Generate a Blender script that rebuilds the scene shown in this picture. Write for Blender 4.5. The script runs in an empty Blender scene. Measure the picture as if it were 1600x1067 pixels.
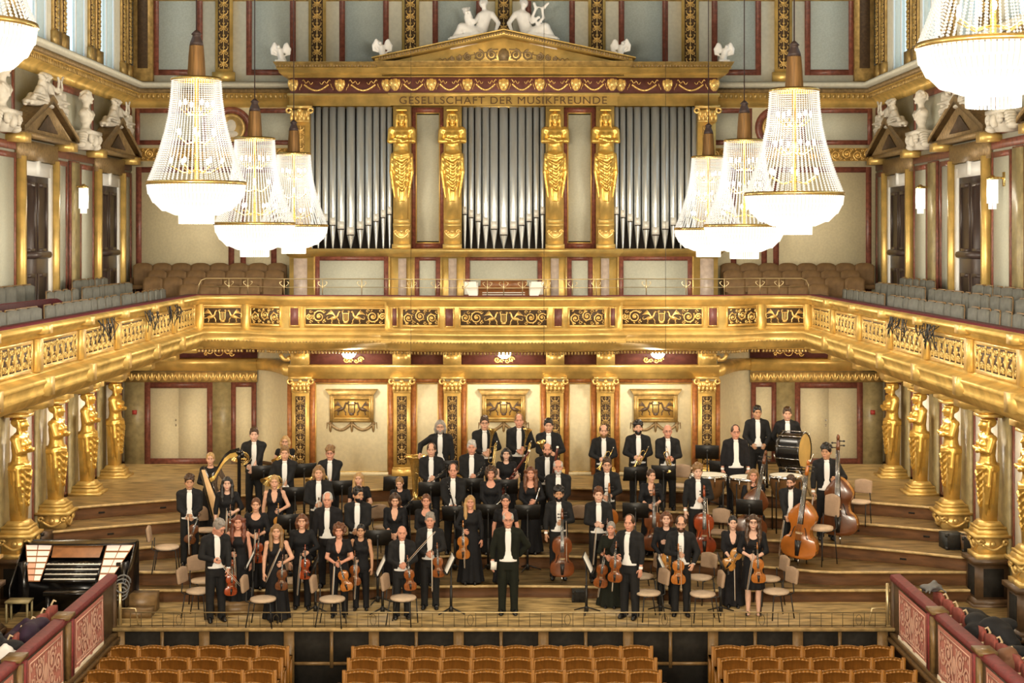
import bpy, math, random
import numpy as np
from mathutils import Vector, Matrix
random.seed(7); np.random.seed(7)
PI = math.pi
SC = bpy.context.scene
COL = SC.collection

# ---------------------------------------------------------------- camera, world, light, exposure
F = 2400.0; VX, VY = 787.0, 375.0; CZ = 6.48          # focal length in pixels, vanishing point, eye height over the stage floor
cam = bpy.data.cameras.new('camera'); camo = bpy.data.objects.new('camera', cam); COL.objects.link(camo)
camo.location = (0, 0, CZ); camo.rotation_euler = (PI/2, 0, 0)
cam.sensor_width = 36.0; cam.lens = 36.0*F/1600.0
cam.shift_x = (800.0-VX)/1600.0; cam.shift_y = (VY-533.5)/1600.0
cam.clip_start = 0.1; cam.clip_end = 300
SC.camera = camo
SC.view_settings.view_transform = 'Standard'; SC.view_settings.look = 'None'
SC.view_settings.gamma = 1.0; SC.view_settings.use_curve_mapping = False
SC.view_settings.exposure = 0.18
wd = bpy.data.worlds.new('world'); SC.world = wd; wd.use_nodes = True
wd.node_tree.nodes['Background'].inputs[0].default_value = (0.54, 0.78, 0.92, 1)
wd.node_tree.nodes['Background'].inputs[1].default_value = 1.8
LAMP_W = 150.0            # watts below each visible chandelier; unseen rear ones get far more as fill
LAMP_C = (1.0, 0.89, 0.72)

def XP(px, Y): return (px-VX)*Y/F
def ZP(py, Y): return CZ-(py-VY)*Y/F

# ---------------------------------------------------------------- materials
MATS = {}
def mat(name, col, rough=0.6, metal=0.0, var=0.0, vscale=6.0, bump=0.0, bscale=40.0, emit=0.0, ecol=None, stretch=None, col2=None, spec=0.5, coat=0.0, detail=4.0):
    m = bpy.data.materials.new(name); m.use_nodes = True; nt = m.node_tree
    b = nt.nodes['Principled BSDF']
    b.inputs['Base Color'].default_value = (*col, 1); b.inputs['Roughness'].default_value = rough
    b.inputs['Metallic'].default_value = metal; b.inputs['Specular IOR Level'].default_value = spec
    if coat: b.inputs['Coat Weight'].default_value = coat; b.inputs['Coat Roughness'].default_value = 0.15
    if emit:
        b.inputs['Emission Color'].default_value = (*(ecol or col), 1); b.inputs['Emission Strength'].default_value = emit
    if var or bump:
        tc = nt.nodes.new('ShaderNodeTexCoord'); src = tc.outputs['Object']
        if stretch:
            mp = nt.nodes.new('ShaderNodeMapping'); mp.inputs['Scale'].default_value = stretch
            nt.links.new(src, mp.inputs[0]); src = mp.outputs[0]
    if var:
        n = nt.nodes.new('ShaderNodeTexNoise'); n.inputs['Scale'].default_value = vscale; n.inputs['Detail'].default_value = detail
        nt.links.new(src, n.inputs['Vector'])
        r = nt.nodes.new('ShaderNodeValToRGB')
        c2 = col2 or tuple(max(0, c*(1-var)) for c in col)
        r.color_ramp.elements[0].position = 0.35; r.color_ramp.elements[1].position = 0.65
        r.color_ramp.elements[0].color = (*c2, 1); r.color_ramp.elements[1].color = (*col, 1)
        nt.links.new(n.outputs['Fac'], r.inputs[0]); nt.links.new(r.outputs[0], b.inputs['Base Color'])
    if bump:
        n2 = nt.nodes.new('ShaderNodeTexNoise'); n2.inputs['Scale'].default_value = bscale; n2.inputs['Detail'].default_value = 3
        nt.links.new(src, n2.inputs['Vector'])
        bp = nt.nodes.new('ShaderNodeBump'); bp.inputs['Strength'].default_value = bump; bp.inputs['Distance'].default_value = 0.02
        nt.links.new(n2.outputs['Fac'], bp.inputs['Height']); nt.links.new(bp.outputs[0], b.inputs['Normal'])
    MATS[name] = m
    return m
mat('gold', (0.78, 0.53, 0.165), 0.36, 0.5, var=0.34, vscale=3.0, bump=0.12, bscale=25)
mat('gold_bright', (0.80, 0.55, 0.19), 0.32, 0.55, var=0.25, vscale=8)
mat('gold_statue', (0.80, 0.51, 0.12), 0.30, 0.7, var=0.25, vscale=5)
mat('gold_old', (0.58, 0.39, 0.14), 0.42, 0.45, var=0.4, vscale=9)
mat('relief_ground', (0.075, 0.042, 0.018), 0.7, 0.0, var=0.4, vscale=20)
mat('cream', (0.76, 0.69, 0.47), 0.7, var=0.10, vscale=14, bump=0.1, bscale=60)
mat('cream_white', (0.88, 0.86, 0.76), 0.65, var=0.08, vscale=9)
mat('tan_field', (0.70, 0.62, 0.41), 0.7, var=0.10, vscale=22)
mat('sage_field', (0.47, 0.47, 0.38), 0.7, var=0.10, vscale=30)
mat('blue_field', (0.40, 0.45, 0.43), 0.7, var=0.14, vscale=30)
mat('stone_strip', (0.60, 0.58, 0.48), 0.7, var=0.1, vscale=12)
mat('red_marble', (0.23, 0.075, 0.05), 0.38, var=0.45, vscale=14, detail=8)
mat('orange_marble', (0.42, 0.16, 0.05), 0.35, var=0.45, vscale=14, detail=8)
mat('olive_marble', (0.36, 0.29, 0.14), 0.4, var=0.35, vscale=7, detail=8)
mat('grey_marble', (0.50, 0.40, 0.33), 0.4, var=0.25, vscale=9, detail=8)
mat('plum', (0.16, 0.055, 0.05), 0.5, var=0.3, vscale=10)
mat('plaster', (0.62, 0.58, 0.50), 0.6, var=0.12, vscale=10)
mat('white_stone', (0.86, 0.85, 0.84), 0.55, var=0.08, vscale=8)
mat('letter_brown', (0.085, 0.042, 0.012), 0.6, spec=0.2)
mat('brown_mould', (0.30, 0.20, 0.09), 0.45, 0.25, var=0.4, vscale=16)
mat('door_dark', (0.055, 0.035, 0.03), 0.4, var=0.3, vscale=5)
mat('white_paint', (0.72, 0.72, 0.70), 0.5)
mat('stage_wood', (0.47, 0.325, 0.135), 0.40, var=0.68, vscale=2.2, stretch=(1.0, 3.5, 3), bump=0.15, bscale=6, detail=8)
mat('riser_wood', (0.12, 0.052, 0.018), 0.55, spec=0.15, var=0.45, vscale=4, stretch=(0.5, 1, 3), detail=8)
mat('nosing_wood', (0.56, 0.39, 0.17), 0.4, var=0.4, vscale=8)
mat('seat_wood', (0.38, 0.165, 0.032), 0.32, var=0.35, vscale=5, stretch=(6, 2, 0.8), detail=6)
mat('seat_wood_dark', (0.27, 0.105, 0.018), 0.35, var=0.3, vscale=5, stretch=(6, 2, 0.8), detail=6)
mat('dark_panel', (0.022, 0.019, 0.015), 0.85, spec=0.2, var=0.3, vscale=12)
mat('oak_trim', (0.22, 0.13, 0.05), 0.4, var=0.35, vscale=9)
mat('dark_wood', (0.10, 0.055, 0.025), 0.4, var=0.4, vscale=7)
mat('floor_parquet', (0.42, 0.30, 0.16), 0.35, var=0.3, vscale=5)
mat('pipe_metal', (0.60, 0.64, 0.66), 0.30, 0.6, var=0.18, vscale=3, stretch=(3, 3, 0.4))
mat('pipe_mouth', (0.74, 0.74, 0.70), 0.45, 0.2)
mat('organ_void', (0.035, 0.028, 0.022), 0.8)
mat('brown_plush', (0.17, 0.095, 0.035), 0.75, var=0.25, vscale=10)
mat('grey_plush', (0.14, 0.14, 0.12), 0.75, var=0.2, vscale=10)
mat('red_plush', (0.33, 0.075, 0.055), 0.75, var=0.25, vscale=10)
mat('maroon_velvet', (0.24, 0.028, 0.03), 0.7, var=0.3, vscale=12)
mat('wine_dark', (0.13, 0.012, 0.02), 0.7, var=0.3, vscale=12)
mat('pink_cloth', (0.50, 0.19, 0.145), 0.85, var=0.15, vscale=18)
mat('pink_pattern', (0.64, 0.37, 0.28), 0.85)
mat('fringe', (0.68, 0.58, 0.44), 0.9)
mat('brass', (0.80, 0.58, 0.22), 0.25, 0.9, var=0.2, vscale=20)
mat('brass_rail', (0.62, 0.50, 0.28), 0.35, 0.8)
mat('iron', (0.10, 0.075, 0.04), 0.45, 0.6)
mat('black_metal', (0.018, 0.017, 0.016), 0.45, 0.3)
mat('chrome', (0.55, 0.55, 0.55), 0.2, 1.0)
mat('black_lacquer', (0.006, 0.005, 0.005), 0.25, coat=0.15)
mat('black_cloth', (0.012, 0.012, 0.013), 0.8, spec=0.3, var=0.3, vscale=14)
mat('charcoal_cloth', (0.016, 0.015, 0.017), 0.85, spec=0.2, var=0.3, vscale=14)
mat('black_silk', (0.009, 0.009, 0.011), 0.75, spec=0.25, var=0.3, vscale=10)
mat('green_black_cloth', (0.012, 0.014, 0.009), 0.85, spec=0.2, var=0.2, vscale=14)
mat('shirt_white', (0.82, 0.81, 0.79), 0.7)
mat('shoe_black', (0.008, 0.008, 0.009), 0.2)
mat('paper', (0.82, 0.80, 0.74), 0.8)
for nm, c in (('skin_fair', (0.66, 0.37, 0.25)), ('skin_rosy', (0.64, 0.31, 0.21)), ('skin_tan', (0.52, 0.28, 0.16)), ('skin_pale', (0.70, 0.43, 0.32))):
    mat(nm, c, 0.55, var=0.12, vscale=18)
mat('lips', (0.40, 0.11, 0.09), 0.5)
mat('eye_dark', (0.05, 0.03, 0.025), 0.3)
for nm, c in (('hair_black', (0.010, 0.008, 0.008)), ('hair_brown', (0.060, 0.028, 0.012)), ('hair_chestnut', (0.13, 0.045, 0.016)), ('hair_auburn', (0.16, 0.045, 0.022)),
              ('hair_blond', (0.48, 0.29, 0.11)), ('hair_darkblond', (0.25, 0.135, 0.05)), ('hair_grey', (0.30, 0.27, 0.24)), ('hair_white', (0.58, 0.56, 0.53))):
    mat(nm, c, 0.45, var=0.35, vscale=40, stretch=(1, 1, 0.25))
mat('violin_amber', (0.44, 0.15, 0.025), 0.25, var=0.3, vscale=9, coat=0.4)
mat('violin_brown', (0.26, 0.075, 0.015), 0.25, var=0.35, vscale=9, coat=0.4)
mat('violin_red', (0.34, 0.06, 0.015), 0.22, var=0.35, vscale=9, coat=0.4)
mat('violin_gold', (0.56, 0.25, 0.05), 0.25, var=0.3, vscale=9, coat=0.4)
mat('violin_dark', (0.13, 0.045, 0.015), 0.25, var=0.3, vscale=9, coat=0.4)
mat('cello_red', (0.30, 0.05, 0.012), 0.22, var=0.4, vscale=4, coat=0.4)
mat('cello_brown', (0.19, 0.055, 0.016), 0.25, var=0.4, vscale=4, coat=0.4)
mat('bass_orange', (0.42, 0.13, 0.018), 0.22, var=0.4, vscale=3, coat=0.4)
mat('bass_brown', (0.13, 0.040, 0.012), 0.25, var=0.4, vscale=3, coat=0.4)
mat('bass_side', (0.50, 0.20, 0.03), 0.25, var=0.3, vscale=3, coat=0.4)
mat('ebony', (0.014, 0.011, 0.010), 0.35)
mat('bow_wood', (0.50, 0.36, 0.24), 0.4)
mat('grenadilla', (0.012, 0.010, 0.011), 0.3)
mat('bassoon_wood', (0.10, 0.025, 0.018), 0.25)
mat('silver', (0.75, 0.75, 0.74), 0.2, 1.0)
mat('copper_kettle', (0.32, 0.17, 0.07), 0.32, 0.55, var=0.4, vscale=4)
mat('drum_skin', (0.80, 0.78, 0.68), 0.5)
mat('drum_skin_yellow', (0.62, 0.42, 0.13), 0.55, var=0.25, vscale=3)
mat('harp_gold', (0.66, 0.44, 0.12), 0.35, 0.5)
mat('harp_maple', (0.72, 0.47, 0.24), 0.4, var=0.15, vscale=6)
mat('chair_fabric', (0.38, 0.26, 0.17), 0.85, var=0.15, vscale=15)
mat('chair_pale', (0.58, 0.44, 0.31), 0.85, var=0.15, vscale=15)
mat('chair_plastic', (0.020, 0.018, 0.016), 0.5)
mat('stop_lit', (0.60, 0.42, 0.32), 0.5, emit=0.62, ecol=(1.0, 0.80, 0.62))
mat('stop_dim', (0.80, 0.42, 0.30), 0.5)
mat('key_white', (0.82, 0.80, 0.72), 0.35)
mat('console_wood', (0.30, 0.12, 0.04), 0.35, var=0.3, vscale=8)
mat('case_black', (0.02, 0.022, 0.022), 0.6, var=0.2, vscale=10)
mat('coat_black', (0.012, 0.012, 0.014), 0.85, var=0.3, vscale=9)
mat('coat_purple', (0.035, 0.015, 0.04), 0.8, var=0.3, vscale=9)
mat('bag_brown', (0.20, 0.09, 0.045), 0.7)
mat('wood_pale', (0.66, 0.50, 0.30), 0.45)
mat('chand_silk', (0.30, 0.155, 0.045), 0.5, 0.25, var=0.45, vscale=30, stretch=(1, 1, 0.05))
mat('chand_cap', (0.055, 0.035, 0.035), 0.5, 0.2)
mat('crystal', (0.10, 0.095, 0.085), 0.12, 0.0, emit=0.72, ecol=(1.0, 0.93, 0.80))  # emission stands in for bulb light caught by the beads
mat('crystal_bowl', (0.30, 0.29, 0.26), 0.15, 0.0, emit=0.95, ecol=(1.0, 0.94, 0.82))  # bowl and sconce prisms, lamplight put in as emission
mat('glow_liner', (0.20, 0.19, 0.17), 0.4, 0.0, emit=0.62, ecol=(1.0, 0.90, 0.74))  # inner shell whose emission stands in for the bowl's white glow
mat('bulb', (1, 1, 1), 0.4, emit=14.0, ecol=(1.0, 0.88, 0.68))
mat('lamp_glass', (1, 0.98, 0.92), 0.3, emit=5.0, ecol=(1.0, 0.90, 0.70))
mat('red_sign', (0.42, 0.05, 0.04), 0.5)
mat('cable_grey', (0.14, 0.14, 0.14), 0.6)
mat('soffit', (0.66, 0.43, 0.12), 0.42, 0.5, var=0.3, vscale=5)
for k in ('crystal', 'crystal_bowl', 'glow_liner', 'bulb', 'lamp_glass', 'stop_lit'):
    try: MATS[k].cycles.emission_sampling = 'NONE'
    except Exception: pass
# window glass: thin, mostly clear
m = bpy.data.materials.new('window_glass'); m.use_nodes = True; nt = m.node_tree
b = nt.nodes['Principled BSDF']; b.inputs['Base Color'].default_value = (0.9, 0.96, 1, 1); b.inputs['Roughness'].default_value = 0.05
tr = nt.nodes.new('ShaderNodeBsdfTransparent'); mx = nt.nodes.new('ShaderNodeMixShader'); mx.inputs[0].default_value = 0.9
nt.links.new(b.outputs[0], mx.inputs[1]); nt.links.new(tr.outputs[0], mx.inputs[2]); nt.links.new(mx.outputs[0], nt.nodes['Material Output'].inputs[0])
MATS['window_glass'] = m

# ---------------------------------------------------------------- mesh building
def np_mesh(name, V, Fq, smooth=False):
    """V (n,3); Fq list of index tuples or (m,4)/(m,3) array"""
    me = bpy.data.meshes.new(name)
    V = np.asarray(V, dtype=np.float32)
    me.vertices.add(len(V)); me.vertices.foreach_set('co', V.ravel())
    if isinstance(Fq, np.ndarray):
        k = Fq.shape[1]; loops = Fq.ravel().astype(np.int32); starts = np.arange(0, len(loops), k, dtype=np.int32)
    else:
        lens = np.array([len(f) for f in Fq], dtype=np.int32)
        loops = np.fromiter((i for f in Fq for i in f), dtype=np.int32, count=int(lens.sum())) if len(Fq) else np.zeros(0, np.int32)
        starts = np.concatenate([[0], np.cumsum(lens)[:-1]]).astype(np.int32) if len(Fq) else np.zeros(0, np.int32)
    me.loops.add(len(loops)); me.loops.foreach_set('vertex_index', loops)
    me.polygons.add(len(starts)); me.polygons.foreach_set('loop_start', starts)
    me.update(calc_edges=True)
    me.validate(clean_customdata=False)
    if smooth: me.polygons.foreach_set('use_smooth', np.ones(len(me.polygons), dtype=bool))
    return me

class MB:
    def __init__(s): s.v = []; s.f = []
    def add(s, V, Fs):
        o = len(s.v); s.v.extend([tuple(p) for p in V]); s.f.extend([tuple(i+o for i in f) for f in Fs]); return s
    def box(s, x0, x1, y0, y1, z0, z1):
        return s.add([(x0,y0,z0),(x1,y0,z0),(x1,y1,z0),(x0,y1,z0),(x0,y0,z1),(x1,y0,z1),(x1,y1,z1),(x0,y1,z1)],
                     [(0,3,2,1),(4,5,6,7),(0,1,5,4),(1,2,6,5),(2,3,7,6),(3,0,4,7)])
    def frustum(s, c, z0, a0, b0, z1, a1, b1):
        x, y = c
        return s.add([(x-a0,y-b0,z0),(x+a0,y-b0,z0),(x+a0,y+b0,z0),(x-a0,y+b0,z0),(x-a1,y-b1,z1),(x+a1,y-b1,z1),(x+a1,y+b1,z1),(x-a1,y+b1,z1)],
                     [(0,3,2,1),(4,5,6,7),(0,1,5,4),(1,2,6,5),(2,3,7,6),(3,0,4,7)])
    def prism(s, poly, a, b, axes='xz'):
        """2-D polygon extruded along the third axis from a to b"""
        n = len(poly)
        def P(p, t):
            if axes == 'xz': return (p[0], t, p[1])
            if axes == 'yz': return (t, p[0], p[1])
            return (p[0], p[1], t)
        V = [P(p, a) for p in poly]+[P(p, b) for p in poly]
        Fs = [tuple(range(n)), tuple(range(2*n-1, n-1, -1))]+[(i, (i+1) % n+0, (i+1) % n+n, i+n) for i in range(n)]
        return s.add(V, Fs)
    def tube(s, pts, r, n=6, cap=True):
        pts = [Vector(p) for p in pts]; m = len(pts)
        rs = r if isinstance(r, (list, tuple)) else [r]*m
        V = []; up = None
        for i in range(m):
            t = (pts[min(i+1, m-1)]-pts[max(i-1, 0)])
            if t.length < 1e-9: t = Vector((0, 0, 1))
            t.normalize()
            if up is None:
                up = Vector((0, 0, 1)) if abs(t.z) < 0.9 else Vector((0, 1, 0))
            a = t.cross(up)
            if a.length < 1e-6: a = t.cross(Vector((1, 0, 0)))
            a.normalize(); b = a.cross(t).normalized(); up = b
            for j in range(n):
                q = 2*PI*j/n
                V.append(pts[i]+(a*math.cos(q)+b*math.sin(q))*rs[i])
        Fs = []
        for i in range(m-1):
            for j in range(n):
                k = (j+1) % n
                Fs.append((i*n+j, i*n+k, (i+1)*n+k, (i+1)*n+j))
        if cap: Fs += [tuple(range(n-1, -1, -1)), tuple((m-1)*n+j for j in range(n))]
        return s.add(V, Fs)
    def lathe(s, prof, n=16, c=(0, 0, 0), cap=True, a0=0.0, a1=2*PI):
        full = abs(a1-a0-2*PI) < 1e-6; cols = n if full else n+1
        V = []
        for r, z in prof:
            for j in range(cols):
                q = a0+(a1-a0)*j/n
                V.append((c[0]+r*math.cos(q), c[1]+r*math.sin(q), c[2]+z))
        Fs = []
        for i in range(len(prof)-1):
            for j in range(n):
                k = (j+1) % cols
                Fs.append((i*cols+j, i*cols+k, (i+1)*cols+k, (i+1)*cols+j))
        if cap and full:
            Fs += [tuple(range(n-1, -1, -1)), tuple((len(prof)-1)*n+j for j in range(n))]
        return s.add(V, Fs)
    def ellipsoid(s, c, r, n=10, m=6):
        V = [(c[0], c[1], c[2]-r[2])]; Fs = []
        for i in range(1, m):
            q = PI*i/m
            for j in range(n):
                a = 2*PI*j/n
                V.append((c[0]+r[0]*math.sin(q)*math.cos(a), c[1]+r[1]*math.sin(q)*math.sin(a), c[2]-r[2]*math.cos(q)))
        V.append((c[0], c[1], c[2]+r[2])); L = len(V)-1
        for j in range(n):
            k = (j+1) % n
            Fs.append((0, 1+k, 1+j)); Fs.append((L, 1+(m-2)*n+j, 1+(m-2)*n+k))
            for i in range(m-2): Fs.append((1+i*n+j, 1+i*n+k, 1+(i+1)*n+k, 1+(i+1)*n+j))
        return s.add(V, Fs)
    def sweep(s, prof, plan, cap=True, flip=False):
        """profile of (out, z) swept along a plan polyline of (x, y); out is to the right of travel"""
        m = len(plan); k = len(prof); V = []
        for i in range(m):
            def nrm(a, b):
                d = Vector((b[0]-a[0], b[1]-a[1])); d.normalize(); return Vector((d.y, -d.x))
            n0 = nrm(plan[max(i-1, 0)], plan[max(i, 1)]); n1 = nrm(plan[min(i, m-2)], plan[min(i+1, m-1)])
            nn = n0+n1; nn.normalize(); nn /= max(0.35, nn.dot(n0))
            for o, z in prof: V.append((plan[i][0]+nn.x*o, plan[i][1]+nn.y*o, z))
        Fs = []
        for i in range(m-1):
            for j in range(k-1):
                q = (i*k+j, (i+1)*k+j, (i+1)*k+j+1, i*k+j+1)
                Fs.append(q[::-1] if flip else q)
        if cap: Fs += [tuple(range(k)), tuple((m-1)*k+j for j in range(k-1, -1, -1))]
        return s.add(V, Fs)
    def xf(s, M, i0=0):
        s.v[i0:] = [tuple(M @ Vector(p)) for p in s.v[i0:]]; return s
    def mesh(s, name='mesh', smooth=False): return np_mesh(name, s.v, s.f, smooth)

def ob(name, data, material=None, parent=None, loc=None, rot=None, scale=None, **kw):
    if isinstance(data, MB): data = data.mesh(name, kw.pop('smooth', False))
    kw.pop('smooth', None)
    o = bpy.data.objects.new(name, data); COL.objects.link(o)
    if material is not None:
        m = MATS[material] if isinstance(material, str) else material
        if data is not None and len(data.materials) == 0: data.materials.append(m)
        if data is not None and data.materials[0] is not m:
            o.material_slots[0].link = 'OBJECT'; o.material_slots[0].material = m
    if parent is not None: o.parent = parent
    if loc is not None: o.location = loc
    if rot is not None: o.rotation_euler = rot
    if scale is not None: o.scale = scale if isinstance(scale, (tuple, list)) else (scale,)*3
    for k, v in kw.items(): o[k] = v
    return o
def thing(name, label, category, loc=(0, 0, 0), rotz=0.0, group=None, scale=None, kind=None):
    o = bpy.data.objects.new(name, None); COL.objects.link(o); o.empty_display_size = 0.1
    o.location = loc; o.rotation_euler = (0, 0, rotz)
    if scale: o.scale = (scale,)*3 if not isinstance(scale, (tuple, list)) else scale
    o['label'] = label; o['category'] = category
    if group: o['group'] = group
    if kind: o['kind'] = kind
    return o
def tag(o, label, category, group=None):
    o['label'] = label; o['category'] = category
    if group: o['group'] = group
    return o
def struct(name, data, material, label, **kw):
    o = ob(name, data, material, **kw); o['kind'] = 'structure'; o['label'] = label; return o
def struct_root(name, label):
    o = bpy.data.objects.new(name, None); COL.objects.link(o); o['kind'] = 'structure'; o['label'] = label; return o
_KIDS = {}
_U = 'first second third fourth fifth sixth seventh eighth ninth tenth eleventh twelfth thirteenth fourteenth fifteenth sixteenth seventeenth eighteenth nineteenth'.split()
def ordinal(n): return _U[n-1] if n < 20 else 'twentieth' if n == 20 else 'thirtieth' if n == 30 else ('twenty-' if n < 30 else 'thirty-')+_U[n % 10-1]
def dup(root, loc=None, rotz=None, label=None, group=None, scale=None):
    """copy of a thing with its parts and sub-parts (mesh data shared)"""
    r = root.copy(); COL.objects.link(r)
    if loc is not None: r.location = loc
    if rotz is not None: r.rotation_euler = (0, 0, rotz)
    if label: r['label'] = label
    if group: r['group'] = group
    if scale: r.scale = (scale,)*3 if not isinstance(scale, (tuple, list)) else scale
    if root.name not in _KIDS: _KIDS[root.name] = [(c, list(c.children)) for c in root.children]
    for ch, gs in _KIDS[root.name]:
        c = ch.copy(); COL.objects.link(c); c.parent = r
        for g in gs:
            d = g.copy(); COL.objects.link(d); d.parent = c
    return r

# ---------------------------------------------------------------- signed-distance sculpting (numpy)
def sstep(a, b, x):
    t = np.clip((x-a)/(b-a), 0, 1); return t*t*(3-2*t)
class SDF:
    def __init__(s, xs, ys, zs):
        s.xs, s.ys, s.zs = [np.asarray(a, dtype=np.float32) for a in (xs, ys, zs)]
        s.D = np.full((len(s.xs), len(s.ys), len(s.zs)), 0.5, dtype=np.float32)
    def sub(s, lo, hi):
        sl = []
        for a, l, h in zip((s.xs, s.ys, s.zs), lo, hi):
            i = max(0, int(np.searchsorted(a, l))-1); j = min(len(a), int(np.searchsorted(a, h))+1)
            sl.append(slice(i, max(j, i)))
        return tuple(sl)
    def pts(s, sl): return s.xs[sl[0]][:, None, None], s.ys[sl[1]][None, :, None], s.zs[sl[2]][None, None, :]
    def put(s, sl, d, k, cut=False):
        A = s.D[sl]
        if cut:
            d = -d
            if k > 0:
                h = np.clip(0.5-0.5*(A-d)/k, 0, 1); s.D[sl] = A*(1-h)+d*h+k*h*(1-h)
            else: s.D[sl] = np.maximum(A, d)
        else:
            if k > 0:
                h = np.clip(0.5+0.5*(A-d)/k, 0, 1); s.D[sl] = A*(1-h)+d*h-k*h*(1-h)
            else: s.D[sl] = np.minimum(A, d)
    def cap(s, a, b, ra, rb=None, k=0.02, cut=False):
        rb = ra if rb is None else rb; R = max(ra, rb)+k+0.05
        a = np.array(a, dtype=np.float32); b = np.array(b, dtype=np.float32)
        sl = s.sub(np.minimum(a, b)-R, np.maximum(a, b)+R)
        x, y, z = s.pts(sl); ab = b-a; L = float(ab@ab)+1e-9
        t = np.clip(((x-a[0])*ab[0]+(y-a[1])*ab[1]+(z-a[2])*ab[2])/L, 0, 1)
        d = np.sqrt((x-a[0]-t*ab[0])**2+(y-a[1]-t*ab[1])**2+(z-a[2]-t*ab[2])**2)-(ra+(rb-ra)*t)
        s.put(sl, d, k, cut); return s
    def chain(s, pts, rs, k=0.02):
        for i in range(len(pts)-1): s.cap(pts[i], pts[i+1], rs[i], rs[i+1], k)
        return s
    def ell(s, c, r, k=0.02, cut=False, rot=None):
        R = max(r)+k+0.04; c = np.array(c, dtype=np.float32)
        sl = s.sub(c-R, c+R); x, y, z = s.pts(sl); x = x-c[0]; y = y-c[1]; z = z-c[2]
        if rot is not None:
            M = rot
            x, y, z = M[0][0]*x+M[1][0]*y+M[2][0]*z, M[0][1]*x+M[1][1]*y+M[2][1]*z, M[0][2]*x+M[1][2]*y+M[2][2]*z
        k0 = np.sqrt((x/r[0])**2+(y/r[1])**2+(z/r[2])**2)
        k1 = np.sqrt((x/r[0]**2)**2+(y/r[1]**2)**2+(z/r[2]**2)**2)+1e-6
        s.put(sl, k0*(k0-1)/k1, k, cut); return s
    def loft(s, zs, cx, cy, rx, ry, k=0.02, cut=False, p=2.0, fold=None, flat=True):
        """stack of ellipses along z (interpolated); fold=(n, amp(z) list, phase) modulates the radius round the axis"""
        zs = np.array(zs, dtype=np.float32); n = len(zs)
        f = lambda a: np.array([a]*n if np.isscalar(a) else a, dtype=np.float32)
        cx, cy, rx, ry = f(cx), f(cy), f(rx), f(ry)
        m = k+0.06
        lo = (float((cx-rx).min())-m, float((cy-ry).min())-m, float(zs.min())-m); hi = (float((cx+rx).max())+m, float((cy+ry).max())+m, float(zs.max())+m)
        sl = s.sub(lo, hi); x, y, z = s.pts(sl); zq = z.ravel()
        I = lambda a: np.interp(zq, zs, a)[None, None, :].astype(np.float32)
        X, Y_, RX, RY = x-I(cx), y-I(cy), I(rx), I(ry)
        if p == 2.0: q = np.sqrt((X/RX)**2+(Y_/RY)**2)
        else: q = (np.abs(X/RX)**p+np.abs(Y_/RY)**p)**(1.0/p)
        if fold is not None:
            th = np.arctan2(Y_/RY, X/RX)
            amp = I(f(fold[1])); q = q/(1+amp*np.cos(fold[0]*th+fold[2]+(fold[3]*z if len(fold) > 3 else 0)))
        d = (q-1)*np.minimum(RX, RY)
        dz = np.maximum(zs.min()-z, z-zs.max())
        d = np.maximum(d, dz) if flat else d
        s.put(sl, d.astype(np.float32), k, cut); return s
    def boxr(s, c, h, r=0.01, k=0.01, cut=False):
        c = np.array(c, dtype=np.float32); h = np.array(h, dtype=np.float32); m = r+k+0.05
        sl = s.sub(c-h-m, c+h+m); x, y, z = s.pts(sl)
        qx, qy, qz = np.abs(x-c[0])-h[0]+r, np.abs(y-c[1])-h[1]+r, np.abs(z-c[2])-h[2]+r
        d = np.sqrt(np.maximum(qx, 0)**2+np.maximum(qy, 0)**2+np.maximum(qz, 0)**2)+np.minimum(np.maximum(qx, np.maximum(qy, qz)), 0)-r
        s.put(sl, d, k, cut); return s
    def mesh(s):
        D = s.D.copy(); D[0, :, :] = D[-1, :, :] = 0.3; D[:, 0, :] = D[:, -1, :] = 0.3; D[:, :, 0] = D[:, :, -1] = 0.3
        S = D < 0; nx, ny, nz = D.shape
        c = [S[i:nx-1+i, j:ny-1+j, k:nz-1+k] for i in (0, 1) for j in (0, 1) for k in (0, 1)]
        any_ = c[0].copy(); all_ = c[0].copy()
        for q in c[1:]: any_ |= q; all_ &= q
        act = any_ & ~all_
        ii, jj, kk = np.nonzero(act); n = len(ii)
        if n == 0: return np.zeros((0, 3)), np.zeros((0, 4), int)
        idx = np.full(act.shape, -1, dtype=np.int32); idx[ii, jj, kk] = np.arange(n)
        acc = np.zeros((n, 3)); cnt = np.zeros(n)
        X = (s.xs, s.ys, s.zs)
        corners = [(i, j, k) for i in (0, 1) for j in (0, 1) for k in (0, 1)]
        for a in corners:
            for ax in range(3):
                if a[ax]: continue
                b = list(a); b[ax] = 1
                da = D[ii+a[0], jj+a[1], kk+a[2]]; db = D[ii+b[0], jj+b[1], kk+b[2]]
                m = (da < 0) != (db < 0)
                t = np.where(m, da/(da-db+1e-12), 0)
                pa = [X[0][ii+a[0]], X[1][jj+a[1]], X[2][kk+a[2]]]
                pb = X[ax][(ii, jj, kk)[ax]+1]
                for q in range(3):
                    v = pa[q] if q != ax else pa[q]+(pb-pa[q])*t
                    acc[:, q] += np.where(m, v, 0)
                cnt += m
        V = acc/np.maximum(cnt, 1)[:, None]
        Q = []
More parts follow.
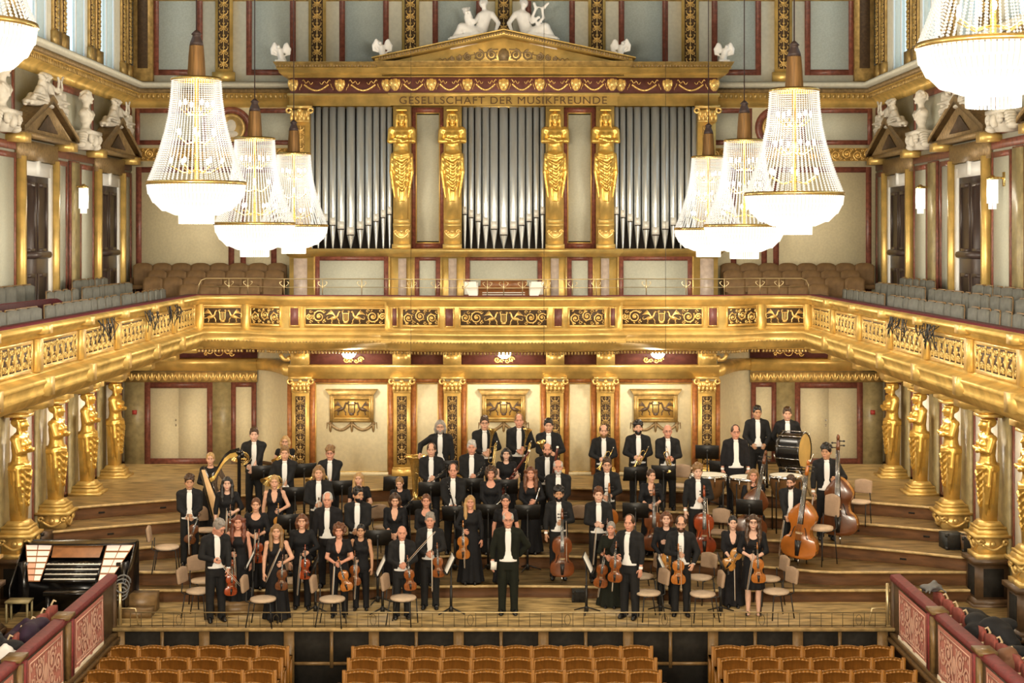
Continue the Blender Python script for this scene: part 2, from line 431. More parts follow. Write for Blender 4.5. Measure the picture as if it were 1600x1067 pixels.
        for ax in range(3):
            A = S[:-1, 1:-1, 1:-1] if ax == 0 else S[1:-1, :-1, 1:-1] if ax == 1 else S[1:-1, 1:-1, :-1]
            B = S[1:, 1:-1, 1:-1] if ax == 0 else S[1:-1, 1:, 1:-1] if ax == 1 else S[1:-1, 1:-1, 1:]
            e = np.nonzero(A != B); fl = A[e]
            i, j, k = e
            if ax == 0: cells = [(i, j, k), (i, j+1, k), (i, j+1, k+1), (i, j, k+1)]
            elif ax == 1: cells = [(i, j, k), (i, j, k+1), (i+1, j, k+1), (i+1, j, k)]
            else: cells = [(i, j, k), (i+1, j, k), (i+1, j+1, k), (i, j+1, k)]
            q = np.stack([idx[c_] for c_ in cells], 1)
            q[~fl] = q[~fl][:, ::-1]
            Q.append(q)
        return V, np.concatenate(Q)
    def to(s, name, smooth=True):
        V, Q = s.mesh(); return np_mesh(name, V, Q, smooth)
def grid(lo, hi, h): return np.arange(lo, hi+h, h)
def grid_fine(lo, hi, h, flo, fhi, fh):
    """coarse spacing h, fine spacing fh between flo and fhi"""
    return np.unique(np.round(np.concatenate([np.arange(lo, flo, h), np.arange(flo, fhi, fh), np.arange(fhi, hi+h, h)]), 5))
def rotm(ax, a): return np.array(Matrix.Rotation(a, 3, ax))
# ---------------------------------------------------------------- relief ornament (raised ribbons, domes)
class Relief:
    def __init__(s): s.v = []; s.f = []
    def ribbon(s, pts, w0, w1=None, h=0.02):
        w1 = w0 if w1 is None else w1; n = len(pts); o = len(s.v)
        for i, (x, y) in enumerate(pts):
            a = pts[max(i-1, 0)]; b = pts[min(i+1, n-1)]
            dx, dy = b[0]-a[0], b[1]-a[1]; L = math.hypot(dx, dy) or 1; nx, ny = -dy/L, dx/L
            w = (w0+(w1-w0)*i/max(1, n-1))/2
            s.v += [(x+nx*w, y+ny*w, 0), (x, y, h), (x-nx*w, y-ny*w, 0)]
        for i in range(n-1):
            q = o+i*3; s.f += [(q, q+1, q+4, q+3), (q+1, q+2, q+5, q+4)]
    def blob(s, c, rx, ry, h, n=8, rot=0.0):
        o = len(s.v); ca, sa = math.cos(rot), math.sin(rot)
        for k, (m, hh) in enumerate(((1, 0), (0.65, 0.7))):
            for j in range(n):
                q = 2*PI*j/n; x, y = rx*m*math.cos(q), ry*m*math.sin(q)
                s.v.append((c[0]+x*ca-y*sa, c[1]+x*sa+y*ca, h*hh))
        s.v.append((c[0], c[1], h))
        for j in range(n):
            k = (j+1) % n
            s.f += [(o+j, o+k, o+n+k, o+n+j), (o+n+j, o+n+k, o+2*n)]
    def spiral(s, c, r, turns=1.6, d=1, a0=0.0, w=0.03, h=0.02, rin=0.15, n=18, rosette=True):
        P = []
        for i in range(n+1):
            t = i/n; q = a0+d*2*PI*turns*t; rr = r*(1-(1-rin)*t)
            P.append((c[0]+rr*math.cos(q), c[1]+rr*math.sin(q)))
        s.ribbon(P, w, w*0.6, h)
        if rosette: s.blob(c, r*0.3, r*0.3, h*1.2, 6)
        for j in range(5):                                   # leaves on the outside of the scroll
            q = a0+d*2*PI*(0.1+0.18*j); x, y = c[0]+r*0.92*math.cos(q), c[1]+r*0.92*math.sin(q)
            s.blob((x, y), r*0.22, r*0.10, h*0.8, 6, q+d*1.0)
    def to_mb(s):
        b = MB(); b.add([(x, -h, y) for x, y, h in s.v], [f[::-1] for f in s.f]); return b
def bez(p0, p1, p2, p3, n=8):
    return [tuple((1-t)**3*p0[k]+3*(1-t)**2*t*p1[k]+3*(1-t)*t*t*p2[k]+t**3*p3[k] for k in (0, 1)) for t in [i/n for i in range(n+1)]]
def orn_lyre(R, cx, H, h):
    w = H*0.10
    for d in (-1, 1):
        R.ribbon(bez((cx, -H*0.36), (cx+d*H*0.34, -H*0.34), (cx+d*H*0.05, H*0.06), (cx+d*H*0.26, H*0.36)), w, w*0.7, h)
        R.spiral((cx+d*H*0.20, H*0.36), H*0.07, 1, -d, 0, w*0.5, h, rosette=False, n=8)
    R.ribbon([(cx-H*0.24, H*0.22), (cx+H*0.24, H*0.22)], w*0.7, None, h)
    for k in (-1, 0, 1): R.ribbon([(cx+k*H*0.07, -H*0.30), (cx+k*H*0.07, H*0.22)], w*0.28, None, h*0.7)
    R.blob((cx, -H*0.40), H*0.17, H*0.07, h, 8)
def orn_griffin(R, cx, H, d, h):
    R.blob((cx, -H*0.08), H*0.27, H*0.12, h*1.2, 10, d*0.25)
    R.ribbon(bez((cx+d*H*0.20, 0), (cx+d*H*0.30, H*0.12), (cx+d*H*0.24, H*0.22), (cx+d*H*0.34, H*0.30)), H*0.14, H*0.09, h*1.2)
    R.blob((cx+d*H*0.36, H*0.31), H*0.09, H*0.06, h*1.4, 8, -d*0.4)
    for k in range(5):
        a = 0.5+0.28*k
        R.ribbon(bez((cx+d*H*0.06, 0), (cx, H*0.16), (cx-d*H*0.12, H*0.22+H*0.03*k), (cx-d*H*(0.5-0.07*k), H*(0.12+0.075*k))), H*0.085, H*0.03, h)
    for k in (-1, 1): R.ribbon([(cx+d*H*(0.02+0.20*k), -H*0.12), (cx+d*H*(0.10+0.22*k), -H*0.27), (cx+d*H*(0.06+0.24*k), -H*0.42), (cx+d*H*(0.14+0.24*k), -H*0.44)], H*0.09, H*0.05, h)
    R.ribbon(bez((cx-d*H*0.22, -H*0.12), (cx-d*H*0.55, -H*0.3), (cx-d*H*0.5, H*0.02), (cx-d*H*0.38, -H*0.02)), H*0.06, H*0.03, h)
def relief_griffins(W, H, h=0.035):
    R = Relief(); orn_lyre(R, 0, H*0.9, h)
    for d in (-1, 1):
        orn_griffin(R, d*H*0.72, H*0.95, -d, h)
        x0 = H*1.25; k = 0
        while x0+H*0.2 < W/2:
            r = min(H*0.40, (W/2-x0)/2)
            if r < H*0.12: break
            R.spiral((d*(x0+r), 0), r, 1.7, d*(1 if k % 2 else -1), 0.6, H*0.09, h); x0 += 2*r; k += 1
            for q in (-1, 1): R.spiral((d*(x0-2*r+0.1*H), q*H*0.33), H*0.11, 1.1, d*q, 0, H*0.05, h, rosette=False, n=8)
    R.ribbon([(-W/2, -H*0.49), (W/2, -H*0.49)], H*0.05, None, h*0.6); R.ribbon([(-W/2, H*0.49), (W/2, H*0.49)], H*0.05, None, h*0.6)
    return R.to_mb()
def relief_scroll(W, H, h=0.035):
    R = Relief(); n = max(2, round(W/(H*0.85))); p = W/n
    for i in range(n):
        c = (-W/2+(i+0.5)*p, (0.06 if i % 2 else -0.06)*H); d = 1 if i % 2 else -1
        R.spiral(c, min(p, H)*0.44, 1.8, d, PI*0.5*d, H*0.09, h)
        for q in (-1, 1):
            R.spiral((c[0]+p*0.42, q*H*0.34), H*0.12, 1.2, q*d, 0, H*0.05, h, rosette=False, n=8)
            R.blob((c[0]-p*0.2, q*H*0.40), H*0.10, H*0.05, h, 6, q*0.6)
    for q in (-1, 1): R.ribbon([(-W/2, q*H*0.49), (W/2, q*H*0.49)], H*0.045, None, h*0.6)
    return R.to_mb()
def relief_trophy(W, H, h=0.018, seed=3):
    """dense upright figures, branches and scrolls, as on the side balcony panels"""
    R = Relief(); rn = random.Random(seed); n = max(4, int(W/(H*0.72)))
    for i in range(n):
        x = -W/2+(i+0.5)*W/n; top = H*rn.uniform(0.30, 0.45)
        R.ribbon(bez((x, -H*0.46), (x+rn.uniform(-.1, .1)*H, -H*0.1), (x+rn.uniform(-.1, .1)*H, H*0.1), (x+rn.uniform(-.06, .06)*H, top)), H*0.085, H*0.04, h*1.1)
        R.blob((x, top), H*0.075, H*0.08, h*1.2, 7)
        for d in (-1, 1):
            R.ribbon(bez((x, -H*0.2), (x+d*H*0.15, -H*0.1), (x+d*H*0.22, H*0.08), (x+d*H*0.10, H*rn.uniform(0.1, 0.3))), H*0.06, H*0.03, h)
            R.spiral((x+d*W/n*0.36, -H*0.28), H*0.13, 1.3, d, 0, H*0.045, h, rosette=False, n=10)
            R.spiral((x+d*W/n*0.36, H*0.30), H*0.11, 1.3, -d, 0, H*0.05, h, rosette=False, n=10)
            R.blob((x+d*W/n*0.3, rn.uniform(-.1, .1)*H), H*0.09, H*0.04, h, 6, d*0.8)
    for q in (-1, 1): R.ribbon([(-W/2, q*H*0.49), (W/2, q*H*0.49)], H*0.045, None, h*0.6)
    return R.to_mb()
def relief_candelabra(W, H, h=0.025):
    """upright arabesque for pilasters; W is the width, H the height"""
    R = Relief(); n = max(3, round(H/(W*1.05))); p = H/n
    for i in range(n):
        y = -H/2+(i+0.5)*p
        R.blob((0, y), W*0.10, W*0.16, h*1.2, 6); R.blob((0, y+p*0.30), W*0.14, W*0.08, h, 6)
        R.ribbon([(0, y-p*0.5), (0, y+p*0.5)], W*0.07, None, h*0.8)
        for d in (-1, 1):
            R.spiral((d*W*0.25, y-p*0.18), W*0.19, 1.5, d, PI/2, W*0.075, h, rosette=i % 2 == 0, n=12)
            R.ribbon(bez((0, y), (d*W*0.2, y+p*0.05), (d*W*0.48, y+p*0.14), (d*W*0.30, y+p*0.40)), W*0.09, W*0.04, h)
            R.blob((d*W*0.40, y-p*0.42), W*0.08, W*0.05, h, 6, -d*0.7); R.blob((d*W*0.36, y+p*0.30), W*0.09, W*0.05, h, 6, d*0.7)
    return R.to_mb()
def relief_masks(W, H, n, h=0.04, skip=False):
    """frieze of lion masks with ribbons and garlands between them"""
    R = Relief(); p = W/(n-1)
    for i in range(n):
        x = -W/2+i*p
        R.blob((x, H*0.02), H*0.30, H*0.42, h*1.6, 10); R.blob((x, -H*0.12), H*0.13, H*0.12, h*2.4, 6)
        for d in (-1, 1): R.blob((x+d*H*0.15, H*0.12), H*0.08, H*0.05, h*2.0, 6); R.blob((x+d*H*0.24, H*0.14), H*0.12, H*0.26, h*1.0, 6)
        if i < n-1:
            g = [(x+p*(0.24+0.52*t/14), H*0.05-H*0.38*math.sin(PI*t/14)) for t in range(15)]
            R.ribbon(g, H*0.12, None, h)
            for t in range(1, 14, 2): R.blob(g[t], H*0.08, H*0.08, h*1.2, 6)
            for d, xx in ((1, x+p*0.20), (-1, x+p*0.80)):
                R.ribbon([(xx+d*p*0.025*k, H*(0.30-0.02*k)+H*0.10*math.sin(k*1.5)) for k in range(10)], H*0.07, H*0.04, h)
                R.ribbon([(xx-d*p*0.01*k, H*(0.1-0.06*k)+H*0.06*math.sin(k*1.7)) for k in range(7)], H*0.06, H*0.03, h)
    return R.to_mb()
def relief_leaves(W, H, n, h=0.02):
    R = Relief(); p = W/n
    for i in range(n):
        x = -W/2+(i+0.5)*p
        R.blob((x, 0), p*0.22, H*0.42, h, 6)
        for d in (-1, 1): R.blob((x+d*p*0.30, -H*0.05), p*0.13, H*0.34, h*0.8, 6, -d*0.35)
    return R.to_mb()
_RC = {}
def relief_mesh(kind, W, H, **kw):
    key = (kind, round(W, 2), round(H, 2), tuple(sorted(kw.items())))
    if key not in _RC:
        fn = dict(griffins=relief_griffins, scroll=relief_scroll, trophy=relief_trophy, candelabra=relief_candelabra, masks=relief_masks, leaves=relief_leaves)[kind]
        _RC[key] = fn(W, H, **kw).mesh('relief_'+kind)
    return _RC[key]
_BX = {}
def box_mesh(w, d, h):
    """box centred on x and z, front at y=-d"""
    key = (round(w, 4), round(d, 4), round(h, 4))
    if key not in _BX: _BX[key] = MB().box(-w/2, w/2, -d, 0, -h/2, h/2).mesh('panel')
    return _BX[key]
def ornament(parent, loc, W, H, kind, rotz=0.0, rmat='gold_bright', gmat='relief_ground', name='relief_panel', **kw):
    g = ob(name, box_mesh(W, 0.015, H), gmat, parent, loc, (0, 0, rotz))
    ob('relief', relief_mesh(kind, W, H, **kw), rmat, g, (0, -0.014, 0))
    return g
def frame_mesh(w, h, bw, d):
    b = MB()
    b.box(-w/2, -w/2+bw, -d, 0, -h/2, h/2); b.box(w/2-bw, w/2, -d, 0, -h/2, h/2)
    b.box(-w/2+bw, w/2-bw, -d, 0, h/2-bw, h/2); b.box(-w/2+bw, w/2-bw, -d, 0, -h/2, -h/2+bw)
    return b
def panel(parent, x0, x1, z0, z1, y, field, border='red_marble', bw=0.12, gilt=0.0, name='wall_panel', d=0.03):
    """a wall field with its marble border standing proud; local x/z plane, front towards -y"""
    w, h = x1-x0, z1-z0
    f = ob(name, box_mesh(w-bw, 0.012, h-bw), field, parent, ((x0+x1)/2, y, (z0+z1)/2))
    if border: ob('border', frame_mesh(w, h, bw, d), border, f)
    if gilt: ob('gilt_edge', frame_mesh(w-2*bw+gilt*0.2, h-2*bw+gilt*0.2, gilt, d*0.8), 'gold', f)
    return f

# ---------------------------------------------------------------- floors and stage
HALL_Z = -1.02; XW = 8.78; XL = 9.0; YB = 36.2; YO = 34.4
struct('floor', MB().box(-9.2, 9.2, -14, 25.75, HALL_Z-0.1, HALL_Z), 'floor_parquet', 'hall floor of pale parquet under the stalls seats')
LEV = {'S': (0.0, 25.70, 0.0, 25.7), 'A': (0.22, 27.85, 0.030, 27.50), 'B': (0.47, 29.30, 0.043, 27.85), 'C': (0.72, 30.50, 0.037, 27.9), 'D': (0.95, 31.70, 0.0345, 28.3), 'E': (1.21, 32.75, 0.034, 28.5)}
def edge_y(l, x): z, yc, k, mn = LEV[l]; return max(mn, yc-k*x*x)
sf = struct('floor_stage', MB().box(-9.05, 9.05, 25.70, 36.3, -0.08, 0.0), 'stage_wood', 'worn wooden boards of the lowest stage floor at the front')
prev = 0.0
XSEG = [-9.05+18.1*i/48 for i in range(49)]
for l, txt in (('A', 'lowest'), ('B', 'second'), ('C', 'third'), ('D', 'fourth'), ('E', 'topmost')):
    z = LEV[l][0]; arc = [(x, edge_y(l, x)) for x in XSEG]
    r = struct_root('floor_platform', f'{txt} curved wooden step of the orchestra platform')
    pl = arc+[(9.05, 36.25), (-9.05, 36.25)]
    ob('platform_top', MB().prism(pl, z-0.03, z, 'xy'), 'stage_wood', r)
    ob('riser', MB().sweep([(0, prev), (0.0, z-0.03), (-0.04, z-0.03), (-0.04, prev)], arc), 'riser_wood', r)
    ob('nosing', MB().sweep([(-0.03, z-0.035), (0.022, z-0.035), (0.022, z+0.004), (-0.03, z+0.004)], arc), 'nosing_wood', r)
    prev = z
for lv, xs in (('E', (-8.0, -6.9, 6.9, 8.1)), ('D', (6.9, 8.1, -7.6)), ('C', (7.4,))):      # slots in the risers
    for x in xs:
        z = LEV[lv][0]; y = edge_y(lv, x)-0.006
        tag(ob('vent_slot', MB().box(-0.06, 0.06, -0.004, 0.03, -0.016, 0.016), 'dark_panel', None, (x, y-0.004, z-0.15), (0, 0, -0.068*x*0.5*2)), f'small dark slot in the {dict(E="topmost", D="fourth", C="third")[lv]} orchestra step, {"left" if x < 0 else "right"} side, {"nearer" if abs(x) > 7.7 or (lv == "C") else "farther from"} the wall', 'vent', 'slots in the orchestra steps')
# stage front
sfr = struct_root('wall_stage_front', 'front of the stage with black panels between oak posts')
ob('backing', MB().box(-6.55, 6.55, 25.72, 25.8, HALL_Z, -0.03), 'dark_panel', sfr)
ob('edge_board', MB().box(-6.6, 6.6, 25.60, 25.75, -0.045, 0.006), 'nosing_wood', sfr)
pitch = 132.3*25.7/F
for i in range(-5, 5):
    x = XP(849, 25.7)+i*pitch+0.0
    if abs(x) < 6.5: ob('post', box_mesh(0.17, 0.07, 0.97), 'oak_trim', sfr, (x, 25.72, -0.53))
    xm = x+pitch/2
    if abs(xm) < 6.5: ob('slim_post', box_mesh(0.055, 0.05, 0.62), 'oak_trim', sfr, (xm, 25.72, -0.36))
    for a, bb in ((x+0.085, xm-0.03), (xm+0.03, x+pitch-0.085)):
        a, bb = max(a, -6.5), min(bb, 6.5)
        if bb-a > 0.05:
            ob('panel', box_mesh(bb-a, 0.02, 0.50), 'dark_panel', sfr, ((a+bb)/2, 25.72, -0.32))
            ob('rail', box_mesh(bb-a, 0.05, 0.05), 'oak_trim', sfr, ((a+bb)/2, 25.72, -0.60))
# low wire barrier along the stage edge
fence = thing('wire_barrier', 'low wire barrier with thin bars along the front edge of the stage', 'barrier', (0, 25.72, 0))
ob('top_rail', MB().tube([(-6.25, 0, 0.245), (6.4, 0, 0.245)], 0.010, 6), 'brass_rail', fence)
ob('bottom_rail', MB().tube([(-6.25, 0, 0.03), (6.4, 0, 0.03)], 0.006, 5), 'iron', fence)
barm = MB().tube([(0, 0, 0), (0, 0, 0.245)], 0.0055, 5).mesh('bar')
n = 70
for i in range(n+1): ob('bar', barm, 'iron', fence, (-6.25+12.65*i/n, 0, 0))
ringm = MB().tube([(0.05*math.cos(q*PI/6), 0, 0.12+0.09*math.sin(q*PI/6)) for q in range(13)], 0.005, 5).mesh('ring')
for i in range(4, n, 9): ob('oval', ringm, 'iron', fence, (-6.25+12.65*(i+0.5)/n, 0, 0))

# ---------------------------------------------------------------- back wall
wb = struct_root('wall_back', 'back wall of the hall with marble-bordered fields and gilded bands')
ob('wall_core', MB().box(-9.3, 9.3, YB, YB+0.3, 0, 16), 'tan_field', wb)
# lower storey: flat ends with double doors, then concave niches
for s in (-1, 1):
    def X2(a, b_): return (min(s*a, s*b_), max(s*a, s*b_))
    x0, x1 = X2(8.92, 8.45); ob('pilaster', MB().box(x0, x1, YB-0.05, YB, 1.21, 3.13), 'olive_marble', wb)
    x0, x1 = X2(8.45, 6.85)
    ob('door_surround', frame_mesh(1.60, 1.92, 0.13, 0.06), 'red_marble', wb, ((x0+x1)/2, YB, 1.21+0.96))
    for q in (-1, 1):
        dl = ob('door_leaf', box_mesh(0.665, 0.03, 1.77), 'tan_field', wb, ((x0+x1)/2+q*0.335, YB, 1.21+0.885))
        if q == -1: ob('door_knob', MB().ellipsoid((0.27, -0.05, 0.15), (0.02, 0.02, 0.03), 8, 5).box(0.26, 0.28, -0.04, -0.03, 0.0, 0.05), 'chrome', dl)
    x0, x1 = X2(6.85, 6.42); ob('pilaster', MB().box(x0, x1, YB-0.06, YB, 1.21, 3.13), 'olive_marble', wb)
    x0, x1 = X2(6.42, 5.83); panel(wb, x0, x1, 1.21, 3.13, YB, 'tan_field', 'red_marble', 0.11)
    # concave niche
    P = [(-5.83, 36.2), (-5.62, 36.10), (-5.38, 35.85), (-5.18, 35.50), (-5.02, 35.12), (-4.88, 34.75), (-4.76, 34.42)]
    P = P if s == -1 else [(-x, y) for x, y in P][::-1]
    ob('niche_wall', MB().sweep([(0, 1.21), (0, 3.42), (-0.12, 3.42), (-0.12, 1.21)], P), 'cream', wb, smooth=True)
    ob('niche_band', MB().sweep([(0, 3.42), (0.14, 3.44), (0.20, 3.62), (0.12, 3.70), (-0.1, 3.70), (-0.1, 3.42)], P), 'gold', wb, smooth=True)
    ob('niche_base', MB().sweep([(0, 1.21), (0.03, 1.21), (0.03, 1.29), (0, 1.29)], P), 'dark_wood', wb)
    x0, x1 = X2(9.0, 5.80)
    ornament(wb, ((x0+x1)/2, YB-0.05, 3.26), 3.2, 0.25, 'leaves', n=20, gmat='gold_old', name='gilded_band')
    ob('cornice', MB().sweep([(0.04, 3.39), (0.16, 3.42), (0.24, 3.55), (0.30, 3.66), (0, 3.72), (0, 3.39)], [(x0, YB), (x1, YB)]), 'gold', wb)
    ob('plum_frieze', MB().box(x0, x1, YB-0.05, YB, 3.70, 4.13), 'plum', wb)
    R = Relief()
    R.spiral((0, 0), 0.11, 1, 1, 0, 0.03, 0.02, 0.9)
    for d in (-1, 1):
        R.spiral((d*0.22, 0.02), 0.10, 1.5, d, PI/2, 0.035, 0.02); R.spiral((d*0.30, -0.06), 0.06, 1.2, -d, 0, 0.03, 0.02)
    ob('cartouche', R.to_mb(), 'gold_bright', wb, (s*6.7, YB-0.06, 3.86))
    ob('skirting', MB().box(min(s*9, s*5.83), max(s*9, s*5.83), YB-0.035, YB, 1.21, 1.26), 'dark_wood', wb)
    tag(ob('alarm_box', MB().box(-0.05, 0.05, -0.05, 0, -0.05, 0.05), 'red_sign', None, (s*8.68, YB-0.05, 2.43)), 'small red call box on the marble strip at the '+('left' if s < 0 else 'right')+' end of the back wall', 'alarm box')
    # gallery storey, fields beside the organ
    x0, x1 = X2(8.66, 6.35); panel(wb, x0, x1, 5.2, 8.2, YB, 'tan_field', 'red_marble', 0.13)
    x0, x1 = X2(6.20, 5.35); panel(wb, x0, x1, 5.2, 8.2, YB, 'tan_field', 'red_marble', 0.13)
    x0, x1 = X2(8.72, 4.6); ornament(wb, ((x0+x1)/2, YB-0.04, 8.49), 4.12, 0.30, 'scroll', gmat='gold_old', name='gilded_band')
    x0, x1 = X2(8.68, 7.0); panel(wb, x0, x1, 8.72, 9.58, YB, 'sage_field', 'red_marble', 0.11)
    x0, x1 = X2(5.85, 4.6); panel(wb, x0, x1, 8.72, 9.58, YB, 'sage_field', 'red_marble', 0.11)
    md = ob('medallion', MB().lathe([(0.34, 0), (0.34, 0.05), (0.28, 0.07), (0.26, 0.03), (0, 0.03)], 28), 'gold_old', wb, (s*6.42, YB, 9.12), (PI/2, 0, 0), smooth=True)
    ob('medallion_ring', MB().lathe([(0.50, 0), (0.50, 0.04), (0.35, 0.04), (0.35, 0)], 28), 'red_marble', md)
    R = Relief(); R.blob((0, 0.05), 0.12, 0.15, 0.05, 10); R.blob((0, -0.14), 0.17, 0.08, 0.04, 10); R.blob((-0.1, 0.06), 0.05, 0.03, 0.06, 6)
    ob('portrait_relief', R.to_mb(), 'plaster', md, (0, 0, 0.03), (-PI/2, 0, 0))
# main cornice round three sides
CORN = [(0, 9.60), (0.05, 9.62), (0.06, 9.70), (0.16, 9.78), (0.20, 9.80), (0.22, 9.90), (0.26, 9.92), (0.28, 10.02), (0.38, 10.06), (0.38, 10.12), (0.36, 10.16), (0, 10.20), (-0.1, 10.2), (-0.1, 9.6)]
PLAN = [(-XW, -13), (-XW, YB), (XW, YB), (XW, -13)]
tr = struct_root('trim_1', 'gilded main cornice running round the hall below the windows')
ob('cornice', MB().sweep(CORN[:8]+[(0, 10.02)], PLAN), 'gold', tr)
ob('cornice_dark', MB().sweep([(0.265, 9.915), (0.29, 9.93), (0.30, 10.02), (0.2, 10.02), (0.2, 9.915)], PLAN), 'brown_mould', tr)
ob('ledge', MB().sweep([(0, 10.02), (0.38, 10.05), (0.40, 10.13), (0.36, 10.17), (0, 10.22)], PLAN), 'stone_strip', tr)
nb = 150
dm = MB()
for i in range(nb): dm.box(-XW+0.2+17.2*i/nb, -XW+0.2+17.2*i/nb+0.06, YB-0.24, YB-0.2, 9.80, 9.90)
for s in (-1, 1):
    for i in range(130):
        y = 21+0.115*i; x = s*(XW-0.22); dm.box(min(x, x-s*0.02), max(x, x-s*0.02), y, y+0.06, 9.80, 9.90)
o = ob('dentil_row', dm, 'gold_old', tr); o['kind'] = 'stuff'
# upper storey of the back wall
ob('upper_field', MB().box(-XW, XW, YB-0.02, YB, 10.2, 15.5), 'stone_strip', wb)
BAY = 145.3*YB/F
for k in range(-3, 4):
    x = k*BAY
    pl = ob('pilaster', MB().box(x-0.20, x+0.20, YB-0.12, YB, 10.22, 15.4).box(x-0.26, x+0.26, YB-0.2, YB, 10.2, 10.42), 'gold', wb)
    ornament(pl, (x, YB-0.125, 12.75), 0.27, 4.5, 'candelabra')
for k in range(-4, 4):
    x = (k+0.5)*BAY
    if abs(x) < 8.2: panel(wb, x-0.58, x+0.58, 10.36, 15.0, YB-0.02, 'blue_field', 'red_marble', 0.13)
for s in (-1, 1):
    ob('corner_pilaster', MB().box(s*8.45-0.22, s*8.45+0.22, YB-0.25, YB, 10.2, 15.4), 'gold_old', wb)
    ob('dark_inlay', MB().box(s*8.45-0.12, s*8.45+0.12, YB-0.265, YB-0.25, 10.5, 15.2), 'relief_ground', wb)
ob('upper_moulding', MB().sweep([(0.02, 12.10), (0.07, 12.12), (0.07, 12.19), (0.02, 12.2)], [(-XW, YB), (XW, YB)]), 'gold_old', wb)

# ---------------------------------------------------------------- wall behind the orchestra, under the organ
wo = struct_root('wall_organ', 'cream wall under the organ gallery with gilded pilasters and marble borders')
ob('wall_core', MB().box(-4.78, 4.78, YO, YO+0.25, 1.1, 4.15), 'cream', wo)
ob('skirting', MB().box(-4.78, 4.78, YO-0.03, YO, 1.21, 1.29), 'tan_field', wo)
PX = [-4.53, -2.27, -1.145, 1.145, 2.27, 4.53]
shaft = MB().box(-0.19, 0.19, -0.16, 0, 0, 1.87).box(-0.22, 0.22, -0.19, 0, 0, 0.16).box(-0.205, 0.205, -0.175, 0, 0.16, 0.20).mesh('shaft')
R = Relief()
capb = MB().frustum((0, -0.09), 0, 0.17, 0.09, 0.22, 0.22, 0.13).box(-0.26, 0.26, -0.24, 0, 0.27, 0.33).box(-0.20, 0.20, -0.18, 0, -0.03, 0.0)
for r_, z_ in ((0, 0.06), (1, 0.15)):
    for i in range(5 if r_ == 0 else 4):
        x = (-0.16+0.08*i) if r_ == 0 else (-0.14+0.093*i); capb.ellipsoid((x*1.1, -0.19-0.02*r_, z_), (0.035, 0.035, 0.07), 7, 5)
for d in (-1, 1): capb.tube([(d*0.23+0.055*math.cos(q), -0.2, 0.22+0.055*math.sin(q)) for q in [k*PI/4 for k in range(9)]], 0.025, 6)
capb.ellipsoid((0, -0.22, 0.22), (0.05, 0.04, 0.05), 8, 6)
capm = capb.mesh('capital', True)
for x in PX:
    p = ob('pilaster', shaft, 'gold', wo, (x, YO, 1.21))
    ornament(p, (0, -0.165, 1.03), 0.22, 1.52, 'candelabra', rmat='gold_old', name='inlay')
    ob('capital', capm, 'gold_bright', p, (0, 0, 1.90))
    ob('console', MB().box(-0.20, 0.20, -0.30, 0, 2.50, 2.90).box(-0.24, 0.24, -0.42, 0, 2.82, 2.93).box(-0.13, 0.13, -0.34, -0.3, 2.54, 2.78), 'gold', p)
    for d in (-1, 1): ob('marble_strip', box_mesh(0.115, 0.05, 2.1), 'orange_marble', wo, (x+d*0.255, YO, 2.28))
for a, b_ in zip(PX[:-1], PX[1:]):
    x0, x1 = a+0.31, b_-0.31
    ob('marble_band', box_mesh(x1-x0, 0.05, 0.10), 'orange_marble', wo, ((x0+x1)/2, YO, 3.34))
    ob('gilt_edge', frame_mesh(x1-x0, 2.0, 0.025, 0.03), 'gold', wo, ((x0+x1)/2, YO, 2.28))
    ob('plum_frieze', box_mesh(x1-x0+0.3, 0.03, 0.42), 'plum', wo, ((x0+x1)/2, YO, 3.90))
    if b_-a > 2:
        xm = (a+b_)/2
        tb = thing('gilded_tablet', 'gilded tablet with lyre and griffins above garlands on the '+{-1: 'left', 0: 'centre', 1: 'right'}[round(xm/3.4)]+' bay behind the orchestra', 'wall ornament', (xm, YO-0.012, 2.72))
        ob('frame', frame_mesh(0.98, 0.62, 0.08, 0.07), 'gold_old', tb); ob('inner_frame', frame_mesh(0.84, 0.48, 0.03, 0.09), 'gold_bright', tb)
        ob('tablet_field', box_mesh(0.86, 0.03, 0.5), 'gold', tb)
        ob('crown_moulding', MB().prism([(-0.50, 0.31), (0.50, 0.31), (0.58, 0.43), (-0.58, 0.43)], -0.11, 0), 'gold_old', tb)
        R = Relief(); orn_lyre(R, 0, 0.36, 0.03)
        for d in (-1, 1): orn_griffin(R, d*0.25, 0.36, -d, 0.03)
        ob('relief', R.to_mb(), 'dark_wood', tb, (0, -0.03, 0))
        R = Relief()
        for q in (-0.25, 0.25): R.ribbon([(q-0.23+0.46*t/12, -0.36-0.13*math.sin(PI*t/12)) for t in range(13)], 0.07, None, 0.04)
        for q in (-0.48, 0, 0.48): R.blob((q, -0.43), 0.035, 0.12, 0.05, 8); R.blob((q, -0.34), 0.05, 0.05, 0.04, 8)
        for q in (-0.55, 0.55): R.ribbon([(q, -0.32), (q*1.02, -0.46)], 0.03, 0.015, 0.03)
        ob('garland', R.to_mb(), 'brown_mould', tb)
ob('architrave', MB().sweep([(0, 3.39), (0.18, 3.39), (0.18, 3.52), (0.21, 3.52), (0.21, 3.64), (0.27, 3.70), (0, 3.70)], [(-4.80, YO), (4.80, YO)]), 'gold', wo)
for s in (-1, 1):   # scroll brackets at the ends of the frieze
    ob('end_bracket', MB().tube([(s*(4.76+0.10*math.cos(q)*q/7+0.09*q/5), YO-0.2, 3.80+0.12*math.sin(q)*q/7+0.02*q) for q in [k*0.5 for k in range(14)]], 0.05, 6), 'gold_bright', wo)

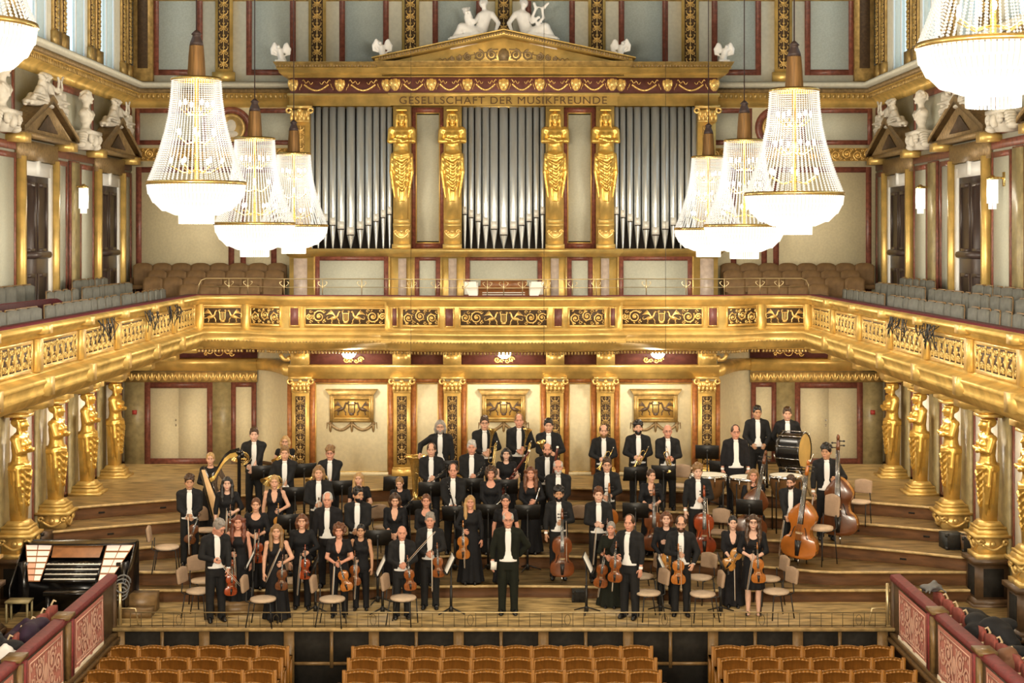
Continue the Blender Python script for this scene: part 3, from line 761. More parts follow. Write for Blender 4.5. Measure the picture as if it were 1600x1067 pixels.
# ---------------------------------------------------------------- galleries
def pathcurve(): 
    L = [(-6.63, 33.1), (-5.60, 33.1), (-5.35, 33.06), (-5.12, 32.93), (-4.88, 32.74), (-4.62, 32.62), (-2.42, 32.62), (-2.40, 32.46), (-1.7, 32.33), (-1.0, 32.22), (0, 32.18)]
    return L+[(-x, y) for x, y in L[-2::-1]]
REAR = pathcurve()
ALLP = [(-6.63, -6)]+REAR+[(6.63, -6)]
gal = struct_root('trim_2', 'gilded balcony front running along both sides and bowing out below the organ')
ob('hand_rail', MB().sweep([(-0.22, 5.20), (-0.22, 5.28), (-0.10, 5.30), (0.12, 5.29), (0.17, 5.25), (0.15, 5.20), (0.08, 5.17), (0.07, 5.10), (0.0, 5.08)], ALLP), 'gold', gal)
ob('velvet_pad', MB().sweep([(-0.24, 5.27), (-0.24, 5.305), (0.06, 5.31), (0.06, 5.27)], ALLP), 'wine_dark', gal)
ob('parapet', MB().sweep([(0.0, 5.09), (0.0, 4.62), (0.05, 4.60), (0.05, 4.54), (-0.1, 4.54), (-0.1, 5.09)], ALLP), 'gold', gal)
ob('lower_cornice', MB().sweep([(0.0, 4.60), (0.10, 4.57), (0.20, 4.54), (0.23, 4.49), (0.20, 4.46), (0.17, 4.36), (0.19, 4.33), (0.15, 4.29), (0.10, 4.20), (0.02, 4.15), (-0.3, 4.13), (-0.3, 4.6)], ALLP), 'gold', gal)
dm = MB()
for i in range(len(REAR)-1):
    a, b_ = Vector(REAR[i]), Vector(REAR[i+1]); L = (b_-a).length
    for k in range(int(L/0.07)):
        p = a+(b_-a)*((k+0.5)*0.07/L); dm.box(p.x-0.02, p.x+0.02, p.y+0.22, p.y+0.30, 4.05, 4.12); dm.box(p.x-0.018, p.x+0.018, p.y-0.20, p.y-0.16, 4.315, 4.35)
o = ob('dentil_row', dm, 'gold_old', gal); o['kind'] = 'stuff'
ZPAN = 4.855; HP = 0.345
def on_rear(x0, x1, y0, y1, kind, **kw):
    x, y = (x0+x1)/2, (y0+y1)/2; W = math.hypot(x1-x0, y1-y0); a = math.atan2(y1-y0, x1-x0)
    ornament(gal, (x+0.012*math.sin(a), y-0.012*math.cos(a), ZPAN), W, HP, kind, a, **kw)
    ob('panel_frame', frame_mesh(W+0.07, HP+0.07, 0.035, 0.035), 'gold_bright', gal, (x, y-0.005, ZPAN), (0, 0, a))
for s in (-1, 1):
    for (a, ya, b_, yb, kind) in ((6.45, 33.1, 5.66, 33.1, 'griffins'), (5.42, 33.06, 4.76, 32.70, 'scroll'), (4.2, 32.62, 2.50, 32.62, 'griffins'), (2.12, 32.41, 1.38, 32.285, 'scroll')):
        if s == -1: on_rear(-a, -b_, ya, yb, kind)
        else: on_rear(b_, a, yb, ya, kind)
    for x, y, w in ((4.44, 32.62, 0.17), (2.30, 32.44, 0.09), (1.14, 32.245, 0.16)):
        ob('plum_slab', box_mesh(w, 0.03, 0.36), 'plum', gal, (s*x, y-0.02, ZPAN), (0, 0, s*0.06 if x < 2.4 else 0))
        ob('panel_frame', frame_mesh(w+0.05, 0.41, 0.025, 0.035), 'gold_bright', gal, (s*x, y-0.02, ZPAN), (0, 0, s*0.06 if x < 2.4 else 0))
    for x, y in ((5.55, 33.1), (6.55, 33.1), (2.44, 32.6)):
        ob('parapet_block', box_mesh(0.16, 0.07, 1.08), 'gold', gal, (s*x, y, 4.68))
    for i in range(8):                                      # side balcony panels
        yc = 31.85-2.25*i
        ornament(gal, (s*6.618, yc, ZPAN), 1.72, HP+0.02, 'trophy', -s*PI/2, rmat='gold', seed=3+(i % 2))
        ob('panel_frame', frame_mesh(1.80, HP+0.10, 0.04, 0.045), 'gold_bright', gal, (s*6.63, yc, ZPAN), (0, 0, -s*PI/2))
        ob('plum_slab', box_mesh(0.12, 0.03, 0.34), 'plum', gal, (s*6.62, yc-1.125+0.16, ZPAN), (0, 0, -s*PI/2))
        ob('parapet_block', box_mesh(0.24, 0.09, 0.46), 'gold', gal, (s*6.63, yc-1.125-0.03, ZPAN), (0, 0, -s*PI/2))
        ob('rail_block', box_mesh(0.30, 0.22, 0.12), 'gold', gal, (s*6.63, yc-1.125-0.03, 5.22), (0, 0, -s*PI/2))
        ob('cornice_block', box_mesh(0.30, 0.25, 0.26), 'gold', gal, (s*6.63, yc-1.125-0.03, 4.42), (0, 0, -s*PI/2))
on_rear(-0.9, 0.9, 32.19, 32.19, 'griffins')
# gallery floors and soffits
gf = struct_root('floor_gallery', 'floor of the gallery behind the gilded balcony front')
rear_poly = [(-9, 33.0)]+[(x, y+0.08) for x, y in REAR]+[(9, 33.0), (9, 36.2), (-9, 36.2)]
ob('slab', MB().prism(rear_poly, 4.16, 4.40, 'xy'), 'dark_wood', gf)
ob('soffit', MB().prism([(x, y+0.05) for x, y in rear_poly], 4.12, 4.16, 'xy'), 'soffit', gf)
for s in (-1, 1):
    a, b_ = sorted((s*6.70, s*9.05))
    ob('slab', MB().box(a, b_, -6, 33.05, 4.16, 4.40), 'dark_wood', gf)
    ob('soffit', MB().box(a, b_, -6, 33.05, 4.12, 4.16), 'soffit', gf)

# ---------------------------------------------------------------- side walls
CARY = [34.2, 31.95, 29.7, 27.45, 25.2]
for s, sd in ((-1, 'left'), (1, 'right')):
    w = struct_root('wall_'+sd, f'{sd} side wall with doors, busts, windows and marble-bordered fields')
    w.rotation_euler = (0, 0, -s*PI/2)                       # local x runs along the hall, front is local -y
    def LX(a, b_): return (a, b_) if s == -1 else (-b_, -a)
    def lx(a): return a if s == -1 else -a
    x0, x1 = LX(-14, 36.4)
    ob('wall_lower', MB().box(x0, x1, XL, XL+0.3, HALL_Z, 4.2), 'cream_white', w)
    ob('wall_middle', MB().box(x0, x1, XW, XW+0.3, 4.2, 10.2), 'sage_field', w)
    ob('architrave', MB().box(x0, x1, XL-0.55, XL, 3.52, 3.75).box(x0, x1, XL-0.62, XL, 3.75, 3.92).box(x0, x1, XL-0.80, XL, 3.92, 4.13), 'gold', w)
    ornament(w, (lx(24), XL-0.02, 3.42), 20, 0.20, 'leaves', n=110, gmat='gold_old', name='gilded_band')
    for y in CARY+[22.95]:
        a, b_ = LX(y-0.30, y+0.30); ob('pilaster', MB().box(a, b_, XL-0.07, XL, HALL_Z, 3.35), 'olive_marble', w)
        a, b_ = LX(y-0.27, y+0.27); ob('bracket', MB().box(a, b_, XL-0.62, XL, 3.42, 3.60).box(a, b_, XL-2.2, XL-0.6, 3.98, 4.13), 'gold', w)
        a, b_ = LX(y+0.9, y+1.35); ob('soffit_vent', MB().box(a, b_, XL-1.5, XL-1.2, 4.10, 4.125), 'dark_panel', w)
    for ya, yb in zip(CARY[1:]+[22.95], CARY):
        a, b_ = LX(ya+0.33, yb-0.33); zb = 1.2 if ya > 29 else 0.0
        panel(w, a, b_, zb, 3.32, XL, 'cream_white', 'red_marble', 0.12)
    a, b_ = LX(34.55, 36.15); panel(w, a, b_, 1.21, 3.32, XL, 'cream_white', 'red_marble', 0.12)
    a, b_ = LX(29.9, 36.2); ob('skirting', MB().box(a, b_, XL-0.03, XL, 1.21, 1.27), 'dark_wood', w)
    # gallery storey: doors with pediments, fields and marble strips between
    DY = [34.0, 28.75, 23.5]
    for y in DY:
        d = ob('door_case', MB().box(lx(y)-1.18, lx(y)+1.18, XW-0.10, XW, 7.95, 8.30), 'brown_mould', w)
        for q in (-1, 1):
            ob('gilt_jamb', box_mesh(0.12, 0.16, 3.7), 'gold', d, (lx(y)+q*1.04, XW, 6.15))
            ob('white_jamb', box_mesh(0.22, 0.06, 3.5), 'white_paint', d, (lx(y)+q*0.86, XW, 6.1))
        ob('white_head', box_mesh(1.9, 0.06, 0.26), 'white_paint', d, (lx(y), XW, 7.80)); ob('keystone', box_mesh(0.16, 0.10, 0.26), 'white_paint', d, (lx(y), XW, 7.83))
        lf = ob('door_leaf', box_mesh(1.5, 0.03, 3.3), 'door_dark', w, (lx(y), XW-0.0, 6.05))
        ob('leaf_panel', frame_mesh(0.62, 1.3, 0.07, 0.05), 'door_dark', lf, (-0.36, 0, 0.85)); ob('leaf_panel', frame_mesh(0.62, 1.3, 0.07, 0.05), 'door_dark', lf, (0.36, 0, 0.85))
        ob('leaf_panel', frame_mesh(0.62, 1.3, 0.07, 0.05), 'door_dark', lf, (-0.36, 0, -0.85)); ob('leaf_panel', frame_mesh(0.62, 1.3, 0.07, 0.05), 'door_dark', lf, (0.36, 0, -0.85))
        ob('lock_rail', MB().tube([(-0.7, -0.06, 0.15), (0.7, -0.06, 0.15)], 0.07, 8), 'door_dark', lf)
        ob('door_handle', MB().tube([(lx(0.12), -0.05, -0.75), (lx(0.12), -0.11, -0.75), (lx(0.26), -0.11, -0.75)], 0.018, 6), 'brass', lf)
        pd = ob('pediment', MB().prism([(lx(y)-1.62, 8.36), (lx(y)+1.62, 8.36), (lx(y)+1.62, 8.44), (lx(y), 9.06), (lx(y)-1.62, 8.44)], XW-0.24, XW), 'brown_mould', w)
        ob('raking_cornice', MB().prism([(lx(y)-1.75, 8.40), (lx(y)-1.75, 8.50), (lx(y), 9.20), (lx(y)+1.75, 8.50), (lx(y)+1.75, 8.40), (lx(y), 9.06)], XW-0.36, XW), 'brown_mould', pd)
        ob('tympanum', MB().prism([(lx(y)-0.62, 8.50), (lx(y)+0.62, 8.50), (lx(y), 8.82)], XW-0.262, XW-0.2), 'relief_ground', pd)
        for q in (-1, 1): ob('gilt_block', box_mesh(0.40, 0.34, 0.16), 'gold', pd, (lx(y)+q*1.5, XW, 8.30))
        ob('base_moulding', box_mesh(3.4, 0.30, 0.08), 'brown_mould', pd, (lx(y), XW, 8.38))
    for y0, y1 in ((35.15, 36.15), (31.75, 32.85), (29.95, 30.85), (26.5, 27.6), (24.7, 25.6)):
        a, b_ = LX(y0, y1); panel(w, a, b_, 4.6, 8.05, XW, 'sage_field', 'red_marble', 0.10)
    for y in (31.3, 26.05):
        ob('marble_strip', box_mesh(0.5, 0.08, 3.6), 'olive_marble', w, (lx(y), XW, 6.25))
        ob('marble_edge', frame_mesh(0.66, 3.66, 0.08, 0.05), 'red_marble', w, (lx(y), XW, 6.25))
    for y0, y1 in ((29.9, 32.8), (24.6, 27.5), (35.2, 36.15)):
        a, b_ = LX(y0, y1); panel(w, a, b_, 8.35, 9.58, XW, 'sage_field', 'red_marble', 0.14)
    a, b_ = LX(20, 36.15); ob('marble_band', MB().box(a, b_, XW-0.03, XW, 8.10, 8.25), 'red_marble', w)
    # window storey
    WN = [(33.30, 34.75), (30.85, 32.35), (28.20, 29.60)]+[(25.6-2.6*i, 27.0-2.6*i) for i in range(15)]
    edges = [(-14.3, WN[-1][0])]+[(a[1], b__[0]) for a, b__ in zip(WN[::-1][:-1], WN[::-1][1:])]+[(34.75, 36.4)]
    wp = MB()
    for y0, y1 in edges:
        a, b_ = LX(y0, y1); wp.box(a, b_, XW, XW+0.30, 10.2, 15.8)
    for y0, y1 in WN:
        a, b_ = LX(y0, y1); wp.box(a, b_, XW, XW+0.30, 14.4, 15.8)
    ob('wall_upper', wp, 'stone_strip', w)
    for j, (y0, y1) in enumerate(WN):
        a, b_ = LX(y0, y1)
        wi = ob('window', frame_mesh(b_-a, 4.2, 0.05, 0.04), 'white_paint', w, ((a+b_)/2, XW+0.06, 12.3))
        ob('pane', box_mesh(b_-a-0.1, 0.008, 4.1), 'window_glass', wi, (0, -0.02, 0))
        ob('glazing_bar', MB().box(-0.015, 0.015, -0.05, 0, -2.05, 2.05), 'white_paint', wi)
        ob('sill', box_mesh(b_-a+0.1, 0.2, 0.05), 'stone_strip', wi, (0, 0, -2.08))
    for y0, y1 in [e_ for e_ in edges[1:] if e_[0] > 20]:
        ym = (y0+y1)/2; hw = min(0.9, (y1-y0))/2
        for q in (-1, 1):
            pl = ob('pilaster', MB().box(lx(ym+q*hw*0.62)-0.15, lx(ym+q*hw*0.62)+0.15, XW-0.05, XW, 10.22, 15.4).box(lx(ym+q*hw*0.62)-0.19, lx(ym+q*hw*0.62)+0.19, XW-0.11, XW, 10.2, 10.55), 'gold_old', w)
            ornament(pl, (lx(ym+q*hw*0.62), XW-0.055, 12.75), 0.20, 4.3, 'candelabra')
# rear of the hall and ceiling, closing the room behind the camera
struct('wall_rear', MB().box(-9.3, 9.3, -14.3, -14, HALL_Z, 16), 'sage_field', 'rear wall of the hall behind the viewer')
struct('ceiling', MB().box(-9.3, 9.3, -14.3, 36.5, 15.5, 15.9), 'gold_old', 'gilded ceiling of the hall')
# ---------------------------------------------------------------- sculpted figures
def sculpt_herm(h=0.016):
    s = SDF(grid(-0.34, 0.34, h), grid(-0.32, 0.24, h), grid(-0.95, 1.0, h))
    s.loft([-0.92, -0.75, -0.5, -0.2, 0.0, 0.08, 0.16], 0, [0, 0, -0.005, -0.01, 0, 0, 0], [0.10, 0.115, 0.15, 0.195, 0.205, 0.185, 0.13], [0.095, 0.10, 0.125, 0.15, 0.15, 0.135, 0.09], k=0.0, fold=(11, [0.0, 0.09, 0.10, 0.07, 0.03, 0.01, 0], 0.4))
    for k in range(5):                                                # swags of the drapery
        z = -0.04-0.13*k; w = 0.20-0.018*k
        s.chain([(-w, -0.08, z+0.06), (-w*0.5, -0.155+0.008*k, z-0.06), (0.02, -0.165+0.01*k, z-0.12), (w*0.55, -0.15+0.008*k, z-0.04), (w, -0.07, z+0.08)], [0.016, 0.02, 0.024, 0.02, 0.016], 0.012)
    for q in (-1, 1):
        s.chain([(q*0.20, -0.03, 0.0), (q*0.215, -0.05, -0.3), (q*0.17, -0.07, -0.62), (q*0.14, -0.07, -0.84)], [0.035, 0.04, 0.032, 0.015], 0.02)
    for z, r in ((0.0, 0.03), (0.05, 0.026)):
        s.chain([(0.205*math.cos(t), -0.15*math.sin(t)*1.02, z+0.02*math.sin(3*t)) for t in [PI*i/8*2 for i in range(9)]], [r]*9, 0.015)
    s.loft([0.0, 0.14, 0.24, 0.42, 0.56, 0.64], 0, [0, 0, 0, -0.005, 0, 0.01], [0.185, 0.158, 0.150, 0.190, 0.20, 0.09], [0.135, 0.115, 0.110, 0.130, 0.11, 0.065], k=0.05)
    for q in (-1, 1):
        s.ell((q*0.078, -0.10, 0.44), (0.068, 0.06, 0.062), 0.03)
        s.ell((q*0.195, 0.0, 0.555), (0.08, 0.085, 0.08), 0.03)
        s.cap((q*0.225, 0.0, 0.54), (q*0.245, -0.06, 0.33), 0.064, 0.052, 0.02)
        s.cap((q*0.245, -0.06, 0.33), (-q*0.06, -0.175, 0.335+0.02*q), 0.05, 0.038, 0.02)
        s.ell((-q*0.12, -0.17, 0.35+0.02*q), (0.055, 0.03, 0.032), 0.015)
        s.chain([(q*0.085, 0.0, 0.86), (q*0.105, -0.015, 0.76), (q*0.10, -0.03, 0.66), (q*0.125, -0.05, 0.57)], [0.030, 0.032, 0.028, 0.020], 0.008)
    s.cap((0, 0.0, 0.58), (0, -0.005, 0.72), 0.058, 0.052, 0.02)
    s.ell((0, -0.03, 0.785), (0.078, 0.100, 0.115), 0.012)
    s.ell((0, 0.03, 0.835), (0.108, 0.105, 0.105), 0.012)
    s.cap((0, -0.140, 0.765), (0, -0.128, 0.815), 0.017, 0.010, 0.012)
    s.ell((0, -0.112, 0.725), (0.030, 0.022, 0.014), 0.012); s.ell((0, -0.10, 0.69), (0.03, 0.03, 0.022), 0.015)
    for q in (-1, 1): s.ell((q*0.034, -0.128, 0.805), (0.018, 0.016, 0.010), 0.008, cut=True)
    for t in range(9): s.ell((0.098*math.cos(PI*t/8+PI), -0.105*math.sin(PI*t/8)+0.01, 0.875), (0.026, 0.026, 0.028), 0.008)
    s.boxr((0, 0, 0.965), (0.12, 0.11, 0.022), 0.01, 0.006)
    return s.to('figure')
def sculpt_recliner(h=0.028, lyre=True):
    """reclining draped figure, head at +x, legs running down to -x"""
    s = SDF(grid(-0.85, 0.75, h), grid(-0.40, 0.34, h), grid(-0.26, 1.08, h))
    s.cap((0.16, 0, 0.20), (0.34, 0, 0.55), 0.15, 0.135, 0.04)
    s.ell((0.36, 0, 0.62), (0.17, 0.12, 0.10), 0.05)
    s.cap((0.36, -0.01, 0.66), (0.36, -0.02, 0.80), 0.055, 0.05, 0.02); s.ell((0.35, -0.03, 0.87), (0.085, 0.095, 0.105), 0.02); s.ell((0.37, 0.02, 0.91), (0.10, 0.10, 0.09), 0.02); s.ell((0.34, -0.13, 0.86), (0.02, 0.03, 0.02), 0.015)
    s.cap((0.14, -0.08, 0.18), (-0.20, -0.15, 0.40), 0.13, 0.10, 0.04); s.cap((-0.20, -0.15, 0.40), (-0.52, -0.10, 0.05), 0.095, 0.055, 0.03)
    s.cap((0.12, 0.05, 0.15), (-0.30, 0.02, 0.18), 0.13, 0.09, 0.04); s.cap((-0.30, 0.02, 0.18), (-0.72, 0.0, -0.10), 0.085, 0.045, 0.03)
    s.ell((-0.57, -0.14, -0.02), (0.09, 0.045, 0.04), 0.02); s.ell((-0.76, -0.04, -0.14), (0.09, 0.045, 0.04), 0.02)
    for i in range(7):
        s.chain([(0.22-0.09*i, -0.20, 0.08+0.02*i), (0.12-0.10*i, -0.22, 0.18), (0.0-0.09*i, -0.16, 0.30-0.02*i)], [0.03, 0.035, 0.028], 0.02)
        s.cap((0.1-0.09*i, -0.17, 0.0), (-0.02-0.1*i, -0.12, -0.06-0.01*i), 0.05, 0.03, 0.03)
    s.ell((0.05, 0, 0.02), (0.42, 0.22, 0.10), 0.05); s.ell((-0.30, 0, -0.02), (0.40, 0.18, 0.10), 0.05)
    s.cap((0.50, 0, 0.60), (0.60, -0.06, 0.34), 0.065, 0.05, 0.02); s.cap((0.60, -0.06, 0.34), (0.50, -0.16, 0.14), 0.05, 0.035, 0.02)
    s.cap((0.23, -0.05, 0.62), (0.10, -0.16, 0.46), 0.06, 0.048, 0.02); s.cap((0.10, -0.16, 0.46), (-0.02, -0.20, 0.60), 0.045, 0.034, 0.02)
    if lyre:
        s.chain([(-0.02, -0.18, 0.42), (-0.12, -0.18, 0.60), (-0.06, -0.18, 0.80), (-0.16, -0.18, 0.96)], [0.035]*4, 0.01)
        s.chain([(-0.02, -0.18, 0.42), (0.12, -0.18, 0.58), (0.08, -0.18, 0.78), (0.14, -0.18, 0.90)], [0.035]*4, 0.01); s.cap((-0.12, -0.18, 0.84), (0.12, -0.18, 0.82), 0.024, 0.024, 0.01)
    else:
        s.cap((-0.02, -0.10, 0.30), (-0.03, -0.12, 0.62), 0.10, 0.085, 0.03); s.ell((-0.04, -0.13, 0.76), (0.08, 0.085, 0.09), 0.02)
        s.cap((-0.08, -0.14, 0.58), (-0.05, -0.22, 0.72), 0.04, 0.03, 0.02); s.cap((0.04, -0.14, 0.58), (0.02, -0.24, 0.72), 0.04, 0.03, 0.02)
        for t in range(6): s.ell((-0.04+0.08*math.cos(t), -0.1+0.05*math.sin(t), 0.83), (0.03, 0.03, 0.03), 0.01)
    return s.to('reclining_figure')
def sculpt_bust(h=0.024):
    s = SDF(grid(-0.36, 0.36, h), grid(-0.30, 0.26, h), grid(-0.02, 1.02, h))
    s.loft([0, 0.05, 0.06, 0.16, 0.22], 0, 0, [0.16, 0.16, 0.12, 0.09, 0.13], [0.14, 0.14, 0.11, 0.085, 0.11], k=0.0)
    s.ell((0, 0, 0.42), (0.27, 0.15, 0.15), 0.05); s.ell((0, -0.02, 0.30), (0.16, 0.13, 0.16), 0.05)
    s.cap((0, 0, 0.50), (0, -0.02, 0.66), 0.085, 0.075, 0.03); s.ell((0, -0.03, 0.79), (0.115, 0.14, 0.165), 0.02)
    s.ell((0, -0.175, 0.77), (0.02, 0.03, 0.03), 0.02); s.ell((0, -0.15, 0.68), (0.045, 0.03, 0.03), 0.02)
    for q in (-1, 1): s.ell((q*0.05, -0.165, 0.81), (0.024, 0.02, 0.014), 0.01, cut=True)
    rn = random.Random(4)
    for i in range(46):
        a = rn.uniform(0, 2*PI); e = rn.uniform(-0.5, 1.5)
        x, y, z = 0.125*math.cos(e)*math.cos(a), 0.145*math.cos(e)*math.sin(a), 0.15*math.sin(e)
        if y < -0.06 and z < 0.08: continue
        s.ell((x, y-0.01, 0.81+z), (0.038, 0.038, 0.038), 0.012)
    for q in (-1, 1): s.chain([(q*0.22, -0.10, 0.5), (q*0.1, -0.17, 0.40), (0, -0.16, 0.28)], [0.03, 0.03, 0.02], 0.02)
    return s.to('bust_figure')
def sculpt_eagle(h=0.018):
    s = SDF(grid(-0.30, 0.30, h), grid(-0.20, 0.20, h), grid(-0.02, 0.52, h))
    s.boxr((0, 0, 0.03), (0.13, 0.09, 0.03), 0.01, 0.0)
    s.cap((0.02, 0, 0.10), (-0.03, -0.02, 0.28), 0.075, 0.06, 0.03); s.cap((-0.03, -0.02, 0.30), (-0.07, -0.03, 0.37), 0.045, 0.038, 0.02); s.ell((-0.08, -0.03, 0.39), (0.045, 0.04, 0.04), 0.02); s.cap((-0.11, -0.03, 0.385), (-0.145, -0.03, 0.365), 0.018, 0.008, 0.01)
    s.ell((0, 0, 0.21), (0.07, 0.07, 0.13), 0.02); s.ell((-0.045, -0.085, 0.36), (0.045, 0.05, 0.045), 0.012)
    for q in (-1, 1):
        s.ell((q*0.125, 0.01, 0.31+0.02*q), (0.080, 0.035, 0.13), 0.012)
        for k in range(5):
            s.chain([(q*0.05, 0.02*q, 0.28), (q*(0.14+0.01*k), 0.03*q, 0.44-0.03*k), (q*(0.215-0.004*k), 0.03*q, 0.32-0.03*k), (q*(0.16-0.02*k), 0.03*q, 0.20-0.012*k)], [0.035, 0.032, 0.026, 0.012], 0.015)
        s.cap((q*0.035, 0, 0.06), (q*0.035, 0, 0.14), 0.022, 0.035, 0.02)
    s.cap((0.06, 0.04, 0.12), (0.10, 0.05, 0.05), 0.045, 0.03, 0.02)
    return s.to('eagle_figure')
HERM = sculpt_herm(); RECL = sculpt_recliner(); RECL2 = sculpt_recliner(lyre=False); BUST = sculpt_bust(); EAGLE = sculpt_eagle()

# ---------------------------------------------------------------- the organ
org = thing('pipe_organ', 'great gilded pipe organ with temple front above the orchestra', 'organ', (0, YO, 4.40))
def oo(name, mb, m, parent=None, smooth=False):
    if parent is None: return ob(name, mb, m, org, (0, -YO, -4.40), smooth=smooth)
    return ob(name, mb, m, parent, smooth=smooth)
PLO = [(-4.78, 36.15), (-4.78, 34.40), (-2.52, 34.40), (-2.52, 34.26), (2.52, 34.26), (2.52, 34.40), (4.78, 34.40), (4.78, 36.15)]
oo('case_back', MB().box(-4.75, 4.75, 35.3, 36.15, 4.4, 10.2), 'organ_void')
oo('case_base', MB().box(-4.80, 4.80, 34.42, 36.15, 4.4, 6.24), 'gold')
for a in (-4.78, 4.55): oo('case_side', MB().box(a, a+0.23, 34.9, 36.15, 6.2, 10.2), 'gold_old')
oo('ledge', MB().sweep([(0, 6.10), (0.05, 6.12), (0.10, 6.18), (0.14, 6.22), (0.14, 6.27), (0, 6.29), (-0.8, 6.29), (-0.8, 6.1)], PLO), 'gold')
oo('architrave', MB().sweep([(0, 9.48), (0.02, 9.48), (0.02, 9.68), (0.06, 9.70), (0.06, 9.76), (-0.6, 9.76), (-0.6, 9.48)], PLO), 'gold')
oo('frieze', MB().sweep([(0, 9.76), (0, 10.12), (-0.5, 10.12), (-0.5, 9.76)], PLO), 'plum')
oo('cornice', MB().sweep([(0.01, 10.11), (0.05, 10.12), (0.05, 10.17), (0.22, 10.20), (0.24, 10.29), (0.30, 10.31), (-0.5, 10.33), (-0.5, 10.11)], PLO), 'gold')
oo('cornice_lip', MB().sweep([(0.22, 10.29), (0.26, 10.31), (0.33, 10.42), (0.34, 10.44), (-0.5, 10.45), (-0.5, 10.29)], PLO), 'gold_old')
em = MB()
for i in range(150):
    x = -5.05+10.1*i/150
    if abs(x) > 2.62: em.ellipsoid((x, 34.40-0.28, 10.36), (0.022, 0.02, 0.04), 6, 4)
for i in range(170): x = -2.7+5.4*i/170; em.box(x-0.009, x+0.009, 34.26-0.06, 34.2, 10.13, 10.165)
o = oo('egg_moulding', em, 'brown_mould'); o['kind'] = 'stuff'
for x0, x1, n, y in ((-4.72, -2.62, 3, 34.40), (-2.42, 2.42, 7, 34.26), (2.62, 4.72, 3, 34.40)):
    ob('frieze_relief', relief_mesh('masks', x1-x0, 0.34, n=n), 'gold_bright', org, ((x0+x1)/2, y-YO-0.003, 9.94-4.40))
# pediment
SL = 0.213
oo('pediment', MB().prism([(-2.62, 10.44), (2.62, 10.44), (0, 10.44+2.62*SL)], 34.26, 35.2), 'gold')
oo('raking_cornice', MB().prism([(-2.85, 10.42), (-2.85, 10.50), (0, 10.50+2.85*SL), (2.85, 10.50), (2.85, 10.42), (0, 10.37+2.85*SL)], 33.98, 35.2), 'gold')
rk = MB()
for q in (-1, 1):
    for i in range(48):
        x = q*(0.05+2.75*i/48); z = 10.475+(2.85-abs(x))*SL; rk.box(x-0.018, x+0.018, 33.955, 34.0, z-0.035, z+0.035)
o = oo('rake_moulding', rk, 'brown_mould'); o['kind'] = 'stuff'
oo('rake_top', MB().prism([(-2.92, 10.495), (-2.92, 10.525), (0, 10.53+2.92*SL), (2.92, 10.525), (2.92, 10.495), (0, 10.49+2.92*SL)], 33.93, 35.2), 'gold')
R = Relief()
R.blob((0, 0.13), 0.13, 0.17, 0.05, 10)
for d in (-1, 1):
    for j, (x, r) in enumerate(((0.26, 0.13), (0.55, 0.12), (0.80, 0.085), (1.0, 0.06), (1.14, 0.045))): R.spiral((d*x, 0.02+r), r, 1.7, d*(1 if j % 2 else -1), PI/2, 0.05, 0.035, rosette=True)
    R.ribbon([(d*(1.18+0.03*k), 0.05+0.025*math.sin(k*1.8)) for k in range(10)], 0.03, 0.012, 0.03)
    R.ribbon([(d*(0.12+0.11*k), 0.27-0.022*k+0.02*math.sin(k*2)) for k in range(9)], 0.03, 0.015, 0.03)
ob('tympanum_relief', R.to_mb(), 'brown_mould', org, (0, -0.145, 10.46-4.40))
# inscription
cu = bpy.data.curves.new('inscription', 'FONT'); cu.body = 'GESELLSCHAFT DER MUSIKFREUNDE'; cu.size = 0.235; cu.align_x = 'CENTER'; cu.align_y = 'CENTER'; cu.extrude = 0.004; cu.space_character = 1.12
to = bpy.data.objects.new('t', cu); COL.objects.link(to); bpy.context.view_layer.update()
me = bpy.data.meshes.new_from_object(to.evaluated_get(bpy.context.evaluated_depsgraph_get())); bpy.data.objects.remove(to)
w = max(v.co.x for v in me.vertices)-min(v.co.x for v in me.vertices); k = (948-624)*34.25/F/w
me.materials.clear(); o = ob('inscription', me, 'letter_brown', org, (XP(786, 34.25), 34.236-YO, 9.585-4.40), (PI/2, 0, 0), (k, min(k, 1.0), 1)); o['kind'] = 'stuff'; o['label'] = 'engraved capitals reading GESELLSCHAFT DER MUSIKFREUNDE'
# pipes
def pipe_mesh(r, L, foot, mouth):
    b = MB()
    b.lathe([(0.018, 0), (0.02, 0.02), (r*0.96, foot), (r, foot+0.015), (r, L), (r*0.9, L), (r*0.9, L-0.03)], 14, cap=False)
    return b.mesh('pipe', True)
def lip_mesh(r):
    b = MB()
    b.box(-r*0.78, r*0.78, -r*1.06, -r*0.3, -0.02, 0.16)
    return b.mesh('lip')
OFF = [0, 0.218, 0.405, 0.575, 0.735, 0.88]; RAD = [0.100, 0.092, 0.081, 0.073, 0.066, 0.060]
MY = [356, 347, 341, 335, 329, 324]
PC = {}; sm0 = MB().box(-0.08, 0.08, -0.004, 0.0, -0.012, 0.012).mesh('mouth_slot')
for bay, xc in (('left', XP(548, 34.7)), ('c', 0.0), ('right', XP(1024, 34.7))):
    for i in range(-5, 6):
        j = abs(i)
        if j not in PC:
            zf = ZP(MY[j]+10, 34.7)-6.29; PC[j] = (pipe_mesh(RAD[j], 3.19, zf, 0.2), None, lip_mesh(RAD[j]), zf)
        pm, mm, lm, zf = PC[j]
        x = xc+(1 if i > 0 else -1)*OFF[j]
        p = ob('pipe', pm, 'pipe_metal', org, (x, 34.72-YO, 6.29-4.40))
        mo = ob('mouth', lm, 'pipe_mouth', p, (0, 0, zf)); ob('mouth_slot', sm0, 'organ_void', mo, (0, -RAD[j]*1.065, -0.018), None, (RAD[j]*10, 1, 1))
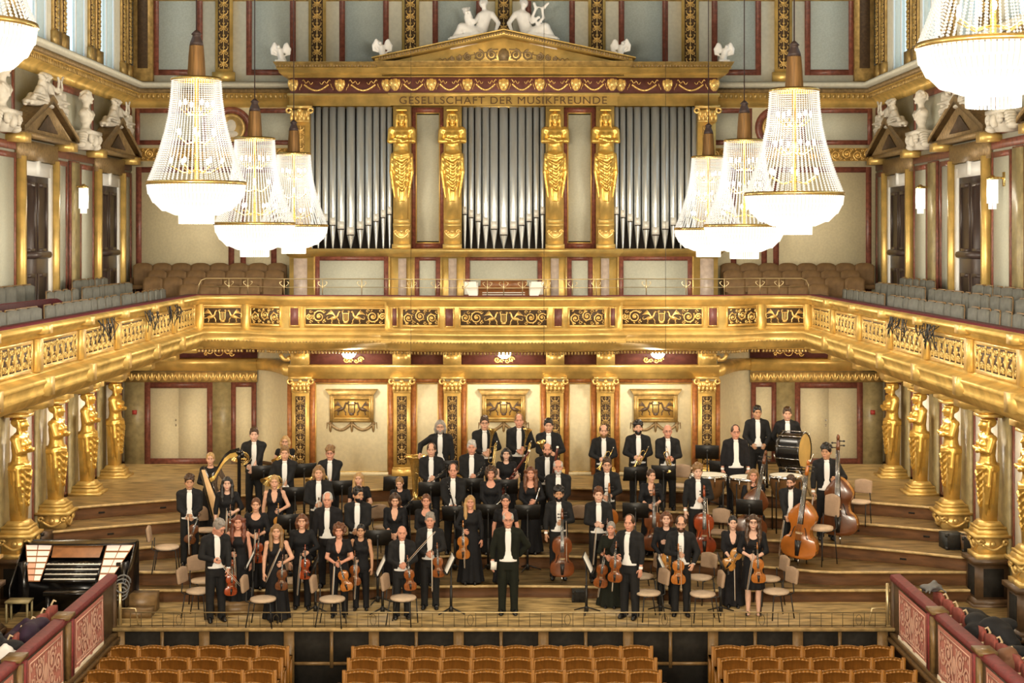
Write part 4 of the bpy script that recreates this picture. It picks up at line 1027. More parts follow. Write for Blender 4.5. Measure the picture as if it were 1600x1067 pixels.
# bays between the pipes, herms, end columns
for s in (-1, 1):
    x = s*1.71
    f = ob('bay_panel', box_mesh(0.56, 0.02, 2.85), 'sage_field', org, (x, 0.30, 7.88-4.40))
    ob('bay_border', frame_mesh(0.78, 3.18, 0.115, 0.06), 'red_marble', f); ob('bay_gilt', frame_mesh(0.56, 2.96, 0.03, 0.05), 'gold', f)
    for xx in (s*1.145, s*2.275):
        hp = ob('herm_pilaster', MB().box(-0.20, 0.20, 0, 0.32, 0, 3.19), 'gold', org, (xx, 0.0, 6.29-4.40))
        ob('herm_post', MB().frustum((0, -0.09), 0.66, 0.125, 0.10, 1.60, 0.16, 0.12).box(-0.17, 0.17, -0.2, 0, 0.56, 0.66).box(-0.19, 0.19, -0.22, 0, 0.48, 0.56).box(-0.175, 0.175, -0.2, 0, 0.10, 0.48).box(-0.21, 0.21, -0.23, 0, 0.0, 0.10), 'gold', hp)
        R = Relief(); R.ribbon([(-0.15+0.3*t/10, 0.06-0.10*math.sin(PI*t/10)) for t in range(11)], 0.05, None, 0.03)
        for d in (-1, 1): R.spiral((d*0.13, 0.10), 0.05, 1.3, d, 0, 0.03, 0.03)
        R.blob((0, 0.1), 0.05, 0.05, 0.04)
        ob('herm_garland', R.to_mb(), 'gold_bright', hp, (0, -0.20, 0.28))
        ob('herm_figure', HERM, 'gold_statue', hp, (0, -0.13, 2.04), None, (1.08, 1.0, 1.08))
    cp = ob('end_column', MB().box(-0.20, 0.20, 0, 0.3, 0, 3.19).box(-0.25, 0.25, -0.05, 0, 0, 0.12), 'gold', org, (s*4.55, 0.0, 6.29-4.40))
    ornament(cp, (0, -0.004, 1.5), 0.20, 2.5, 'candelabra', gmat='gold_old', name='column_inlay')
    ob('column_capital', capm, 'gold_bright', cp, (0, 0.05, 2.86), None, (1.05, 1, 1))
# base panels
for x0, x1 in ((-4.22, -2.58), (2.58, 4.22), (-0.86, 0.86), (-1.99, -1.42), (1.42, 1.99)):
    f = ob('base_panel', box_mesh(x1-x0-0.1, 0.02, 1.3), 'sage_field', org, ((x0+x1)/2, 0.02, 5.42-4.40))
    ob('base_border', frame_mesh(x1-x0, 1.4, 0.10, 0.045), 'red_marble', f); ob('base_gilt', frame_mesh(x1-x0+0.08, 1.48, 0.04, 0.05), 'gold_bright', f)
for x in (-4.55, -2.27, -1.145, 1.145, 2.27, 4.55):
    ob('base_inlay', box_mesh(0.30 if abs(x) > 4 else 0.18, 0.05, 1.3), 'grey_marble', org, (x, 0.02, 5.42-4.40))
# sculpture on top of the organ
for s, me, who in ((-1, RECL2, 'left'), (1, RECL, 'right')):
    tag(ob('reclining_statue', me, 'white_stone', None, (s*0.66, 34.45, 10.98-0.30*0.6*SL*2), (0, s*0.19, 0), (-s*1.02, 1.05, 0.94)), 'white reclining statue '+('with a child' if s < 0 else 'holding a lyre')+f' on the {who} slope of the organ pediment', 'statue')
for px, py, nm in ((438, 100, 'far left end'), (597, 97, 'left foot of the pediment'), (970, 99, 'right foot of the pediment'), (1132, 103, 'far right end')):
    tag(ob('eagle_statue', EAGLE, 'white_stone', None, (XP(px, 34.3), 34.35, 10.45+(0.08 if 590 < px < 980 else 0)), None, (0.95 if px < 787 else -0.95, 0.95, 0.95)), f'white stone eagle perched on the organ cornice, {nm}', 'statue')

# ---------------------------------------------------------------- caryatids
cb = MB().frustum((0, 0), 0, 0.34, 0.34, 0.05, 0.34, 0.34).frustum((0, 0), 0.05, 0.28, 0.28, 0.14, 0.24, 0.24).box(-0.25, 0.25, -0.25, 0.25, 0.14, 0.18).frustum((0, 0), 0.18, 0.22, 0.22, 0.27, 0.16, 0.16).mesh('base')
cpost = MB().frustum((0, 0), 0.27, 0.125, 0.12, 1.15, 0.165, 0.15).mesh('post')
ccap = MB().box(-0.22, 0.22, -0.2, 0.2, 0, 0.05).frustum((0, 0), 0.05, 0.17, 0.16, 0.13, 0.25, 0.23).box(-0.27, 0.27, -0.25, 0.25, 0.13, 0.20).mesh('capital')
sc_b = MB().box(-0.24, 0.24, -0.24, 0.24, 0, 0.30)
for a in range(4):
    i0 = len(sc_b.v)
    for d in (-1, 1): sc_b.tube([(d*0.22+0.06*math.cos(q)*(1-q/9), -0.27, 0.21+0.06*math.sin(q)*(1-q/9)) for q in [k*PI/4 for k in range(9)]], 0.032, 6)
    sc_b.tube([(-0.2+0.4*t/8, -0.26, 0.19-0.11*math.sin(PI*t/8)) for t in range(9)], 0.03, 6); sc_b.ellipsoid((0, -0.26, 0.18), (0.06, 0.04, 0.06), 8, 6)
    sc_b.xf(Matrix.Rotation(a*PI/2, 4, 'Z'), i0)
scroll_plinth = sc_b.box(-0.29, 0.29, -0.29, 0.29, -0.08, 0.0).mesh('scroll_plinth')
pedm = MB().box(-0.30, 0.30, -0.30, 0.30, 0.14, 0.78).box(-0.38, 0.38, -0.38, 0.38, 0, 0.08).frustum((0, 0), 0.08, 0.37, 0.37, 0.16, 0.31, 0.31).box(-0.37, 0.37, -0.37, 0.37, 0.78, 0.86).mesh('pedestal')
ordn = ['farthest from', 'second from', 'third from', 'fourth from', 'fifth from']
ORDW = ['nearest the back wall', 'second from the back wall', 'third from the back wall', 'fourth from the back wall', 'fifth from the back wall']
for s, sd in ((-1, 'left'), (1, 'right')):
    for i, y in enumerate(CARY):
        t = thing('caryatid', f'gilded caryatid with folded arms on the {sd} wall, {ORDW[i]}', 'statue', (s*8.66, y, 1.21), -s*PI/2, 'caryatids along the side walls')
        ob('base', cb, 'gold', t); ob('post', cpost, 'gold', t)
        ob('figure', HERM, 'gold_statue', t, (0, -0.01, 1.20), None, (1.16, 1.16, 0.98)); ob('capital', ccap, 'gold', t, (0, 0, 2.12))
        if i >= 2:
            ob('scroll_plinth', scroll_plinth, 'gold_bright', t, (0, 0, -0.30))
            if i >= 3:
                pd = ob('pedestal', pedm, 'dark_wood', t, (0, 0, -1.24))
                for q in (0, PI/2, -PI/2): ob('pedestal_inlay', box_mesh(0.36, 0.01, 0.50), 'dark_panel', pd, (0.301*math.sin(q), -0.301*math.cos(q), 0.45), (0, 0, q))

# ---------------------------------------------------------------- statues over the gallery doors, busts, sconces
brm = MB().frustum((0, 0.02), 0, 0.16, 0.14, 0.30, 0.34, 0.24).box(-0.38, 0.38, -0.24, 0.24, 0.30, 0.37)
for d in (-1, 1):
    brm.tube([(d*0.30+0.08*math.cos(q)*(1-q/9), -0.20, 0.20+0.09*math.sin(q)*(1-q/9)) for q in [k*PI/4 for k in range(9)]], 0.05, 6)
    for k in range(5): brm.ellipsoid((d*(0.40+0.04*k), -0.06, 0.28-0.05*k), (0.09, 0.12, 0.07), 7, 5)
brm.ellipsoid((0, -0.2, 0.18), (0.10, 0.08, 0.12), 8, 6)
brm = brm.mesh('bracket')
sconce_b = MB()
for r_, n, z0, z1 in ((0.085, 16, 0.0, 0.42), (0.055, 10, -0.10, 0.0)):
    for i in range(n):
        a = 2*PI*i/n; x, y = r_*math.cos(a), r_*math.sin(a); sconce_b.box(x-0.011, x+0.011, y-0.011, y+0.011, z0, z1)
sconce_m = sconce_b.mesh('crystal_prism')
for s, sd in ((-1, 'left'), (1, 'right')):
    def put(x, d, z): return (s*(XW-d), x, z)
    for j, y in enumerate((34.0, 28.75, 23.5)):
        wh = ('door nearest the organ', 'second door from the organ', 'third door from the organ')[j]
        for q, me, nm in ((-1, RECL, 'stage-side'), (1, RECL2, 'hall-side')):
            o = ob('reclining_statue', me, 'plaster')
            o.location = put(y-q*0.50, 0.20, 9.0)
            # local x runs along the hall; head towards the apex
            o.rotation_euler = (0, 0, -s*PI/2)
            sgn = q*(1 if s == -1 else -1)
            o.scale = (1.05*sgn, 0.75, 0.62)
            tag(o, f'plaster reclining figure over the {sd} {wh}, {"organ" if q < 0 else "hall"} side', 'statue')
    for y, nm in ((31.3, 'between the two gallery doors'), (26.05, 'near the chandelier')):
        t = thing('portrait_bust', f'plaster bust on a scrolled bracket on the {sd} wall, {nm}', 'bust', put(y, 0.26, 8.32), -s*PI/2)
        ob('bracket', brm, 'plaster', t); ob('bust', BUST, 'plaster', t, (0, 0, 0.37), None, 0.86)
    for y in ((31.3,) if s < 0 else (31.55, 26.9)):
        wh = '' if s < 0 else (' nearer the organ' if y > 30 else ' farther from the organ')
        t = thing('wall_sconce', f'glowing crystal wall sconce on the {sd} gallery wall{wh}', 'lamp', put(y, 0.22, 7.12), -s*PI/2)
        ob('crystal', sconce_m, 'crystal_bowl', t); ob('crown', MB().lathe([(0.10, 0.42), (0.10, 0.45), (0.06, 0.47), (0.02, 0.50)], 16), 'brass', t)
        ob('bulb', MB().ellipsoid((0, 0, 0.22), (0.035, 0.035, 0.10), 8, 6), 'bulb', t)
        ob('arm', MB().tube([(0, 0, 0.46), (0, 0.22, 0.44)], 0.02, 6).box(-0.05, 0.05, 0.19, 0.22, 0.3, 0.55), 'brass', t)
        l = bpy.data.lights.new('sconce_light', 'POINT'); l.energy = 10; l.color = LAMP_C; l.shadow_soft_size = 0.08
        lo = bpy.data.objects.new('sconce_light', l); COL.objects.link(lo); lo.parent = t; lo.location = (0, -0.14, 0.2)

# ---------------------------------------------------------------- chandeliers
def chandelier_parts():
    PR = [(1.445, 0.335), (1.2, 0.352), (0.95, 0.385), (0.7, 0.44), (0.45, 0.51), (0.25, 0.58), (0.1, 0.64), (0.02, 0.67)]
    zz = np.array([p[0] for p in PR][::-1]); rr = np.array([p[1] for p in PR][::-1])
    b = MB(); n = 60
    oc = [(1, 0, 0), (-1, 0, 0), (0, 1, 0), (0, -1, 0), (0, 0, 1), (0, 0, -1)]; of = [(0, 2, 4), (2, 1, 4), (1, 3, 4), (3, 0, 4), (2, 0, 5), (1, 2, 5), (3, 1, 5), (0, 3, 5)]
    V = []; Fs = []
    for i in range(n):
        a = 2*PI*i/n; z = 1.43
        while z > 0.0:
            r = float(np.interp(z, zz, rr)); c = (r*math.cos(a), r*math.sin(a), z); o = len(V); q = 0.0125 if r < 0.45 else 0.0145
            V += [(c[0]+p[0]*q, c[1]+p[1]*q, c[2]+p[2]*q*1.15) for p in oc]; Fs += [tuple(k+o for k in f) for f in of]
            z -= 0.030
    b.add(V, Fs); strands = b.mesh('bead_strand')
    b = MB()
    for t, (r0, z0, r1, z1, m) in enumerate(((0.672, -0.02, 0.655, -0.15, 84), (0.655, -0.13, 0.585, -0.27, 78), (0.59, -0.25, 0.46, -0.38, 66), (0.47, -0.36, 0.28, -0.44, 48), (0.24, -0.40, 0.235, -0.56, 40))):
        for i in range(m):
            a = 2*PI*(i+0.5*(t % 2))/m; ca, sa = math.cos(a), math.sin(a); w = 2*PI*r0/m*0.40
            P = []
            for r, z in ((r0, z0), (r1, z1)):
                for d, e in ((-w, 0), (0, 0.012), (w, 0), (0, -0.012)): P.append(((r+e)*ca-d*sa, (r+e)*sa+d*ca, z))
            b.add(P, [(0, 1, 5, 4), (1, 2, 6, 5), (2, 3, 7, 6), (3, 0, 4, 7), (0, 3, 2, 1), (4, 5, 6, 7)])
    bowl = b.mesh('crystal_bowl')
    inner = MB().lathe([(0.63, -0.03), (0.61, -0.15), (0.54, -0.27), (0.42, -0.36), (0.22, -0.40), (0.02, -0.41)], 32, cap=False).mesh('glow_liner', True)  # shell added inside the bowl to make it glow white
    rings = MB().lathe([(0.66, -0.02), (0.69, -0.02), (0.70, 0.0), (0.69, 0.03), (0.66, 0.03), (0.66, -0.02)], 40, cap=False)
    tring = MB().lathe([(0.33, 1.43), (0.35, 1.43), (0.355, 1.45), (0.34, 1.475), (0.33, 1.43)], 28, cap=False).mesh('top_ring', True)
    rings = rings.mesh('ring', True)
    silk = MB()
    m = 36; V = []; Fs = []
    for k, (r, z) in enumerate(((0.12, 1.45), (0.112, 1.6), (0.102, 1.78), (0.09, 1.93))):
        for j in range(m): a = 2*PI*j/m; q = r*(1+0.07*(1 if j % 2 else -1)); V.append((q*math.cos(a), q*math.sin(a), z))
    for k in range(3):
        for j in range(m): Fs.append((k*m+j, k*m+(j+1) % m, (k+1)*m+(j+1) % m, (k+1)*m+j))
    silk.add(V, Fs); silk = silk.mesh('silk_sleeve')
    cap_ = MB().lathe([(0.098, 1.92), (0.09, 1.97), (0.06, 2.04), (0.055, 2.07), (0.075, 2.08), (0.04, 2.12), (0.015, 2.14)], 14).mesh('cap', True)
    stem = MB().tube([(0, 0, -0.3), (0, 0, 1.47)], 0.03, 8)
    for z in (0.25, 0.65, 1.05):
        for i in range(6):
            a = 2*PI*i/6+z; r = float(np.interp(z, zz, rr))*0.62
            stem.tube([(0, 0, z-0.06), (r*0.5*math.cos(a), r*0.5*math.sin(a), z-0.10), (r*math.cos(a), r*math.sin(a), z)], 0.010, 5)
    stem = stem.lathe([(0.02, 1.45), (0.33, 1.452)], 20, cap=False).mesh('stem')
    bb = MB()
    for z in (0.30, 0.70, 1.10):
        for i in range(6):
            a = 2*PI*i/6+(z-0.05); r = float(np.interp(z, zz, rr))*0.62; bb.ellipsoid((r*math.cos(a), r*math.sin(a), z+0.02), (0.022, 0.022, 0.045), 6, 4)
    return strands, bowl, inner, rings, silk, cap_, stem, bb.mesh('bulb'), tring
CH = chandelier_parts()
def chandelier(px, Y, yring, scale, label, watts=None):
    X = XP(px, Y); Z = ZP(yring, Y)
    t = thing('chandelier', label, 'chandelier', (X, Y, Z), 0.0, 'crystal chandeliers', scale)
    for nm, me, mt in (('bead_curtain', CH[0], 'crystal'), ('crystal_bowl', CH[1], 'crystal_bowl'), ('glow_liner', CH[2], 'glow_liner'), ('ring', CH[3], 'brass'), ('silk_sleeve', CH[4], 'chand_silk'), ('cap', CH[5], 'chand_cap'), ('stem', CH[6], 'brass'), ('bulb_cluster', CH[7], 'bulb'), ('top_ring', CH[8], 'brass')):
        o = ob(nm, me, mt, t)
        if nm in ('bead_curtain', 'crystal_bowl', 'bulb_cluster'): o['kind'] = 'stuff'
    ob('cable', MB().tube([(0, 0, 2.1), (0, 0, (15.5-Z)/scale)], 0.010, 5), 'chand_cap', t)
    l = bpy.data.lights.new('chandelier_light', 'POINT'); l.energy = watts or LAMP_W; l.color = LAMP_C; l.shadow_soft_size = 0.35
    lo = bpy.data.objects.new('chandelier_light', l); COL.objects.link(lo); lo.parent = t; lo.location = (0, 0, -0.98)
    if not watts:                                            # the lamps inside the bead curtain
        l2 = l.copy(); l2.energy = 200; lo = bpy.data.objects.new('chandelier_light', l2); COL.objects.link(lo); lo.parent = t; lo.location = (0, 0, 0.75)
    return t
for px, Y, yr, sc, lb in ((307, 21.4, 287, 1.0, 'first large crystal chandelier from the viewer on the left, below a pleated sleeve'), (1241, 21.4, 304, 1.0, 'first large crystal chandelier from the viewer on the right, in front of the marble wall'),
        (398, 26.2, 350, 1.0, 'middle crystal chandelier of the left row overlapping the organ base'), (1163, 26.2, 353, 1.0, 'middle crystal chandelier of the right row overlapping the organ base'),
        (459, 31.0, 353, 1.0, 'left row crystal chandelier closest to the organ pipes'), (1107, 31.0, 358, 1.0, 'right row crystal chandelier closest to the organ pipes'),
        (-62, 13.3, 40, 0.94, 'crystal chandelier cut off by the upper left edge of the picture'), (1552, 13.3, 72, 0.95, 'crystal chandelier cut off by the upper right edge of the picture')):
    chandelier(px, Y, yr, sc, lb)
for Y, wh in ((5.5, 'first'), (-2.5, 'second'), (-9.5, 'third')):  # unseen pairs behind the camera, driven far above the visible ones as fill
    for px, sd in ((VX-4.3*F/Y, 'left'), (VX+4.05*F/Y, 'right')):
        t = chandelier(px, Y, VY-(9.0-CZ)*F/Y, 1.3, f'crystal chandelier of the {sd} row behind the viewer, {wh}', 2900)

# lamps under the balcony; those along the sides are added, unseen fill
LMPS = [(XP(545, 33.3), 33.3, 'left of three below the organ', 62), (XP(788, 33.3), 33.3, 'centre of three below the organ', 62), (XP(1028, 33.3), 33.3, 'right of three below the organ', 62)]
LMPS += [(s_*7.75, y_, f'{sd_} side, {w_}', 55) for s_, sd_ in ((-1, 'left'), (1, 'right')) for y_, w_ in ((33.0, 'nearest the organ'), (30.8, 'second from the organ'), (28.5, 'third from the organ'), (26.3, 'fourth from the organ'))]  # side lamps added out of sight to brighten the lower walls
for x, y, nm, pw in LMPS:
    t = thing('ceiling_lamp', f'glowing bowl lamp under the balcony, {nm}', 'lamp', (x, y, 4.12))
    ob('bowl', MB().lathe([(0.165, -0.06), (0.155, -0.11), (0.12, -0.17), (0.06, -0.205), (0.01, -0.21)], 20, cap=False), 'lamp_glass', t, smooth=True)
    ob('fitting', MB().lathe([(0.05, 0), (0.06, -0.02), (0.19, -0.03), (0.20, -0.06), (0.165, -0.07)], 20, cap=False), 'brass', t)
    R = Relief()
    for d in (-1, 1): R.spiral((d*0.16, -0.02), 0.07, 1.4, d, 0, 0.04, 0.03); R.spiral((d*0.06, -0.05), 0.05, 1.2, -d, 0, 0.03, 0.03)
    if pw > 60: ob('ornament', R.to_mb(), 'gold_bright', t, (0, 1.02, -0.29))
    l = bpy.data.lights.new('lamp_light', 'POINT'); l.energy = pw; l.color = LAMP_C; l.shadow_soft_size = 0.12
    lo = bpy.data.objects.new('lamp_light', l); COL.objects.link(lo); lo.parent = t; lo.location = (0, 0, -0.36)
# ---------------------------------------------------------------- gallery furniture
def arc_back(w, h, t, bow, top=0.06, n=8, m=3):
    """curved, round-topped chair back: centred on x, z from 0 to h, front at -y"""
    V = []; Fs = []
    for side in (0, 1):
        for j in range(m+1):
            for i in range(n+1):
                u = -1+2*i/n; z = h*j/m
                if j == m: z = h-top*(abs(u)**3)
                V.append((u*w/2, bow*u*u*-1+(t if side else 0), z))
    s1 = (m+1)*(n+1)
    for j in range(m):
        for i in range(n):
            a = j*(n+1)+i; Fs.append((a, a+1, a+n+2, a+n+1)); b_ = s1+a; Fs.append((b_, b_+n+1, b_+n+2, b_+1))
    for i in range(n):
        Fs.append((m*(n+1)+i, m*(n+1)+i+1, s1+m*(n+1)+i+1, s1+m*(n+1)+i)); Fs.append((i+1, i, s1+i, s1+i+1))
    for j in range(m):
        a = j*(n+1); Fs.append((a, a+n+1, s1+a+n+1, s1+a)); a += n; Fs.append((a+n+1, a, s1+a, s1+a+n+1))
    return MB().add(V, Fs)
# brown plush seats beside the organ (face the viewer's hall)
bb_ = arc_back(0.445, 0.56, 0.09, 0.02, 0.07); bb_.v = [(x, y, z+0.40) for x, y, z in bb_.v]; bbm = bb_.mesh('backrest', True)
bsm = MB().box(-0.21, 0.21, -0.42, 0.02, 0.36, 0.46).mesh('seat'); bpm = MB().box(-0.225, -0.205, -0.30, 0.08, 0, 0.62).mesh('side_panel')
proto = None; cnt = 0
ROWN = ['front row', 'second row', 'third row', 'back row']
for s, sd in ((-1, 'left'), (1, 'right')):
    st = struct_root('floor_gallery_steps', f'stepped gallery floor under the brown seats {sd} of the organ')
    for r, (Y, ztop, pxs) in enumerate(((33.75, 5.52, 279), (34.35, 5.66, 223), (35.0, 5.80, 230), (35.65, 5.95, 208))):
        base = ztop-0.96
        x = s*-XP(pxs, Y) if s > 0 else XP(pxs, Y)
        ob('step', MB().box(min(s*8.7, s*4.95), max(s*8.7, s*4.95), Y-0.36, Y+0.40, 4.38, base), 'dark_wood', st)
        k = 0
        while abs(x)-0.45*(k+1) > 4.9:
            xx = s*(abs(x)-0.445*(k+0.5)); lb = f'brown plush seat {sd} of the organ, {ROWN[r]}, {ordinal(k+1)} from the wall'
            if proto is None:
                proto = thing('gallery_armchair', lb, 'seat', (xx, Y, base), 0, 'brown gallery seats'); ob('backrest', bbm, 'brown_plush', proto); ob('seat', bsm, 'brown_plush', proto); ob('side_panel', bpm, 'dark_wood', proto)
            else: dup(proto, (xx, Y, base), 0, lb)
            k += 1
# grey seats of the side galleries, facing the middle of the hall
gb = arc_back(0.46, 0.50, 0.06, 0.02, 0.03); gb.v = [(x, y+0.10*z*0.3, z+0.42) for x, y, z in gb.v]; gbm = gb.mesh('backrest', True)
gsm = MB().box(-0.22, 0.22, -0.42, 0.0, 0.38, 0.46).mesh('seat')
ge = MB().tube([(-0.23, 0.03, 0.40), (-0.235, 0.05, 0.86), (-0.19, 0.06, 0.925), (0.19, 0.06, 0.925), (0.235, 0.05, 0.86), (0.23, 0.03, 0.40)], 0.013, 5).mesh('back_frame')
glg = MB().tube([(0, 0, 0), (0, 0, 0.40)], 0.015, 5).mesh('leg')
gp = None; rn = random.Random(5)
for s, sd in ((-1, 'left'), (1, 'right')):
    st = struct_root('floor_gallery_tier', f'stepped side gallery floor under the grey seats on the {sd}')
    for r, (xr, base, y0, y1) in enumerate(((7.22, 4.52, 20.3, 32.6), (7.86, 4.66, 20.8, 32.2), (8.42, 4.76, 21.5, 33.0))):
        ob('tier', MB().box(min(s*(xr-0.33), s*8.75), max(s*(xr-0.33), s*8.75), 18, 33.0, 4.38, base), 'dark_wood', st)
        y = y1; k = 0; m_ = 0
        while y > y0:
            k += 1
            if r == 2 and not (29.9 < y < 32.7 or 24.8 < y < 27.6): y -= 0.52; continue
            if r < 2 and k % 9 == 8: y -= 0.30
            if s < 0 and 22.9 < y < 26.6 and r == 1: y -= 0.52; continue
            m_ = m_+1; lb = f'grey chair of the {sd} side gallery, {ordinal(m_)} from the organ in the {["front", "second", "wall"][r]} row'
            a = -s*PI/2+rn.uniform(-0.12, 0.12)
            if gp is None:
                gp = thing('gallery_chair', lb, 'chair', (s*xr, y, base), a, 'grey side gallery chairs'); ob('backrest', gbm, 'grey_plush', gp); ob('seat', gsm, 'grey_plush', gp); ob('back_frame', ge, 'oak_trim', gp)
                for dx, dy in ((-0.2, -0.38), (0.2, -0.38), (-0.2, 0), (0.2, 0)): ob('leg', glg, 'seat_wood_dark', gp, (dx, dy, 0))
            else: dup(gp, (s*xr, y, base), a, lb)
            y -= 0.52
tag(ob('box_partition', MB().prism([(22.5, 4.66), (26.5, 4.66), (26.5, 5.22), (26.2, 5.42), (25.8, 5.50), (22.5, 5.52)], -7.60, -7.50, 'yz'), 'wine_dark'), 'dark maroon velvet partition between the grey chairs of the left gallery', 'partition')

# brass rail on the organ gallery
rl = thing('gallery_rail', 'thin brass safety rail with scrolled posts along the organ gallery balcony', 'railing', (0, 32.7, 5.31))
RP = [(x, y+0.16) for x, y in REAR if abs(x) < 6.6]; RP = [(-6.45, 33.26)]+RP+[(6.45, 33.26)]
for z, r_ in ((0.34, 0.011), (0.16, 0.008)):
    pts = [(x, y-32.7, z) for x, y in RP]
    if z > 0.3: pts = [(-6.62, 0.56, 0.0), (-6.60, 0.56, 0.2), (-6.55, 0.56, 0.30)]+pts+[(6.55, 0.56, 0.30), (6.60, 0.56, 0.2), (6.62, 0.56, 0.0)]
    ob('rail', MB().tube(pts, r_, 6), 'brass_rail', rl)
pm_ = MB().tube([(0, 0, 0), (0, 0, 0.34)], 0.010, 6).mesh('post')
sm_ = MB()
for d in (-1, 1): sm_.tube([(d*(0.01+0.085*math.sin(t*1.1)), 0, 0.17+0.16*t/2.6-0.03*(t > 2)) for t in [0.3*k for k in range(9)]], 0.007, 5)
sm_ = sm_.mesh('scroll')
for px in (353, 383, 445, 505, 566, 645, 682, 726, 762, 787, 816, 852, 893, 930, 1009, 1071, 1131, 1192, 1222):
    y = 32.9; x = XP(px, y)
    for a, b_ in zip(RP[:-1], RP[1:]):
        if a[0] <= x <= b_[0]: y = a[1]+(b_[1]-a[1])*(x-a[0])/(b_[0]-a[0]+1e-9)
    p = ob('post', pm_, 'brass_rail', rl, (x, y-32.7, 0)); ob('scroll', sm_, 'brass_rail', p)
# organ console on the gallery
gc = thing('gallery_organ_console', 'reddish wooden organ console with white stop jambs behind the balcony rail', 'organ console', (0, 33.25, 4.40))
ob('case', MB().box(-0.86, 0.86, 0, 0.7, 0, 1.02).box(-0.90, 0.90, -0.04, 0.74, 1.02, 1.07), 'console_wood', gc)
ob('case_top', MB().box(-0.50, 0.50, -0.02, 0.3, 1.0, 1.20), 'console_wood', gc)
for i in range(4): ob('keyboard', MB().box(-0.46, 0.46, -0.05-0.02*i, 0.05, 0.90+0.045*i-0.1, 0.915+0.045*i-0.1), 'key_white', gc)
for s in (-1, 1): ob('stop_jamb', MB().add([(s*0.55, -0.06, 0.80), (s*0.60, -0.06, 1.18), (s*0.88, -0.06, 1.18), (s*0.72, -0.06, 0.80)], [(0, 1, 2, 3)]).box(s*0.7-0.15, s*0.7+0.15, -0.05, 0.1, 0.9, 1.16), 'key_white', gc)

# ---------------------------------------------------------------- stalls seats (wooden, backs to the viewer)
cb_ = MB(); n = 8; w = 0.475
def back_poly(w, zb, zt, rise): return [(-w/2, zb), (w/2, zb)]+[(w/2-w*i/n, zt+rise*math.sin(PI*i/n)) for i in range(n+1)]
st_back = MB().prism(back_poly(w, -0.50, -0.05, 0.035), 0, 0.03)
st_frame = MB()
P = [(w/2-w*i/n, -0.05+0.035*math.sin(PI*i/n)) for i in range(n+1)]
for (xa, za), (xb, zb2) in zip(P[:-1], P[1:]): st_frame.prism([(xa, za-0.035), (xb, zb2-0.035), (xb, zb2+0.005), (xa, za+0.005)], -0.022, 0.032)
st_frame.box(-w/2, -w/2+0.035, -0.018, 0.03, -0.9, -0.05).box(w/2-0.035, w/2, -0.018, 0.03, -0.9, -0.05).box(-w/2, w/2, -0.015, 0.03, -0.50, -0.46)
st_seat = MB().box(-w/2, w/2, 0.03, 0.42, -0.50, -0.46)
st_arm = MB().box(w/2-0.01, w/2+0.04, -0.02, 0.36, -0.30, -0.26).box(w/2-0.01, w/2+0.04, -0.03, 0.03, -0.9, -0.02).box(w/2-0.01, w/2+0.04, 0.31, 0.36, -0.9, -0.26)
sbm, sfm, ssm, sam = st_back.mesh('backrest'), st_frame.mesh('back_frame'), st_seat.mesh('seat'), st_arm.mesh('end_frame')
sp = None
for blk, x0, k in (('left', -6.44, 6), ('centre', -2.45, 10), ('right', 3.42, 6)):
    for r in range(4):
        y = 25.05-0.70*r
        for i in range(k):
            xx = x0+0.485*(i+0.5); lb = f'wooden stalls seat, {ordinal(i+1)} from the left in the {["front", "second", "third", "fourth"][r]} row of the {blk} block'
            if sp is None:
                sp = thing('stalls_chair', lb, 'seat', (xx, y, -0.12), 0, 'wooden stalls seats'); ob('backrest', sbm, 'seat_wood_dark', sp); ob('back_frame', sfm, 'seat_wood', sp); ob('seat', ssm, 'seat_wood', sp); cur = sp
            else: cur = dup(sp, (xx, y, -0.12), 0, lb)
            if i == k-1: ob('end_frame', sam, 'seat_wood', cur)
            if i == 0 : ob('end_frame', sam, 'seat_wood', cur, None, None, (-1, 1, 1))

# ---------------------------------------------------------------- parterre boxes
rel = Relief()
for d in (-1, 1):
    rel.spiral((d*0.30, 0.10), 0.19, 1.8, d, PI/2, 0.06, 0.006); rel.spiral((d*0.28, -0.18), 0.15, 1.6, -d, 0, 0.05, 0.006); rel.spiral((d*0.58, -0.02), 0.14, 1.5, d, 0, 0.05, 0.006)
    rel.ribbon(bez((0, -0.32), (d*0.2, -0.1), (d*0.05, 0.1), (d*0.12, 0.30)), 0.06, 0.03, 0.006)
    for k in range(6): rel.blob((d*(0.12+0.11*k), 0.27-0.03*(k % 2)), 0.05, 0.03, 0.006, 6, k); rel.blob((d*(0.10+0.11*k), -0.30), 0.05, 0.03, 0.006, 6, k)
rel.blob((0, 0), 0.09, 0.15, 0.006, 8)
clm = rel.to_mb(); clm = clm.mesh('pattern')
cbd = frame_mesh(1.52, 0.66, 0.022, 0.006).mesh('pattern_border')
cl = MB(); nseg = 34; V = []; Fs = []
rnc = random.Random(3)
for j in range(5):
    z = 0.38-0.76*j/4
    for i in range(nseg+1): u = -0.85+1.7*i/nseg; V.append((u, -0.03-0.012*(j/4)*math.sin(u*9+0.5)-0.01, z-(0.015*math.sin(u*6) if j == 4 else 0)))
for j in range(4):
    for i in range(nseg): a = j*(nseg+1)+i; Fs.append((a, a+nseg+1, a+nseg+2, a+1))
clothm = MB().add(V, Fs).mesh('cloth', True)
fr = MB()
for i in range(60): u = -0.84+1.68*i/59; fr.box(u-0.011, u+0.011, -0.05, -0.035, -0.47-0.015*math.sin(u*6)+rnc.uniform(-.006, .006), -0.37)
frm = fr.mesh('fringe')
rcb = arc_back(0.46, 0.46, 0.06, 0.03, 0.02); rcb.v = [(x, y+0.05*z, z+0.44) for x, y, z in rcb.v]; rcbm = rcb.mesh('backrest')
rcs = MB().box(-0.23, 0.23, -0.44, 0.02, 0.36, 0.46).mesh('seat')
